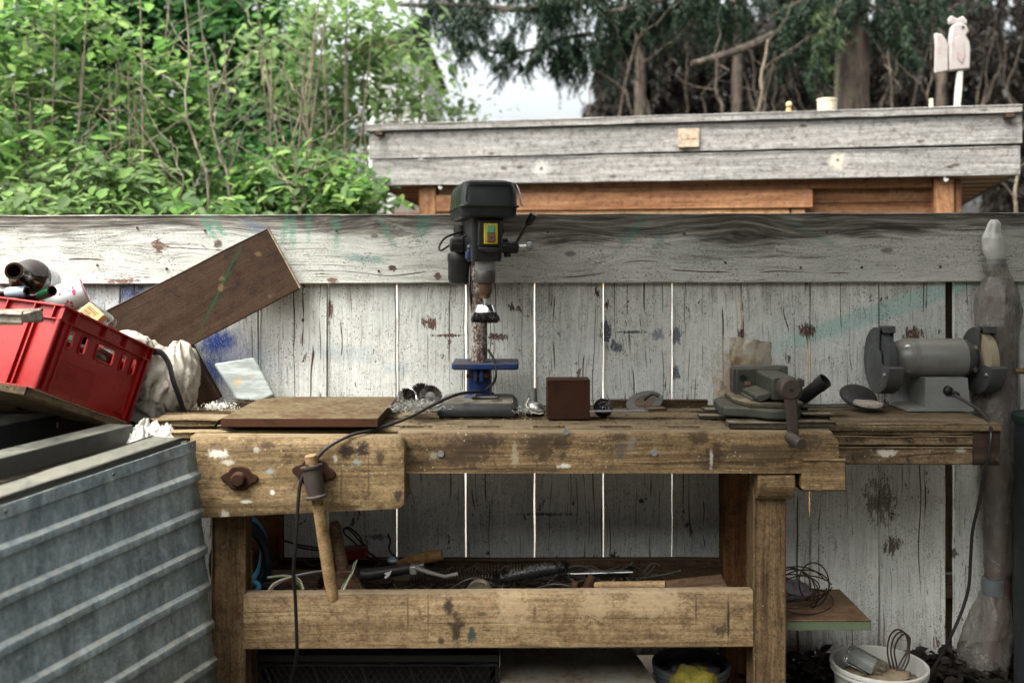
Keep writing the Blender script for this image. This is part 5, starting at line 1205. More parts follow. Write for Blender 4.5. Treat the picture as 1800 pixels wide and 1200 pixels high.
B().tube(smoothp([P(858, 615, .40), P(868, 632, .36), P(872, 655, .33), P(868, 672, .33), P(855, 684, .35)]), .0046, 7).build('table_cable', m_cord, dp, world=True)
mc = [(852, 688, .36), (820, 690, .30), (795, 696, .20), (760, 712, .13), (720, 733, .08), (680, 748, .035), (650, 757, .0), (622, 763, -.05), (596, 774, -.072), (575, 787, -.078), (560, 802, -.078), (548, 818, -.078), (534, 835, -.078), (527, 855, -.08), (523, 900, -.08), (519, 960, -.07), (516, 1000, -.05), (519, 1050, -.02), (521, 1100, -.01), (522, 1140, -.0), (520, 1160, .03), (512, 1190, .06), (500, 1240, .08)]
B().tube(smoothp([P(*q) for q in mc], 4), .0052, 8).build('power_cord', m_cord, dp, world=True)

t = thing('chuck_key', 'small dark chuck key lying at the foot of the drill column', 'chuck key', (CX+.02, .345, BT+.050))
B().tube([(-.03, 0, .003), (.045, -.005, .004)], .005, 8).build('key_shaft', m_dsteel, t)
B().tube([(.040, -.02, .005), (.046, .02, .005)], .0035, 8).build('key_bar', m_dsteel, t)
B().lathe([(.004, -.008), (.009, -.006), (.009, .006), (.004, .008)], (-.034, 0, .005), (1, 0, 0), 10).build('key_pinion', m_dsteel, t)
# ---------------------------------------------------------------- things on the workbench
def box_thing(name, label, cat, x0, x1, y0, y1, z0, z1, mat, bevel=.002, rot=0, group=None):
    cx, cy, cz = (x0+x1)/2, (y0+y1)/2, z0
    o = B().box(x0-cx, x1-cx, y0-cy, y1-cy, 0, z1-z0).build(name, mat, None, bevel=bevel, M=Matrix.Translation((cx, cy, cz)) @ Matrix.Rotation(rad(rot), 4, 'Z'))
    return tag(o, label, cat, group)
# thick rusty slab, propped on two strips
SZ = .9585
box_thing('steel_slab', 'thick rusty steel slab with dusty tan top lying on the left of the workbench', 'steel slab', -.851, -.391, -.004, .474, SZ-.0255, SZ, m_rustedge, .0015, -.3)
for y, lb in ((.06, 'flat wood strip under the front of the rusty slab'), (.38, 'flat wood strip under the back of the rusty slab')):
    o = board('wood_strip', (-.875, y, .9265), (1, 0, 0), (0, 1, 0), .42, .05, .0125, m_darkw, None, 4); tag(o, lb, 'wood strip')
# rust block
S6 = F/(D+.22)
box_thing('steel_block', 'dark rusty square steel block standing upright on the workbench', 'steel block', (962-900)/S6, (1037-900)/S6, .222, .30, BT, BT+(723-653)/S6, m_rust, .0018, 1.5)
# wire cup brush with silver rim and other brushes left of the drill
def bristle_disc(b, c, ax, r0, r1, n, th, seed, rad_=.0009):
    rb = random.Random(seed); c = Vector(c); ax = Vector(ax).normalized(); u = ax.orthogonal().normalized(); q = ax.cross(u)
    for i in range(n):
        a = rb.uniform(0, 6.283); d_ = u*math.cos(a)+q*math.sin(a); a2 = a+rb.uniform(-.25, .25); d2 = u*math.cos(a2)+q*math.sin(a2); h = rb.uniform(-th, th)
        b.tube([c+d_*r0+ax*h*.6, c+d2*(r1*rb.uniform(.93, 1.05))+ax*h], [rad_, rad_*.8], 3, False)
    return b
c = P(716, 703, .30)
t = thing('cup_brush', 'wire cup brush with shiny silver rim lying left of the drill base', 'wire brush', c)
axv = Vector((-.55, -.75, .22)).normalized()
B().lathe([(.012, .034), (.030, .028), (.038, .010), (.040, 0), (.0375, -.002), (.035, .006)], (0, 0, 0), -axv, 30, caps=False).build('rim', m_chrome, t)
tag(bristle_disc(B(), axv*.006, axv, .0, .037, 480, .014, 4).build('bristles', m_bristle, t, smooth=0), kind='stuff')
B().lathe([(0, .0), (.036, .0), (.036, .012)], (0, 0, 0), -axv, 24).build('bristle_core', m_rust, t)
c = P(757, 698, .32)
t = thing('wire_brush', 'dark rusty wire wheel leaning nearest the left side of the drill base', 'wire brush', c)
axv = Vector((-.25, -.9, .15)).normalized()
tag(bristle_disc(B(), (0, 0, 0), axv, .012, .038, 620, .009, 7).build('bristles', m_bristle, t, smooth=0), kind='stuff')
B().lathe([(0, -.010), (.016, -.010), (.018, -.006), (.018, .006), (0, .008)], (0, 0, 0), axv, 20).build('hub', m_dsteel, t)
B().lathe([(.030, -.004), (.030, .004)], (0, 0, 0), axv, 24).build('bristle_core', m_bristle, t)
c = P(740, 692, .37)
t = thing('wire_brush', 'dark wire wheel half hidden behind the silver rimmed cup brush', 'wire brush', c)
tag(bristle_disc(B(), (0, 0, 0), (.3, -.8, .3), .012, .036, 500, .009, 9).build('bristles', m_bristle, t, smooth=0), kind='stuff')
B().lathe([(0, -.006), (.02, -.006), (.028, .004)], (0, 0, 0), (.3, -.8, .3), 20).build('hub', m_rust, t)
c = P(1060, 704, .26)
t = thing('round_wire_brush', 'round dark wire brush standing on edge right of the rusty block', 'wire brush', (c.x, c.y, BT+.031))
tag(bristle_disc(bristle_disc(B(), (0, 0, 0), (.06, -1, .05), .0, .030, 420, .016, 12), (0, -.012, 0), (.06, -1, .05), .012, .027, 260, .006, 15).build('bristles', m_bristle, t, smooth=0), kind='stuff')
B().lathe([(0, -.014), (.014, -.014), (.024, -.010), (.029, 0), (.029, .012), (.01, .02)], (0, 0, 0), (-.06, 1, -.05), 24).build('bristle_core', m_bristle, t)
rb = random.Random(41); bb = B()
for i in range(16):
    a = rb.uniform(0, 6.28); r = .004+.019*i/16
    bb.tube([(r*math.cos(a+k*.35), -.018+r*.2, r*math.sin(a+k*.35)) for k in range(5)], .0009, 4)
bb.build('wire_curl', m_greysteel, t)
# upright cup brush with its shank up, and a loop of string
c = P(941, 719, .30)
t = thing('cup_brush', 'upright silver cup brush with its shank pointing up beside the rusty block', 'wire brush', (c.x, c.y, BT))
B().lathe([(.0, .046), (.010, .046), (.022, .040), (.029, .026), (.030, .014), (.028, .012)], (0, 0, 0), (0, 0, 1), 26).build('cup', m_steel, t)
tag(bristle_disc(B(), (0, 0, .008), (0, 0, 1), .008, .031, 380, .007, 21).build('bristles', m_bristle, t, smooth=0), kind='stuff')
B().lathe([(0, .001), (.028, .001), (.029, .014)], (0, 0, 0), (0, 0, 1), 20).build('bristle_core', m_bristle, t)
B().tube([(0, 0, .045), (0, 0, .062), (.0, 0, .09)], [.006, .0045, .004], 10).build('shank', m_dsteel, t)
s_ = B().tube(smoothp([P(930, 700, .27), P(925, 712, .25), P(934, 723, .235), P(948, 727, .225), P(955, 725, .23)]), .0016, 5).build('string', m_cream, None)
tag(s_, 'short curl of pale string around the upright cup brush', 'string')
# grinding discs leaning on the batten, file and offcut
c = P(1133, 712, .46)
t = thing('grinding_disc', 'grey grinding disc leaning flat behind the thin steel file', 'grinding disc', (c.x, c.y, BT))
B().lathe([(.014, -.003), (.062, -.003), (.064, 0), (.062, .003), (.014, .003)], (0, 0, .022), (-.25, -.42, .87), 36).build('disc', m_guard, t)
B().lathe([(.010, -.0035), (.034, -.0045), (.034, .0045), (.010, .0035)], (0, 0, .022), (-.25, -.42, .87), 28).build('disc_label', m_darkw, t)
o = B().tube(smoothp([P(1132, 702, .44), P(1146, 692, .43), P(1158, 696, .42)]), [.006]*10+[.007], 8).build('hose_stub', m_cord, None); tag(o, 'black rubber stub poking up beside the grinding disc', 'hose stub')
o = board('steel_file', P(1036, 723, .22)+Vector((0, 0, .001)), P(1138, 722, .25)-P(1036, 723, .22), (0, 1, 0), .178, .028, .004, m_greysteel, None, 6, .0004, .001); tag(o, 'thin flat grey steel file lying in front of the round wire brush', 'file')
o = board('wood_offcut', P(1136, 720, .24)+Vector((0, 0, .004)), (1, .1, 0), (0, 1, 0), .058, .055, .007, m_darkw, None, 4, .002, .002, ragged=.008); tag(o, 'small brown wooden offcut at the end of the steel file', 'offcut')
# cloudy slab leaning at the left
pa_ = [P(376, 640, .47), P(448, 629, .50), P(484, 695, .46), P(459, 706, .42), P(416, 704, .42)]
nrm = (pa_[1]-pa_[0]).cross(pa_[2]-pa_[0]).normalized(); nrm = nrm if nrm.y < 0 else -nrm
bb = B(); n = 5; vs = [p+nrm*.014 for p in pa_]+[p-nrm*.014 for p in pa_]
bb.add(vs, [tuple(range(n)), tuple(range(2*n-1, n-1, -1))]+[(i, i+n, (i+1) % n+n, (i+1) % n) for i in range(n)])
o = bb.build('resin_slab', m_slab, None, bevel=.008, seg=3); tag(o, 'cloudy translucent slab leaning on the fence behind the rusty slab', 'resin slab')
# fluff and dirt
def fluff(name, label, c, r, n, seed, mat, size=.006):
    rng = np.random.default_rng(seed); vs = []; fs = []
    pos = rng.normal(0, .45, (n, 3))*np.array(r); pos[:, 2] = np.abs(pos[:, 2])
    b = B()
    for p in pos:
        a = Vector(p)+Vector(c); d1 = Vector(rng.normal(0, 1, 3)).normalized()*size; d2 = Vector(rng.normal(0, 1, 3)).normalized()*size
        b.tube([a, a+d1, a+d1+d2], [.0011, .0011, .0006], 3, False)
    o = b.build(name, mat, None, smooth=0); tag(o, label, name.replace('_', ' '), kind='stuff'); return o
fluff('metal_fluff', 'grey fluff and swarf between the cup brush and the drill base', P(735, 718, .22), (.075, .07, .022), 900, 3, m_fluff, .008)
fluff('metal_fluff', 'swarf at the right foot of the drill base', P(925, 722, .26), (.04, .04, .012), 250, 4, m_fluff, .007)
fluff('wood_chips', 'brown wood chips at the foot of the cloudy slab', P(425, 712, .36), (.06, .04, .010), 300, 6, m_darkw, .008)
fluff('wood_chips', 'pale chips along the left end of the bench top', P(385, 716, .33), (.05, .03, .012), 400, 8, m_rag, .007)
rng = np.random.default_rng(5)
b = B()
for i in range(1500):
    x = rng.uniform(-.33, .95); y = min(.52, abs(rng.normal(.12, .22))+.05)
    if rng.uniform() < .45: x = rng.normal(.72, .16)
    if abs(x-.12) > .11 or y > .3 or y < .2:
        r = rng.uniform(.001, .0032)*(1 if rng.uniform() > .06 else 2); a = rng.uniform(0, 3.14); h = r*.6
        ux, uy = math.cos(a)*r*2.1, math.sin(a)*r*2.1; k = BT
        b.add([(x-ux, y-uy, k), (x+uy*.5, y-ux*.5, k), (x+ux, y+uy, k), (x-uy*.5, y+ux*.5, k), (x, y, k+h)], [(0, 1, 4), (1, 2, 4), (2, 3, 4), (3, 0, 4)])
tag(b.build('sawdust', m_osb, None, smooth=0), 'sawdust and crumbs scattered over the bench top', 'sawdust', kind='stuff')

# ---------------------------------------------------------------- metalworking vise on its pads
PG = 'thin pads under the metal vise'
for (px, py, y, L, Wd, T, z, lb, m) in ((1228, 716, .26, .20, .07, .012, .9265, 'splintered grey pad sticking out left under the vise', m_olive), (1236, 712, .33, .14, .08, .010, .937, 'upper splintered pad left of the vise', m_olive), (1278, 731, .075, .185, .07, .020, .9305, 'front left thick pad below the vise casting', m_olive), (1395, 731, .085, .115, .06, .020, .9305, 'front right thick pad behind the vise crank', m_olive), (1406, 722, .17, .10, .06, .010, .9465, 'rounded pad at the right of the vise', m_olive), (1325, 724, .22, .22, .12, .022, .9325, 'middle pad carrying the vise casting', m_darkw)):
    o = board('wood_pad', (P(px, py, y).x, y, z), (1, rnd.uniform(-.06, .06), 0), (0, 1, 0), L, Wd, T, m, None, 6, .0015, .004, ragged=.012); tag(o, lb, 'pad', PG)
vz = .944
vs_ = thing('metal_vise', 'grey green metal vise with a long brown crank hanging over the bench front', 'vise', (.80, .22, vz))
pts = [(.642, .17), (.648, .13), (.70, .11), (.735, .095), (.765, .062), (.80, .055), (.85, .06), (.875, .10), (.885, .16), (.90, .20), (.895, .28), (.85, .38), (.70, .38), (.655, .32)]
B().prism(pts, vz, vz+.030, 'z').build('base_casting', m_vise, vs_, bevel=.006, world=True)
B().prism([(.72, .10), (.86, .07), (.89, .12), (.89, .36), (.70, .36), (.69, .2)], vz+.029, vz+.046, 'z').build('swivel_plate', m_olive, vs_, bevel=.006, world=True)
B().box(.735, .875, .14, .34, vz+.045, .999).build('body', m_vise, vs_, bevel=.006, world=True)
B().prism([(.785, 1.000), (.785, 1.062), (.792, 1.069), (.852, 1.069), (.859, 1.062), (.859, 1.000)], .082, .31, 'y').build('slide_bar', m_vise, vs_, bevel=.003, world=True)
# flared skirt on the left of the bar
B().prism([(.786, 1.022), (.742, 1.013), (.738, 1.003), (.752, .987), (.786, 1.005)], .10, .285, 'y').build('skirt', m_vise, vs_, bevel=.004, world=True)
B().box(.722, .870, .288, .318, .985, 1.074).build('moving_jaw', m_vise, vs_, bevel=.004, world=True)
B().box(.728, .905, .345, .385, .985, 1.076).build('fixed_jaw', m_guard, vs_, bevel=.004, world=True)
B().box(.712, .722, .292, .340, 1.00, 1.072).build('jaw_plate', m_dsteel, vs_, bevel=.001, world=True)
B().lathe([(0, -.004), (.010, -.004), (.010, .003)], (.742, .286, 1.045), (0, 1, 0), 14).build('bolt_hole', m_black, vs_, world=True)
B().box(.748, .768, .283, .2885, 1.020, 1.033).build('label_plate', m_redbtn, vs_, bevel=.001, world=True)
B().lathe([(.030, .055), (.034, .05), (.036, .02), (.036, -.01), (.033, -.02)], (.826, .045, 1.036), (0, 1, 0), 24).build('screw_collar', m_crank, vs_, smooth=30, world=True)
B().lathe([(0, -.028), (.026, -.028), (.032, -.022), (.033, -.004), (.030, 0)], (.803, -.022, 1.048), (-.06, 1, -.03), 26, wob=.03).build('crank_hub', m_crank, vs_, smooth=30, world=True)
B().lathe([(0, -.003), (.0045, -.003), (.005, .001)], (.8045, -.051, 1.048), (0, 1, 0), 10).build('hub_dimple', m_black, vs_, world=True)
B().lathe([(.014, -.008), (.017, -.004), (.017, .008), (.014, .012)], (.838, -.012, 1.062), (0, 1, 0), 6).build('hub_nut', m_crank, vs_, world=True)
aa = loft([(arc_rect(.013, .008, .006), 0, .815, -.040), (arc_rect(.0150, .009, .007), .01, .8145, -.040), (arc_rect(.0165, .0095, .007), .08, .810, -.038), (arc_rect(.019, .0105, .008), .14, .806, -.036), (arc_rect(.024, .012, .010), .172, .804, -.034)])
aa.build('crank_arm', m_crank, vs_, smooth=45, M=Matrix.Translation((0, 0, .880)), world=True)
B().tube([P(1388, 768, -.042), P(1392, 771, -.06), P(1409, 781, -.115)], [.0165, .0172, .0165], 18).build('crank_handle', m_crank, vs_, bevel=.002, world=True)
# plastic bag behind the vise: tan block wrapped in dusty film
t = thing('plastic_bag', 'dusty crumpled plastic bag round a tan block behind the metal vise', 'plastic bag', (.75, .50, BT))
def crum(u, v, amp, s):
    return Vector((mn.noise(Vector((u*5, v*5, s))), mn.noise(Vector((u*5, v*5, s+9))), mn.noise(Vector((u*5, v*5, s+18)))))*amp
def bagsheet(cs, amp, s):
    c00, c10, c01, c11 = [Vector(c_) for c_ in cs]
    def fn(u, v):
        p = c00*(1-u)*(1-v)+c10*u*(1-v)+c01*(1-u)*v+c11*u*v
        a = 1 if 0 < v < 1 else .4
        return p+crum(u, v, amp*a, s)+crum(u*3.1, v*3.1, amp*.4, s+3)+Vector((0, -.02*math.sin(math.pi*u), 0))
    return fn
B().box(.745, .838, .49, .54, BT, 1.090).build('wrapped_block', paint('tan foam block', (.30, .22, .12), .85, 0, (.17, .10, .05), .7), t, bevel=.008, world=True)
B().sheet(bagsheet((P(1262, 706, .44), P(1352, 700, .45), P(1287, 590, .475), P(1357, 601, .475)), .0075, 2), 30, 30).build('film', m_bagfilm, t, smooth=60, world=True)
B().sheet(bagsheet((P(1254, 710, .44), P(1300, 708, .43), P(1264, 592, .50), P(1300, 592, .48)), .009, 6), 22, 24).build('film', m_filmthin, t, smooth=60, world=True)
B().sheet(bagsheet((P(1258, 710, .38), P(1282, 712, .37), P(1250, 650, .42), P(1276, 680, .40)), .006, 14), 12, 12).build('film', m_filmthin, t, smooth=60, world=True)
# black tube, and the sanding discs
t = thing('black_tube', 'short black rubber tube pointing up to the right behind the vise crank', 'tube', (.93, .34, BT))
a0, a1 = P(1408, 702, .36), P(1451, 668, .30); dv = (a1-a0).normalized(); Ln = (a1-a0).length
B().lathe([(.0, 0), (.018, 0), (.022, .01), (.0225, Ln*.7), (.0245, Ln*.72), (.0245, Ln), (.020, Ln), (.019, Ln*.6), (0, Ln*.55)], a0, dv, 22).build('tube_body', m_cord, t, world=True)
B().box(-.035, .03, -.03, .03, 0, .008, Matrix.Translation((P(1400, 702, .37).x, .37, BT+.012))).build('tube_plate', m_black, t, bevel=.003, world=True)
t = thing('sanding_disc', 'black domed sanding pad and pale wooden disc left of the bench grinder', 'sanding pad', P(1515, 712, .40))
c = Vector((0, 0, 0))
B().lathe([(0, .012), (.03, .012), (.058, .006), (.062, 0), (.058, -.006), (.03, -.008), (0, -.008)], (0, .035, .026), (.03, -.50, .86), 34).build('pad', m_cord, t)
B().lathe([(0, .004), (.046, .004), (.048, 0), (.046, -.004), (0, -.004)], (.008, -.035, .010), (.05, -.12, 1), 30).build('wood_disc', m_greyplank, t)
B().lathe([(0, .004), (.055, .003), (.057, 0), (.055, -.003)], (.02, -.01, .003), (0, 0, 1), 30).build('backing_disc', m_black, t)
o = board('rubber_scrap', P(1395, 716, .30)+Vector((0, 0, .004)), (1, .05, 0), (0, 1, 0), .18, .06, .005, m_black, None, 5, .002, .002, ragged=.02); tag(o, 'flat black rubber scrap between the vise and the sanding pad', 'rubber scrap')

# ---------------------------------------------------------------- bench grinder
GY = .46; GS = F/(D+GY)
gx = lambda px: (px-900)/GS
gzz = lambda py: ZC-(py-465)/GS
gr = thing('bench_grinder', 'grey twin wheel bench grinder on the side table', 'bench grinder', (gx(1642), GY, ZT))
cz = gzz(628); mr = .0645
B().lathe([(.052, gx(1578)), (.060, gx(1590)), (mr, gx(1596)), (mr, gx(1688)), (.060, gx(1692)), (.055, gx(1700))], (0, GY, cz), (1, 0, 0), 44).build('motor_housing', m_grind, gr, smooth=30, world=True)
for (xa, xb) in ((gx(1597), gx(1607)), (gx(1682), gx(1690))):
    B().lathe([(mr+.0012, xa), (mr+.0012, xb)], (0, GY, cz), (1, 0, 0), 44).build('end_band', m_grind, gr, world=True)
B().lathe([(.030, gx(1566)), (.050, gx(1570)), (.064, gx(1590)), (.064, gx(1595))], (0, GY, cz), (1, 0, 0), 40).build('end_bell', m_grind, gr, smooth=50, world=True)
B().lathe([(.064, gx(1691)), (.060, gx(1698)), (.048, gx(1708)), (.030, gx(1714))], (0, GY, cz), (1, 0, 0), 40).build('end_bell', m_guard, gr, smooth=50, world=True)
for x, ysgn in ((gx(1584), 1), (gx(1701), 1)):
    for dz in (.037, -.037):
        B().lathe([(0, -.006), (.008, -.006), (.009, .004)], (x+.006, GY-.043, cz+dz), (-.4 if x < gx(1642) else .4, -1, dz*10), 10).build('bell_screw', m_steel, gr, world=True)
def guard(x0, x1, wheelmat, right):
    """wheel guard: drum open to the front between the spark arrestor and the rest"""
    R_ = .112; xc = (x0+x1)/2
    a0, a1 = rad(72), rad(355)         # 0 = towards camera (-y), 90 = up; covered from top over the back to below the front
    b = B(); n = 34; arc = [a0+(a1-a0)*i/n for i in range(n+1)]
    cy_, cz_ = GY-.005, gzz(633)
    def pt(a, r): return (cy_-r*math.cos(a), cz_+r*math.sin(a))
    for i in range(n):
        p, q = pt(arc[i], R_), pt(arc[i+1], R_); p2, q2 = pt(arc[i], R_-.004), pt(arc[i+1], R_-.004)
        b.add([(x0, *p), (x1, *p), (x1, *q), (x0, *q), (x0, *p2), (x1, *p2), (x1, *q2), (x0, *q2)], [(0, 1, 2, 3), (7, 6, 5, 4), (0, 3, 7, 4), (1, 5, 6, 2), (0, 4, 5, 1), (3, 2, 6, 7)])
    b.build('guard_rim', m_guard, gr, smooth=35, world=True)
    # side cheeks: outer one closed with a chamfered boss, cut back where the wheel shows
    for x, outer in ((x0, not right), (x1, right)):
        cut = .02 if outer else .05
        ck = [pt(a, R_-.001) for a in arc]
        ck = [(y, z) for (y, z) in ck]
        # front edge follows a chord set back so that the wheel is seen
        fr = [(cy_-.105, cz_-.012), (cy_-.055, cz_-.008), (cy_-.028, cz_+.03), (cy_-.030, cz_+.075), (cy_-.034, cz_+.10)]
        B().prism(ck+fr, x-.002, x+.002, 'x').build('guard_cheek', m_guard, gr, world=True)
        if outer:
            s = -1 if not right else 1
            bb = B(); ring = [(cy_+.01+.075*math.cos(k*math.pi/3+.5)*1.0, cz_-.01+.075*math.sin(k*math.pi/3+.5)) for k in range(6)]
            top = [(cy_+.01+.035*math.cos(k*math.pi/3+.5), cz_-.01+.035*math.sin(k*math.pi/3+.5)) for k in range(6)]
            xo = x+s*.002
            bb.add([(xo, *p) for p in ring]+[(xo+s*.014, *p) for p in top], [tuple(range(6, 12))]+[(k, (k+1) % 6, (k+1) % 6+6, k+6) for k in range(6)])
            bb.build('cheek_boss', m_guard, gr, bevel=.003, world=True)
    B().lathe([(0, x0+.006), (.070, x0+.006), (.094, x0+.008), (.096, x0+.010), (.096, x1-.012), (.094, x1-.010), (0, x1-.010)], (0, cy_, cz_), (1, 0, 0), 44).build('grinding_wheel', wheelmat, gr, smooth=30, world=True)
    # spark arrestor tab and front rest
    tz_ = cz_+R_*math.sin(a0)
    ty = cy_-R_*math.cos(a0)
    tb_ = B().prism([(ty-.024, tz_-.010), (ty-.022, tz_+.012), (ty+.02, tz_+.012), (ty+.02, tz_+.006), (ty-.016, tz_+.006), (ty-.018, tz_-.010)], x0+.002, x1-.002, 'x').build('spark_tab', m_guard, gr, bevel=.001, world=True)
    B().lathe([(0, -.004), (.004, -.004), (.005, 0)], (xc, ty-.022, tz_+.004), (0, 1, 0), 10).build('tab_screw', m_dsteel, tb_, M=Matrix.Identity(4))
    rz = cz_-.012
    fy = cy_-R_-.006
    prof = [(fy, rz), (fy-.002, rz-.004), (fy+.006, rz-.03), (fy+.024, rz-.06), (fy+.05, rz-.082), (fy+.075, rz-.09), (fy+.075, rz-.085), (fy+.05, rz-.076), (fy+.028, rz-.055), (fy+.012, rz-.028), (fy+.006, rz)]
    B().prism(prof, x0-.001, x1+.004, 'x').build('tool_rest', m_guard, gr, bevel=.001, world=True)
    B().lathe([(0, -.006), (.006, -.006), (.007, .002)], (x0-.002 if not right else x0-.003, cy_-.085, cz_-.04), (1, 0, 0), 10).build('guard_bolt', m_steel, gr, world=True)
guard(gx(1539), gx(1563), m_wheel, False)
guard(gx(1713), gx(1738), m_wheel2, True)
B().tube([(gx(1560), GY, cz), (gx(1714), GY, cz)], .011, 12).build('shaft', m_steel, gr, world=True)
px0, px1 = gx(1613), gx(1687)
B().prism([(px0, gzz(660)), (px1-.002, gzz(660)), (px1+.008, ZT+.012), (px0, ZT+.012)], GY-.065, GY+.07, 'y').build('pedestal', m_pale, gr, bevel=.002, world=True)
B().prism([(gx(1580), ZT), (gx(1602), ZT), (px1+.012, ZT), (px1+.012, ZT+.013), (px0-.02, ZT+.013), (gx(1588), ZT+.010)], GY-.080, GY+.09, 'y').build('foot_plate', m_pale, gr, bevel=.002, world=True)
cc = (gx(1651), GY-.066, gzz(682))
B().lathe([(0, -.016), (.010, -.014), (.0155, -.008), (.0165, .0), (.0165, .004)], cc, (0, 1, 0), 20).build('cord_grommet', m_cord, gr, world=True)
gc = [cc, (cc[0]+.02, GY-.10, cc[2]-.006), P(1680, 695, .32), P(1706, 711, .28), P(1722, 722, .24), P(1735, 738, .20), P(1742, 756, .128), P(1738, 800, .115), P(1731, 828, .13), P(1722, 880, .16), P(1710, 930, .18), P(1706, 985, .20), P(1703, 1030, .20), P(1692, 1070, .20), P(1675, 1110, .20), P(1655, 1150, .22), P(1630, 1190, .24), P(1600, 1225, .26)]
B().tube(smoothp(gc[:8] and gc, 4), .0052, 8).build('power_cord', m_cord, gr, world=True)

# ---------------------------------------------------------------- bubble-wrapped pole
bp = P(1748, 700, .50)
t = thing('wrapped_pole', 'tall pole wrapped in dirty bubble wrap with white plastic knotted on top', 'wrapped pole', (bp.x, bp.y, 0))
WSc = F/(D+.50)
def wl(sections, name, mat, n=40, amp=.12, seed=0, sub=3):
    b = B(); vs = []; fs = []; rows = []
    for i in range(len(sections)-1):
        a, c = sections[i], sections[i+1]
        for j in range(sub): rows.append([a[k]+(c[k]-a[k])*j/sub for k in range(3)])
    rows.append(list(sections[-1]))
    for (py, xl, xr) in rows:
        z = ZC-(py-465)/WSc; cx = ((xl+xr)/2-900)/WSc; r = (xr-xl)/2/WSc
        for k in range(n):
            a = 2*math.pi*k/n
            ca, sa = math.cos(a), math.sin(a)
            w_ = 1+amp*mn.noise(Vector((ca*1.6, sa*1.6, z*9+seed)))+amp*.6*(.4-abs(mn.noise(Vector((ca*3+z*8, sa*3, z*20+seed)))))+amp*.35*(.4-abs(mn.noise(Vector((ca*7, sa*7+z*20, z*48+seed)))))
            vs.append((cx+r*w_*math.cos(a), .50+min(r, .075)*w_*math.sin(a), z))
    m = len(rows)
    for i in range(m-1):
        for k in range(n): fs.append((i*n+k, i*n+(k+1) % n, (i+1)*n+(k+1) % n, (i+1)*n+k))
    fs += [tuple(range(n-1, -1, -1)), tuple(range((m-1)*n, m*n))]
    return b.add(vs, fs).build(name, mat, t, smooth=60, world=True)
wl([(386, 1742, 1752), (392, 1738, 1757), (410, 1731, 1757), (418, 1728, 1761), (440, 1730, 1764), (455, 1736, 1764), (462, 1741, 1760)], 'plastic_cap', m_whitefilm, 44, .22, 3, 5)
B().lathe([(.031, ZC-(470-465)/WSc), (.031, ZC-(455-465)/WSc)], ((1751-900)/WSc, .50, 0), (0, 0, 1), 18).build('neck_tape', m_pale, t, world=True)
wl([(464, 1728, 1768), (476, 1730, 1770), (486, 1734, 1776), (500, 1726, 1782), (520, 1720, 1790), (545, 1718, 1793), (560, 1718, 1789), (600, 1717, 1784), (660, 1716, 1783), (720, 1712, 1783), (790, 1722, 1784), (860, 1732, 1784), (930, 1730, 1780), (1000, 1732, 1776), (1018, 1738, 1768)], 'bubble_wrap', m_wrap, 80, .11, 1, 8)
wl([(1016, 1727, 1766), (1030, 1726, 1765), (1044, 1728, 1766)], 'tape_band', paint('grey blue tape', (.12, .13, .14), .4), 24, .06, 5)
wl([(1042, 1724, 1770), (1070, 1712, 1773), (1110, 1698, 1774), (1150, 1686, 1768), (1230, 1672, 1762)], 'bubble_wrap', m_wrap, 80, .20, 8, 14)
B().lathe([(.042, .02), (.042, 1.36)], ((1757-900)/WSc, .515, 0), (0, 0, 1), 20).build('pole_core', paint('red brown carpet roll', (.10, .05, .042), .9, 0, (.07, .04, .034), .5), t, world=True)
# dark drum, rod and green ball at the right edge
dx = (1866-900)/(F/(D+.30))
t = thing('dark_drum', 'dark blue grey metal drum at the right edge beside the wrapped pole', 'drum', (dx, .30, 0))
zt = ZC-(742-465)/(F/(D+.30))
B().lathe([(.0, 0), (.138, 0), (.142, .004), (.142, .012), (.138, .02), (.138, .62), (.141, .63), (.138, .64), (.138, zt-.01), (.142, zt-.004), (.142, zt)], (0, 0, 0), (0, 0, 1), 44).build('drum_body', m_drum, t, smooth=30)
B().lathe([(0, zt-.002), (.146, zt-.002), (.147, zt+.004), (.146, zt+.022), (0, zt+.024)], (0, 0, 0), (0, 0, 1), 44).build('drum_lid', m_dgreen, t, smooth=30)
o = B().tube([P(1784, 652, .44), P(1840, 652, .42)], .009, 12).build('brass_rod', m_brass, None); tag(o, 'short dull brass rod end at the right edge beside the wrapped pole', 'rod')
o = B().lathe([(0, -.006), (.03, -.004), (.032, 0), (.03, .004), (0, .006)], P(1779, 618, .55), (1, -.5, 0), 24).build('yellow_disc', m_limeball, None); tag(o, 'yellow green plastic disc half hidden behind the wrapped pole', 'disc')
o = B().tube([P(1789, 545, .548), P(1790, 720, .548), P(1790, 800, .545)], .006, 10).build('thin_pipe', m_steel, None); tag(o, 'thin metal pipe standing against the fence right of the wrapped pole', 'pipe')
# ---------------------------------------------------------------- red crate with bottles
CA = Vector((-1.266, -.10, 1.293)); CU = Vector((.269, .893, -.361)).normalized(); CV = Vector((-.943, .32, .089)); CV = (CV-CU*CV.dot(CU)).normalized(); CW = CU.cross(CV)
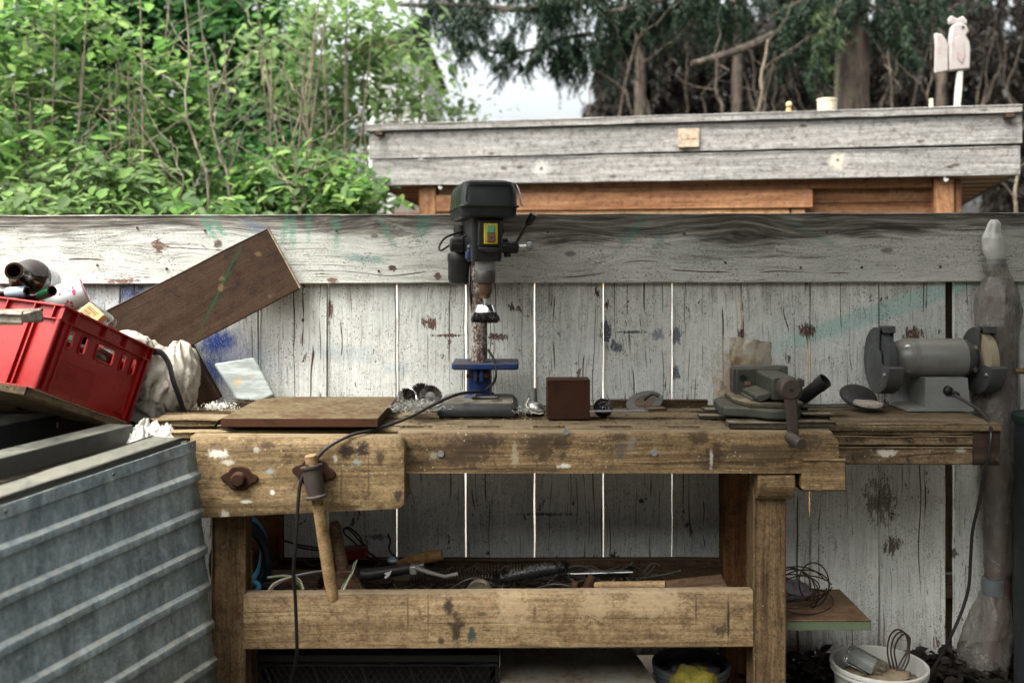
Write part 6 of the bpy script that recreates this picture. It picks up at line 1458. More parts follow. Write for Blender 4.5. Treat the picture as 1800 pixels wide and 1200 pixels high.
# local frame: X = u (visible side), Y = v (towards the left), Z = w (up)
CR = Matrix((CU, CV, CW)).transposed()
cl, cwid, chh = .430, .60, .245
borg = CA-CW*chh
crate = thing('plastic_crate', 'tilted red plastic crate full of empty bottles at the left end of the bench', 'crate', borg, CR)
def wall_x(name, y0, y1, par=crate):
    """side lying along X with handle slots; local, thickness y0..y1"""
    b = B(); z0, z1 = .0, chh-.040
    # slots: (x0, x1, z0, z1)
    sl_ = [(.060, .087, .140, .192), (.118, .145, .140, .192), (.190, .272, .142, .190), (.308, .330, .140, .192), (.358, .380, .140, .192)]
    xs = sorted({.006, cl-.006} | {v_ for s in sl_ for v_ in s[:2]}); zs = sorted({z0, z1, .140, .142, .190, .192})
    for i in range(len(xs)-1):
        for j in range(len(zs)-1):
            xm, zm = (xs[i]+xs[i+1])/2, (zs[j]+zs[j+1])/2
            if any(s[0] < xm < s[1] and s[2] < zm < s[3] for s in sl_): continue
            b.box(xs[i], xs[i+1], y0, y1, zs[j], zs[j+1])
    return b.build(name, m_red, par, smooth=0), sl_
w1, sl_ = wall_x('side_wall', .010, .014)
for s in sl_:   # raised rims round the slots
    x0, x1, z0, z1 = s; r = .004
    B().tube([(x0, .008, z0+.006), (x0, .008, z1-.006), (x0+.006, .008, z1), (x1-.006, .008, z1), (x1, .008, z1-.006), (x1, .008, z0+.006), (x1-.006, .008, z0), (x0+.006, .008, z0), (x0, .008, z0+.006)], .0026, 5).build('slot_rim', m_red, w1)
B().box(.006, cl-.006, cwid-.014, cwid-.010, 0, chh).build('side_wall', m_red, crate)
B().box(.010, .014, .012, cwid-.012, 0, chh).build('end_wall', m_red, crate)
B().box(cl-.014, cl-.010, .012, cwid-.012, 0, chh).build('end_wall', m_red, crate)
B().box(.008, cl-.008, .012, cwid-.012, .0, .005).build('floor_panel', m_red, crate)
# double rim with ribs
for (x0, x1, y0, y1) in ((-.004, cl+.004, -.004, .012), (-.004, cl+.004, cwid-.012, cwid+.004), (-.004, .012, .012, cwid-.012), (cl-.012, cl+.004, .012, cwid-.012)):
    B().box(x0, x1, y0, y1, chh-.005, chh+.001).build('rim', m_red, crate, bevel=.0015)
    B().box(x0+.002, x1-.002, y0+(.002 if y0 < .01 else 0), y1, chh-.043, chh-.039).build('rim', m_red, crate, bevel=.001)
B().box(.006, cl-.006, .010, .0135, chh-.040, chh-.004).build('rim_band', m_red, crate)
for x in (.004, .062, .196, .296, .40, .426):
    B().box(x-.002, x+.002, -.003, .011, chh-.040, chh-.004).build('rim_rib', m_red, crate)
for x in (.003, .028, .052, .398, .420):
    B().box(x-.0025, x+.0025, -.001, .011, .004, chh-.042).build('corner_rib', m_red, crate)
B().box(.030, .050, .004, .011, .004, chh-.043).build('corner_panel', m_red, crate)
for y in (.03, .10, .20, .32, .44, .54):
    B().box(-.003, .011, y-.002, y+.002, chh-.040, chh-.004).build('rim_rib', m_red, crate)
for y in (.004, .085, .105, .30, .32, .50, .52):
    B().box(-.001, .011, y-.0025, y+.0025, .004, chh-.042).build('corner_rib', m_red, crate)
B().box(.0, cl, -.0005, .013, -.001, .006).build('base_rim', m_red, crate, bevel=.001)
B().box(-.0005, .013, .0, cwid, -.001, .0055).build('base_rim', m_red, crate, bevel=.001)
dots = B()
for j in range(13):
    for i in range(30): dots.box(.070+i*.0052, .0722+i*.0052, .0088, .0104, .020+j*.0068, .0222+j*.0068)
tag(dots.build('raised_dots', m_red, w1, smooth=0), kind='stuff')
B().tube([(.352, .0095, .02), (.388, .0095, .02), (.388, .0095, .128), (.352, .0095, .128), (.352, .0095, .02)], .0015, 4).build('label_frame', m_red, w1)

def bottle(label, mouth, back, R_, mat, cat='bottle', labelmat=None, neck=.5, rim=None, group='empty bottles in the red crate'):
    """axis runs from the mouth to the base"""
    m = Vector(mouth); a = (Vector(back)-m).normalized(); L = (Vector(back)-m).length
    t = thing('glass_bottle', label, cat, m, None, group)
    nr = R_*.40
    prof = [(nr*.82, .004), (nr*.80, 0), (nr*1.08, 0), (nr*1.12, .003), (nr*1.12, .014), (nr, .017), (nr*1.02, L*.30), (R_*.62, L*.38), (R_*.92, L*.46), (R_, L*.52), (R_, L*.985), (R_*.9, L), (0, L)]
    inner = [(0, L-.005), (R_*.93, L-.006), (R_*.93, L*.53), (R_*.55, L*.385), (nr*.82, L*.30), (nr*.80, .004)]
    B().lathe(prof+inner, (0, 0, 0), a, 28, caps=False).build('bottle_body', mat, t, smooth=60)
    if labelmat:
        B().lathe([(R_+.0008, L*.58), (R_+.0008, L*.90)], (0, 0, 0), a, 28, caps=False).build('paper_label', labelmat, t)
    if rim:
        B().lathe([(nr*1.14, .001), (nr*1.16, .02), (nr*1.1, .07)], (0, 0, 0), a, 20, caps=False).build('neck_foil', rim, t)
    return t
bottle('big brown bottle with its round mouth facing out on top of the red crate', P(24, 476, .02), P(74, 500, .27), .060, m_brown, labelmat=m_paper)
bottle('bottle with pale blue foil neck lying across the near rim of the red crate', P(48, 512, .05), P(-80, 521, .12), .036, m_brown, rim=m_foil)
bottle('dark red bottle with green mouth poking out of the red crate', P(92, 511, .03), P(10, 545, .20), .034, m_wine, rim=m_greeng)
t = thing('printed_can', 'white can with magenta print leaning behind the green bottle mouth', 'can', P(118, 522, .20), None)
ax_ = Vector((.80, .30, .34)).normalized()
B().lathe([(0, -.06), (.044, -.06), (.046, -.057), (.046, .045), (.044, .052), (.036, .055), (0, .055)], (0, 0, 0), ax_, 32).build('can_body', m_paper, t, smooth=40)
u = ax_.orthogonal().normalized(); q_ = ax_.cross(u); pk = B()
rb = random.Random(2)
for i in range(26):
    a = rb.uniform(0, 6.28); h_ = -.02+.05*rb.random(); w_ = rb.uniform(.004, .012)
    for k in (0,):
        d1 = u*math.cos(a)+q_*math.sin(a); tg = ax_.cross(d1)
        c = d1*.0464+ax_*h_; pk.add([c-tg*w_*.5-ax_*.003, c+tg*w_*.5-ax_*.003, c+tg*w_*.5+ax_*.003, c-tg*w_*.5+ax_*.003], [(0, 1, 2, 3)])
tag(pk.build('print', m_pink, t, smooth=0), kind='stuff')
B().lathe([(.0366, .0555), (.0385, .0562), (.0400, .0545)], (0, 0, 0), ax_, 30, caps=False).build('lid_rim', m_pink, t)
t = thing('glass_jar', 'clear glass jar with a tan picture label at the right rim of the red crate', 'jar', P(176, 566, .22), None)
ja = Vector((.62, -.05, -.40)).normalized()
B().lathe([(0, -.08), (.034, -.08), (.038, -.074), (.038, .02), (.034, .032), (.033, .036), (.031, .036), (.031, .03), (.035, .018), (.035, -.07), (0, -.074)], (0, 0, 0), ja, 28, caps=False).build('jar_body', m_clear, t, smooth=50)
lc = [P(132, 549, .09), P(157, 530, .12), P(184, 553, .12), P(160, 574, .09)]
nn = Vector((0, -1, 0))
bb = B(); vs = [p-Vector(P(176, 566, .22)) for p in lc]; bb.add(vs+[p+Vector((0, .03, -.012)) for p in vs], [(0, 1, 2, 3), (7, 6, 5, 4), (0, 4, 5, 1), (1, 5, 6, 2), (2, 6, 7, 3), (3, 7, 4, 0)])
bb.build('tin_lid', m_tanlabel, t, bevel=.003)
for i in range(7):
    a = vs[0].lerp(vs[1], .15+.11*i); c = vs[3].lerp(vs[2], .15+.11*i)
    B().tube([a.lerp(c, .15)+Vector((0, -.0015, 0)), a.lerp(c, .5+.3*rb.random())+Vector((0, -.0015, 0))], .0014, 4).build('picture_streak', m_handle2 if i % 2 else m_yhandle, t, world=False)
for (m_, b_, lb, mt) in ((P(150, 600, .10), P(40, 600, .30), 'brown bottle lying deep inside the red crate behind its handle slots', m_brown), (P(215, 640, .24), P(110, 630, .36), 'dark bottle lying deep inside the red crate behind the wide slot', m_wine)):
    bottle(lb, m_, b_, .036, mt)
for (x0_, y_, z_, x1_, mt, lb) in ((.04, .055, .155, .412, m_wine, 'dark bottle lying against the slotted side inside the red crate'), (.40, .065, .085, .06, m_brown, 'brown bottle lying low inside the red crate'), (.03, .13, .17, .41, m_greeng, 'green bottle lying behind the dark one inside the red crate'), (.41, .135, .10, .05, m_brown, 'second brown bottle lying on the floor of the red crate'), (.02, .205, .165, .41, m_wine, 'dark bottle lying in the middle of the red crate')):
    bottle(lb, borg+CU*x0_+CV*y_+CW*z_, borg+CU*x1_+CV*y_+CW*z_, .036, mt)
# chipboard sheet right under the crate, parallel to its floor
off = CW*-.016
p0 = borg+off+CV*.30-CU*.06
o = board('chipboard_sheet', p0+CV*0, CU, CV, .44, .66, .024, m_osb, None, 10, .003, .003, ragged=.02); tag(o, 'broken chipboard sheet sloping under the red crate', 'chipboard')
# grey weathered plank end pointing in from the left
o = board('grey_plank', P(-330, 560, -.33), P(58, 556, -.33)-P(-330, 560, -.33), (0, 1, 0), (P(58, 556, -.33)-P(-330, 560, -.33)).length, .12, .036, m_greyplank, None, 10, .002, .009); tag(o, 'pale grey plank end reaching in front of the red crate from the left', 'plank')
ps_ = P(-240, 570, -.33); o = board('support_post', (ps_.x, -.33, -.02), (0, 0, 1), (1, 0, 0), ps_.z+.01, .09, .09, m_darkw, None, 4); tag(o, 'dark post under the grey plank end', 'post')
# long brown plank and its shorter neighbour leaning on the fence
e0 = P(499.5, 454, .515); dirn = (P(191, 551, .515)-P(471, 400, .515)).normalized(); back = e0+dirn*1.05+Vector((0, -.16, 0))
wv = P(529, 508, .515)-P(471, 400, .515)
bo = board('brown_plank', e0, back-e0, -wv, (back-e0).length, wv.length*.985, .022, m_plank, None, 12, .0012, .002); tag(bo, 'long dark brown plank with a green paint line leaning across the fence', 'plank')
ce = board('cut_end', e0-dirn*.003, dirn, -wv, .004, wv.length*.98, .021, m_patch, None, 1, .0, .001); ce.parent = bo; ce.matrix_parent_inverse = bo.matrix_basis.inverted()
o = board('brown_plank', P(372, 708, .52), P(318, 610, .55)-P(372, 708, .52), (0, 1, .4), .42, .03, .085, m_plank, None, 4); tag(o, 'short dark brown plank end behind the white sack', 'plank')
# white sack with a black strap
t = thing('white_sack', 'bulging dirty white sack with a dark strap behind the red crate', 'sack', P(275, 740, .30))
sc_ = P(258, 672, .37)
B().blob(sc_-Vector(P(275, 740, .30)), (.118, .10, .140), .22, 1.3, 4, 110, 60, None, .10, (1.5, 1.5, .55), .17).build('sack_body', m_bag, t, smooth=80)
B().blob(P(316, 664, .37)-P(275, 740, .30), (.060, .075, .118), .14, 1.3, 8, 90, 50, None, .10, (1.3, 1.3, .5), .16).build('sack_lobe', m_bag, t, smooth=80)
B().blob(P(225, 610, .34)-P(275, 740, .30), (.07, .06, .045), .16, 1.5, 18, 44, 28, None, .3).build('sack_lobe', m_bag, t, smooth=80)
B().tube([p-P(275, 740, .30) for p in smoothp([P(268, 618, .30), P(284, 620, .272), P(297, 640, .262), P(304, 668, .256), P(314, 695, .262), P(321, 718, .275), P(322, 736, .29)])], .011, 8, True, .25).build('strap', m_cord, t)
def ragfn(u, v):
    x = (u-.5)*.17; y = (v-.5)*.13; r_ = max(abs(u-.5), abs(v-.5))*2
    n1 = mn.noise(Vector((u*3.1, v*3.1, 3))); n2 = mn.noise(Vector((u*7+n1*2, v*7, 8))); n3 = mn.noise(Vector((u*15, v*15+n2*2, 1)))
    return Vector((x*(1+.25*n1)+.012*n2, y*(1+.25*n2)+.012*n1+.006*n3, .052*(1-r_**3)*(.6+.8*abs(n1)+.5*n2)+.016*abs(n3)-.012*r_))
o = B().sheet(ragfn, 60, 50).build('white_rag', m_rag, None, smooth=80, thick=.003, M=Matrix.Translation(P(268, 771, .06))); tag(o, 'crumpled white rag between the red crate and the bench end', 'rag')

# ---------------------------------------------------------------- corrugated bin at the left
E0 = Vector((-.902, -.088, ZC-.4975)); dirv = Vector((-.39, -.921, 0)).normalized(); nv = Vector((.921, -.39, 0)).normalized()
bin_ = thing('corrugated_bin', 'dull galvanised corrugated steel bin side in the left foreground', 'bin', (E0.x-.2, E0.y-.4, 0))
pitch = .1035
def ribo(s):
    q = ((s-.085) % pitch)/pitch
    if s < .032: return .004
    if s < .060: return 0
    return float(np.interp(q, [0, .085, .11, .24, .29, 1], [0, .0095, .010, .0095, 0, 0]))
ss = [0, .002, .030, .033]+[.085+pitch*(k+q) for k in range(8) for q in (0, .045, .085, .11, .17, .24, .265, .29, .50, .75)]
ss = [s for s in ss if s <= .90]
tt = [i*.05 for i in range(29)]
vs = []; fs = []
for s in ss:
    for t_ in tt:
        bend = .006*mn.noise(Vector((t_*2.3, s*3, 1)))+.003*mn.noise(Vector((t_*8, s*9, 4)))
        e = (.006*math.sin(s*60) if t_ == 0 else 0)
        p = E0+dirv*(t_+e*.6)+Vector((0, 0, -s-.068*t_))+nv*(.115*s+ribo(s)+bend)
        vs.append(p)
m = len(tt)
for j in range(len(ss)-1):
    for i in range(m-1): fs.append((j*m+i, j*m+i+1, (j+1)*m+i+1, (j+1)*m+i))
B().add(vs, fs).build('side_sheet', m_galv, bin_, smooth=18, thick=.0025, world=True)
board('rim_ledge', E0-nv*.055+dirv*.05+Vector((0, 0, .004)), dirv+Vector((0, 0, -.068)), nv, 1.35, .10, .022, m_bar, bin_, 12, .001, .004)
board('inner_side', E0-nv*.10+dirv*.0+Vector((0, 0, -.46)), dirv, Vector((0, 0, 1)), 1.35, .86, .02, m_darkw, bin_, 4)
board('bin_floor', E0-nv*.30+dirv*.0+Vector((0, 0, -.22)), dirv, nv, 1.35, .5, .03, m_darkw, bin_, 4)
for (t_, s) in ((.004, .016), (.30, .016), (.62, .016)):
    B().lathe([(0, -.003), (.004, -.002), (.005, 0)], E0+dirv*(t_+.012)+nv*.0075+Vector((0, 0, -s-.068*t_)), -nv, 8).build('rivet', m_dsteel, bin_, world=True)
# grey metal profile lying over it, dark metal box behind
b0, b1 = P(234, 762, .03), P(0, 824, -.45); dv = (b1-b0).normalized(); sd = Vector((-dv.y, dv.x, 0)); sd = sd if sd.x > 0 else -sd
t = thing('metal_profile', 'dusty grey square metal profile lying across the bin from the left', 'metal profile', b0)
M_ = frame(dv, sd)
Lp = 1.25
B().box(0, Lp, -.085, 0, -.027, .027, M_).build('profile_tube', m_bar, t, bevel=.003)
B().box(-.002, .0, -.083, -.002, -.025, .025, M_).build('end_cap', m_bar, t)
bar_b = P(100, 745, .16); d2 = (P(0, 768, -.05)-P(107, 748, .17)).normalized(); d2.z = 0; s2 = Vector((-d2.y, d2.x, 0)); s2 = s2 if s2.x > 0 else -s2
c0 = P(107, 728, .17)
t = thing('metal_box', 'long dark streaked metal box with dusty top under the chipboard', 'metal box', c0)
M2 = frame(d2, s2)
B().box(0, .95, -.20, 0, -.085, 0, M2).build('box_body', m_dbox, t, bevel=.004)
B().box(.012, .018, -.0005, .0012, -.040, -.022, M2).build('sticker', m_paper, t)
# timber stack that carries all of that (behind the bin side)
t = thing('timber_stack', 'dark stack of rough timber under the red crate and metal box', 'timber stack', (-1.6, .1, 0))
for i in range(8):
    board('timber', (-2.3, .12+.01*math.sin(i*3), .05+i*.1005), (1, 0, 0), (0, 1, 0), 1.22+.04*math.sin(i*5), .52, .098, m_darkw, t, 4)
board('timber', (-2.25, .36, .915), (1, 0, 0), (0, 1, 0), 1.02, .10, .12, m_darkw, t, 4)
board('timber', (-2.25, .22, 1.0), (1, 0, -.02), (0, 1, 0), .72, .12, .06, m_darkw, t, 4)

# ---------------------------------------------------------------- on the shelf under the bench
SH = .287
def sx(px, y): return (px-900)*(D+y)/F
o = None
t = thing('mallet_head_brush', 'old tool with dark round handle and flared brown head standing on the shelf', 'hand tool', P(615, 1035, .17))
def rel(*ps): 
    o_ = P(615, 1035, .17); return [p-o_ for p in ps]
B().tube(rel(P(587, 916, .20), P(589, 925, .20), P(597, 970, .19), P(604, 1010, .18)), [.012, .0185, .019, .020], 16).build('handle', m_handle2, t)
hp = rel(P(592, 1000, .17), P(618, 998, .17), P(632, 1015, .17), P(645, 1045, .17), P(650, 1062, .17), P(588, 1062, .17))
B().prism([(p.x, p.z) for p in hp], -.02, .045, 'y').build('head', m_handle2, t, bevel=.006)
o = B().box(-.11, .11, -.06, .06, 0, .055).build('tool_box', m_dredbox, None, bevel=.004, M=Matrix.Translation((sx(560, .24), .24, SH+.03)) @ Matrix.Rotation(rad(12), 4, 'Z')); tag(o, 'dark red metal box behind the hanging wooden bar on the shelf', 'box')
o = B().box(-.045, .045, -.03, .03, 0, .035).build('tool_box', m_dredbox, None, bevel=.004, M=Matrix.Translation(P(622, 980, .36)) @ Matrix.Rotation(rad(-6), 4, 'Y')); tag(o, 'small dark red case on top of the heap behind the brown wires', 'case')
rb = random.Random(5)
o = B().box(-.10, .12, -.06, .06, 0, .11).build('cardboard_box', m_handle2, None, bevel=.003, M=Matrix.Translation((sx(500, .32), .33, SH))); tag(o, 'brown cardboard box at the left back of the shelf', 'cardboard box')
o = B().box(-.14, .14, -.07, .07, 0, .10).build('wooden_tray', m_darkw, None, bevel=.003, M=Matrix.Translation((sx(690, .38), .38, SH))); tag(o, 'dark wooden tray under the handlebar on the shelf', 'tray')
# coil of dark hose at the left
t = thing('hose_coil', 'coil of thick dark hose hanging at the left end under the bench', 'hose', P(440, 985, .26))
hc = P(425, 975, .26)
for i in range(3):
    pts = [(hc.x+(.062+.012*i)*math.cos(a*.2618), .30-.028*i, hc.z-.012*i+(.105+.006*i)*math.sin(a*.2618)) for a in range(25)]
    B().tube(pts, .015, 8, False).build('hose_turn', m_dhose if i else m_lblue, t, world=True)
B().tube(smoothp([P(438, 1030, .16), P(446, 1022, .15), P(455, 1030, .15), P(450, 1045, .15)]), .008, 8).build('hose_end', m_lblue, t, world=True)
# coloured telephone wires
WC = [paint('wire '+n_, c_, .45) for n_, c_ in (('white', (.5, .5, .47)), ('yellow', (.42, .38, .12)), ('green', (.06, .22, .10)), ('red', (.30, .04, .03)), ('violet', (.10, .07, .2)), ('blue', (.08, .14, .3)))]
t = thing('wire_bundle', 'bundle of thin coloured wires arching left of the hanging wooden bar', 'wires', P(520, 1030, .14))
for i in range(9):
    o_ = rb.uniform(-6, 6); pts = [P(468+o_*.4+i, 1042, .12), P(480+o_, 1024+i*.8, .13), P(510+o_, 1012+o_*.4, .14), P(545, 1004+o_*.7, .16), P(585, 1000+o_*.3, .20)]
    if i > 5: pts = [P(470, 1008+i, .15), P(500, 1012+o_*.3, .15), P(525, 1022+o_, .14), P(534, 1040+o_, .13)]
    B().tube(smoothp(pts), .0018, 5).build('wire', WC[i % 6], t, world=True)
t = thing('wire_bundle', 'twisted bundle of coloured wires standing beside the flared tool head', 'wires', P(612, 1030, .12))
for i in range(8):
    o_ = rb.uniform(-3, 3); pts = [P(600+o_, 1043, .11), P(606+o_, 1028, .12), P(616+i*.5+o_*.4, 1008, .13), P(623+i*.7, 988-i*.7, .14)]
    B().tube(smoothp(pts), .0019, 5).build('wire', WC[i % 6], t, world=True)
# brown cable loops
t = thing('cable_tangle', 'tangle of dark brown cable rising against the fence behind the bar', 'cable', P(640, 960, .38))
for pts in ([(605, 930), (612, 926), (630, 940), (640, 958), (650, 972), (672, 984), (700, 990)], [(604, 928), (606, 938), (622, 952), (634, 966), (655, 975), (668, 990)], [(642, 958), (632, 950), (620, 936), (608, 927)], [(682, 938), (686, 950), (684, 965), (695, 978), (715, 986), (745, 988), (765, 992)], [(520, 960), (545, 965), (580, 968), (620, 970), (660, 985)], [(500, 950), (530, 958), (560, 962)]):
    B().tube(smoothp([P(a, c, .38+.02*math.sin(a)) for a, c in pts]), .0032, 6).build('cable', m_wire, t, world=True)
# handlebar with grip and brake lever
t = thing('handlebar', 'black bicycle handlebar grip with silver brake lever lying on the heap', 'handlebar', P(700, 1000, .16))
B().tube([P(634, 1009, .15), P(645, 1010, .15), P(690, 1003, .16), P(722, 998, .17)], [.017, .0185, .017, .0165], 14).build('grip', m_cord, t, world=True)
B().tube([P(718, 999, .17), P(745, 993, .18)], .012, 12).build('bar', m_dsteel, t, world=True)
B().prism([(p.x, p.z) for p in (P(676, 1005, .15), P(684, 1003, .15), P(689, 1000, .15), P(687, 1007, .15), P(680, 1014, .15), P(676, 1013, .15), P(680, 1008, .15))], .138, .142, 'y').build('grip_print', m_paper, t, world=True)
B().box(-.012, .012, -.014, .014, -.014, .014, Matrix.Translation(P(727, 1000, .165))).build('lever_clamp', m_greysteel, t, bevel=.004, world=True)
B().tube([P(730, 997, .15), P(752, 1005, .14), P(782, 1013, .135), P(805, 1008, .13)], [.008, .0075, .006, .0065], 8, True, .7).build('brake_lever', m_steel, t, world=True)
o = B().tube([P(700, 991, .36), P(720, 985, .35), P(760, 977, .34), P(777, 974, .335)], [.012, .016, .020, .017], 16).build('wooden_tool', m_yhandle, None, bevel=0); tag(o, 'honey coloured wooden tool handle lying above the handlebar', 'tool handle')
o = B().blob((0, 0, 0), (.018, .016, .010), .1, 2, 1, 16, 10).build('bottle_stopper', m_foil, None, M=Matrix.Translation(P(690, 984, .30))); tag(o, 'small pale blue plastic stopper beside the honey coloured handle', 'stopper')
# long springs / coils
t = thing('spring_coil', 'long dark wire spring lying along the shelf behind the brush', 'spring', P(820, 1000, .28))
for (a, c, r_, k) in ((P(735, 1006, .30), P(960, 998, .28), .014, 40), (P(720, 1020, .24), P(900, 1012, .26), .013, 34)):
    n = k*8; ax1 = (c-a).normalized(); u1 = Vector((0, 0, 1)); v1 = ax1.cross(u1)
    B().tube([a.lerp(c, i/n)+u1*r_*math.cos(i*.785)+v1*r_*math.sin(i*.785) for i in range(n+1)], .0018, 4).build('coil', m_wire, t, world=True)
# black brush with bristles and the pump
t = thing('black_brush', 'long black bristle brush lying on the shelf beside the hammer', 'brush', P(930, 1010, .22))
B().tube([P(880, 1017, .22), P(900, 1012, .22), P(960, 1000, .22), P(992, 998, .22)], [.016, .022, .022, .014], 10).build('brush_back', m_black, t, world=True)
bb = B(); rb = random.Random(8)
for i in range(700):
    u = rb.random(); p = P(868, 1014, .22).lerp(P(1000, 996, .22), u); a = rb.uniform(-.9, 1.2); L_ = rb.uniform(.02, .036)
    e = p+Vector((rb.uniform(-.012, .012), -math.cos(a)*L_*.8, math.sin(a)*L_)); bb.tube([p, e], .0009, 3, False)
tag(bb.build('bristles', m_cord, t, smooth=0, world=True), kind='stuff')
t = thing('bicycle_pump', 'thin black hand pump with shiny rods across the shelf', 'pump', P(1050, 1008, .26))
B().tube([P(1028, 1008, .27), P(1106, 1007, .27)], .011, 12).build('barrel', m_black, t, world=True)
B().tube([P(935, 1005, .235), P(1010, 1008, .24), P(1112, 1005, .245)], .0032, 8).build('rod', m_chrome, t, world=True)
B().tube([P(925, 1012, .22), P(985, 1007, .225)], .003, 8).build('rod', m_steel, t, world=True)
# hammer
t = thing('hammer', 'hammer with worn wooden handle lying on the shelf edge', 'hammer', P(1090, 1030, .14))
B().tube([P(1038, 1028, .15), P(1060, 1028, .145), P(1120, 1028, .12), P(1160, 1029, .105), P(1170, 1029, .10)], [.009, .012, .0125, .016, .0165], 14, True, .8).build('handle', m_handle, t, world=True)
B().tube([P(1042, 1012, .16), P(1035, 1030, .15), P(1030, 1044, .145)], [.014, .0175, .016], 10).build('hammer_head', m_rust, t, bevel=.002, world=True)
B().lathe([(0, -.012), (.014, -.012), (.017, -.009), (.017, .009), (.014, .012), (0, .012)], P(1012, 1031, .17), (.9, -.4, .1), 16).build('hammer_face', m_rust, t, world=True)
o = B().lathe([(0, -.015), (.040, -.015), (.043, -.010), (.043, .010), (.038, .015), (0, .013)], P(843, 1043, .14), (-.1, -1, .1), 28).build('dusty_disc', m_olive, None); tag(o, 'dusty round disc half hidden behind the stretcher', 'disc')
o = board('board_scrap', P(1160, 1037, .22), P(1290, 1022, .22)-P(1160, 1037, .22), (0, 1, .1), .21, .12, .010, m_handle2, None, 4, .002, .002, ragged=.02); tag(o, 'thin brown board scrap at the right end of the shelf', 'board scrap')
o = board('board_scrap', P(960, 1045, .12), (1, 0, .03), (0, 1, 0), .20, .06, .012, m_handle2, None, 4, .002, .002, ragged=.02); tag(o, 'flat board scrap lying under the hammer handle', 'board scrap')
rb = random.Random(12)
bb = B()
for i in range(240):
    x = rb.uniform(-.72, .45); y = rb.uniform(.16, .45); a = rb.uniform(0, 6.28); L_ = rb.uniform(.05, .16); z = SH+rb.uniform(.02, .115)
    p = Vector((x, y, z)); e = p+Vector((math.cos(a)*L_, math.sin(a)*L_*.4, rb.uniform(-.03, .03)))
    bb.tube(smoothp([p, p.lerp(e, .5)+Vector((0, 0, rb.uniform(-.02, .03))), e], 4), rb.uniform(.0015, .005), 5)
tag(bb.build('scrap_heap', m_dsteel, None, smooth=60), 'heap of small metal scrap and wire filling the shelf', 'scrap', kind='stuff')

# ---------------------------------------------------------------- below and right of the bench
yb0, yb1 = .12, .41
bx1 = sx(1531, .12)
gb = board('shelf_board', (.60, (yb0+yb1)/2, .309), (1, 0, 0), (0, 1, 0), bx1-.60, yb1-yb0, .032, m_handle2, None, 10, .0015, .003); tag(gb, 'brown board with a green painted edge jutting out right of the bench leg', 'board')
ge = board('painted_edge', (.60, yb0-.0022, .307), (1, 0, 0), (0, 0, 1), bx1-.602, .025, .004, m_greenedge, None, 8, .001, .001); ge.parent = gb; ge.matrix_parent_inverse = gb.matrix_basis.inverted()
t = thing('wire_tangle', 'loose loops of thin brown wire on the green edged board', 'wire', P(1410, 1040, .25))
rb = random.Random(31)
for i in range(9):
    cx_, cy_, rx, ry = 1395+rb.uniform(-8, 36), 1040+rb.uniform(-22, 20), rb.uniform(26, 56), rb.uniform(16, 38); ph = rb.uniform(0, 6)
    B().tube([P(cx_+rx*math.cos(a*.3+ph), min(1084, cy_+ry*math.sin(a*.3+ph)+a*.4), .20+.06*math.sin(a*.3+i)) for a in range(20)], .0022, 5).build('loop', m_wire, t, world=True)
o = B().blob((0, 0, 0), (.06, .05, .030), .3, 1.8, 6, 36, 24, None, .3).build('grey_cloth', m_darkcloth, None, smooth=80, M=Matrix.Translation((sx(1395, .30), .33, .345))); tag(o, 'dull violet grey cloth lump on the green edged board', 'cloth')
# white bucket
bc = P(1545, 1163, .27); bR = .145
def bucket(name, label, c, R_, h_, mat, rimmat=None, grp=None):
    t = thing(name, label, 'bucket', (c[0], c[1], 0), None, grp)
    B().lathe([(0, .004), (R_*.86, .004), (R_*.97, h_-.03), (R_, h_-.03), (R_+.004, h_-.026), (R_+.004, h_-.020), (R_, h_-.016), (R_+.006, h_-.012), (R_+.006, h_-.002), (R_+.001, h_), (R_-.004, h_-.002), (R_*.95, h_-.03), (R_*.84, .008), (0, .008)], (0, 0, 0), (0, 0, 1), 48, caps=False).build('bucket_body', mat, t, smooth=40)
    B().lathe([(R_*.93, h_-.055), (R_*.955, h_-.055), (R_*.955, h_-.050), (R_*.93, h_-.050)], (0, 0, 0), (0, 0, 1), 40).build('bucket_band', mat, t) if False else None
    return t
bk = bucket('white_bucket', 'dirty white plastic bucket on the ground at the lower right', (bc.x, bc.y), bR, bc.z, m_white)
bk2 = B().lathe([(bR*.93, .02), (bR*.955, bc.z-.075), (bR*.952, bc.z-.07)], (0, 0, 0), (0, 0, 1), 40, caps=False); bk2.build('dark_band', m_redbtn, bk)
t = thing('clear_box', 'clear plastic box leaning inside the white bucket', 'plastic box', P(1520, 1165, .26))
q0, q1 = P(1490, 1146, .30), P(1553, 1180, .24); fr = frame(q1-q0, (0, 1, .2)); fr.translation = (q0+q1)/2-P(1520, 1165, .26)
B().box(-.062, .062, -.03, .03, -.022, .022, fr).build('box_shell', m_clear, t, bevel=.004)
B().box(-.05, .03, -.02, .02, -.018, .010, fr).build('box_content', m_paper, t, bevel=.003)
t = thing('wire_loop', 'thin dark cable loop standing up in the white bucket', 'cable', P(1580, 1170, .27))
for i, dx_ in enumerate((0, 6, 12)):
    B().tube(smoothp([P(1566+dx_, 1175, .27), P(1560+dx_, 1145, .28), P(1564+dx_*1.2, 1118+i*3, .29), P(1577+dx_, 1106+i*4, .29), P(1592+dx_*.6, 1114+i*3, .28), P(1596+dx_*.2, 1138, .28), P(1585+dx_, 1160, .27), P(1576+dx_, 1178, .26)]), .0028, 6).build('cable_turn', m_wire, t, world=True)
o = B().blob((0, 0, 0), (.11, .10, .03), .35, 2.2, 9, 36, 20, None, .3).build('rubbish', m_olive, None, smooth=80, M=Matrix.Translation((bc.x, bc.y, bc.z-.055))); tag(o, 'grey rubbish filling the white bucket', 'rubbish')
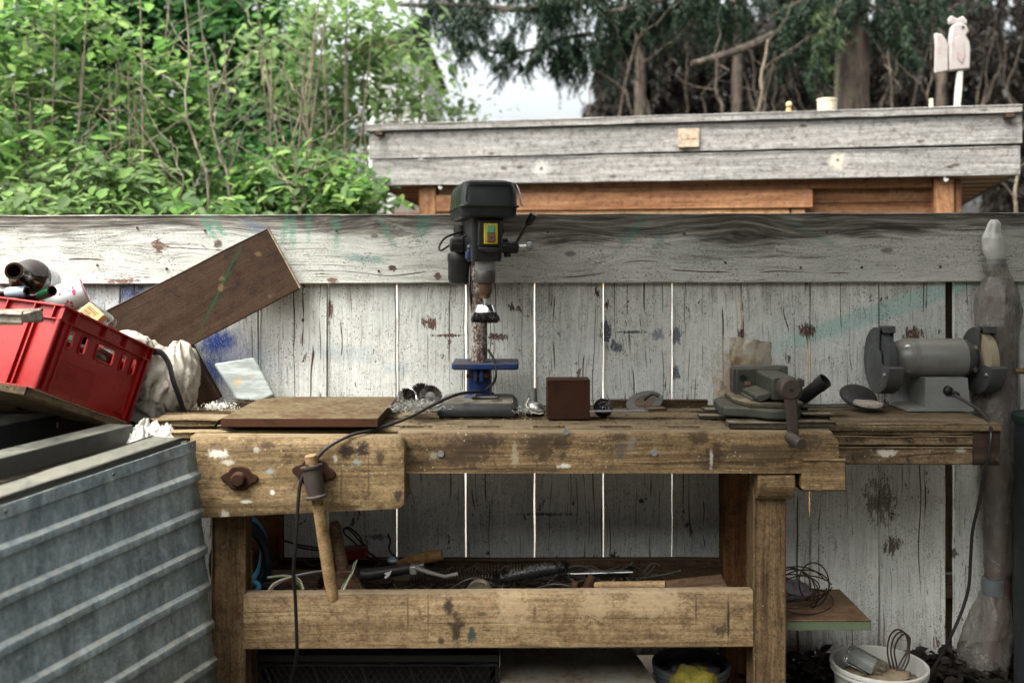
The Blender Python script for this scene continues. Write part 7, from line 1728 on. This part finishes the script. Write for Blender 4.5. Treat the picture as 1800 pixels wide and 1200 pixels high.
# under the stretcher: black crate, worn panel, grey bucket, yellow cloth
t = thing('black_crate', 'black plastic lattice crate on the ground under the bench', 'crate', (sx(660, .22), .30, 0))
x0, x1 = sx(452, .17), sx(876, .17); zt = ZC-(1150-465)*(D+.17)/F
B().box(x0, x1, .168, .180, zt-.022, zt).build('rim', m_black, t, bevel=.002, world=True)
B().box(x0, x1, .164, .184, zt-.034, zt-.030).build('rim_lip', m_black, t, bevel=.001, world=True)
B().box(x0, x1, .42, .43, 0, zt).build('back_wall', m_black, t, world=True)
for x in (x0, x1-.01): B().box(x, x+.01, .18, .42, 0, zt).build('end_wall', m_black, t, world=True)
B().box(x0, x1, .17, .43, .002, .010).build('floor_panel', m_black, t, world=True)
lb_ = B(); k = int((x1-x0)/.022)
for i in range(k):
    xx = x0+.022*i
    for s_ in (-1, 1):
        a_ = Vector((xx+.011-s_*.045, .175, .02)); c_ = Vector((xx+.011+s_*.045, .175, zt-.034))
        lb_.tube([a_, c_], .0022, 4)
tag(lb_.build('lattice', m_black, t, world=True), kind='stuff')
for i in range(5):
    xx = x0+(x1-x0)*(i+.02)/5+.02; B().tube([(xx, .166, zt-.03), (xx+.03, .164, zt-.11)], .005, 6).build('brace_bar', m_black, t, world=True)
B().box(x0+.03, x1-.02, .20, .40, .010, zt-.02).build('crate_filling', m_cord, t, bevel=.01, world=True)
pp = [P(879, 1139, .40), P(1112, 1139, .40), P(1172, 1225, .10), P(879, 1225, .10)]
bb = B(); bb.add([p for p in pp]+[p+Vector((0, .012, -.016)) for p in pp], [(0, 1, 2, 3), (7, 6, 5, 4), (0, 4, 5, 1), (1, 5, 6, 2), (2, 6, 7, 3), (3, 7, 4, 0)])
o = bb.build('worn_panel', m_board_tan, None, bevel=.002); tag(o, 'worn white panel with tan patches leaning under the bench', 'panel')
gc_ = P(1215, 1162, .26)
gbk = bucket('grey_bucket', 'grey blue plastic bucket under the right end of the bench', (gc_.x, gc_.y), .118, gc_.z, m_gbucket)
o = B().blob((0, 0, 0), (.072, .05, .062), .22, 1.4, 14, 60, 40, None, .4, (1.5, 1.5, .8)).build('yellow_cloth', m_ycloth, None, smooth=80, M=Matrix.Translation(P(1222, 1214, .13))); tag(o, 'dirty yellow cloth hanging over the grey blue bucket', 'cloth')
o = B().blob((0, 0, 0), (.09, .08, .03), .4, 2, 24, 30, 18, None, .4).build('dark_rags', m_darkcloth, None, smooth=80, M=Matrix.Translation((gc_.x, gc_.y, gc_.z-.04))); tag(o, 'dark rags inside the grey blue bucket', 'rags')
# leaf litter and soil crumbs along the fence foot on the right
rng = np.random.default_rng(44)
cen = np.stack([rng.uniform(.8, 1.75, 160), rng.normal(.50, .06, 160), rng.uniform(.005, .05, 160)], 1)
v, f = leaves(1300, rng, cen, .045, 0, .03)
o = np_obj('leaf_litter', v, f, m_dead, None, 'stuff'); tag(o, 'dark dead leaves heaped along the foot of the fence', 'leaf litter')
cen = np.stack([rng.uniform(-3, 3, 700), rng.uniform(.75, 3, 700), rng.uniform(.0, .08, 700)], 1)
v, f = leaves(7000, rng, cen, .07, -.3, .06)
o = np_obj('ground_cover', v, f, m_leafd, None, 'stuff'); tag(o, 'low green weeds on the ground behind the fence', 'weeds')
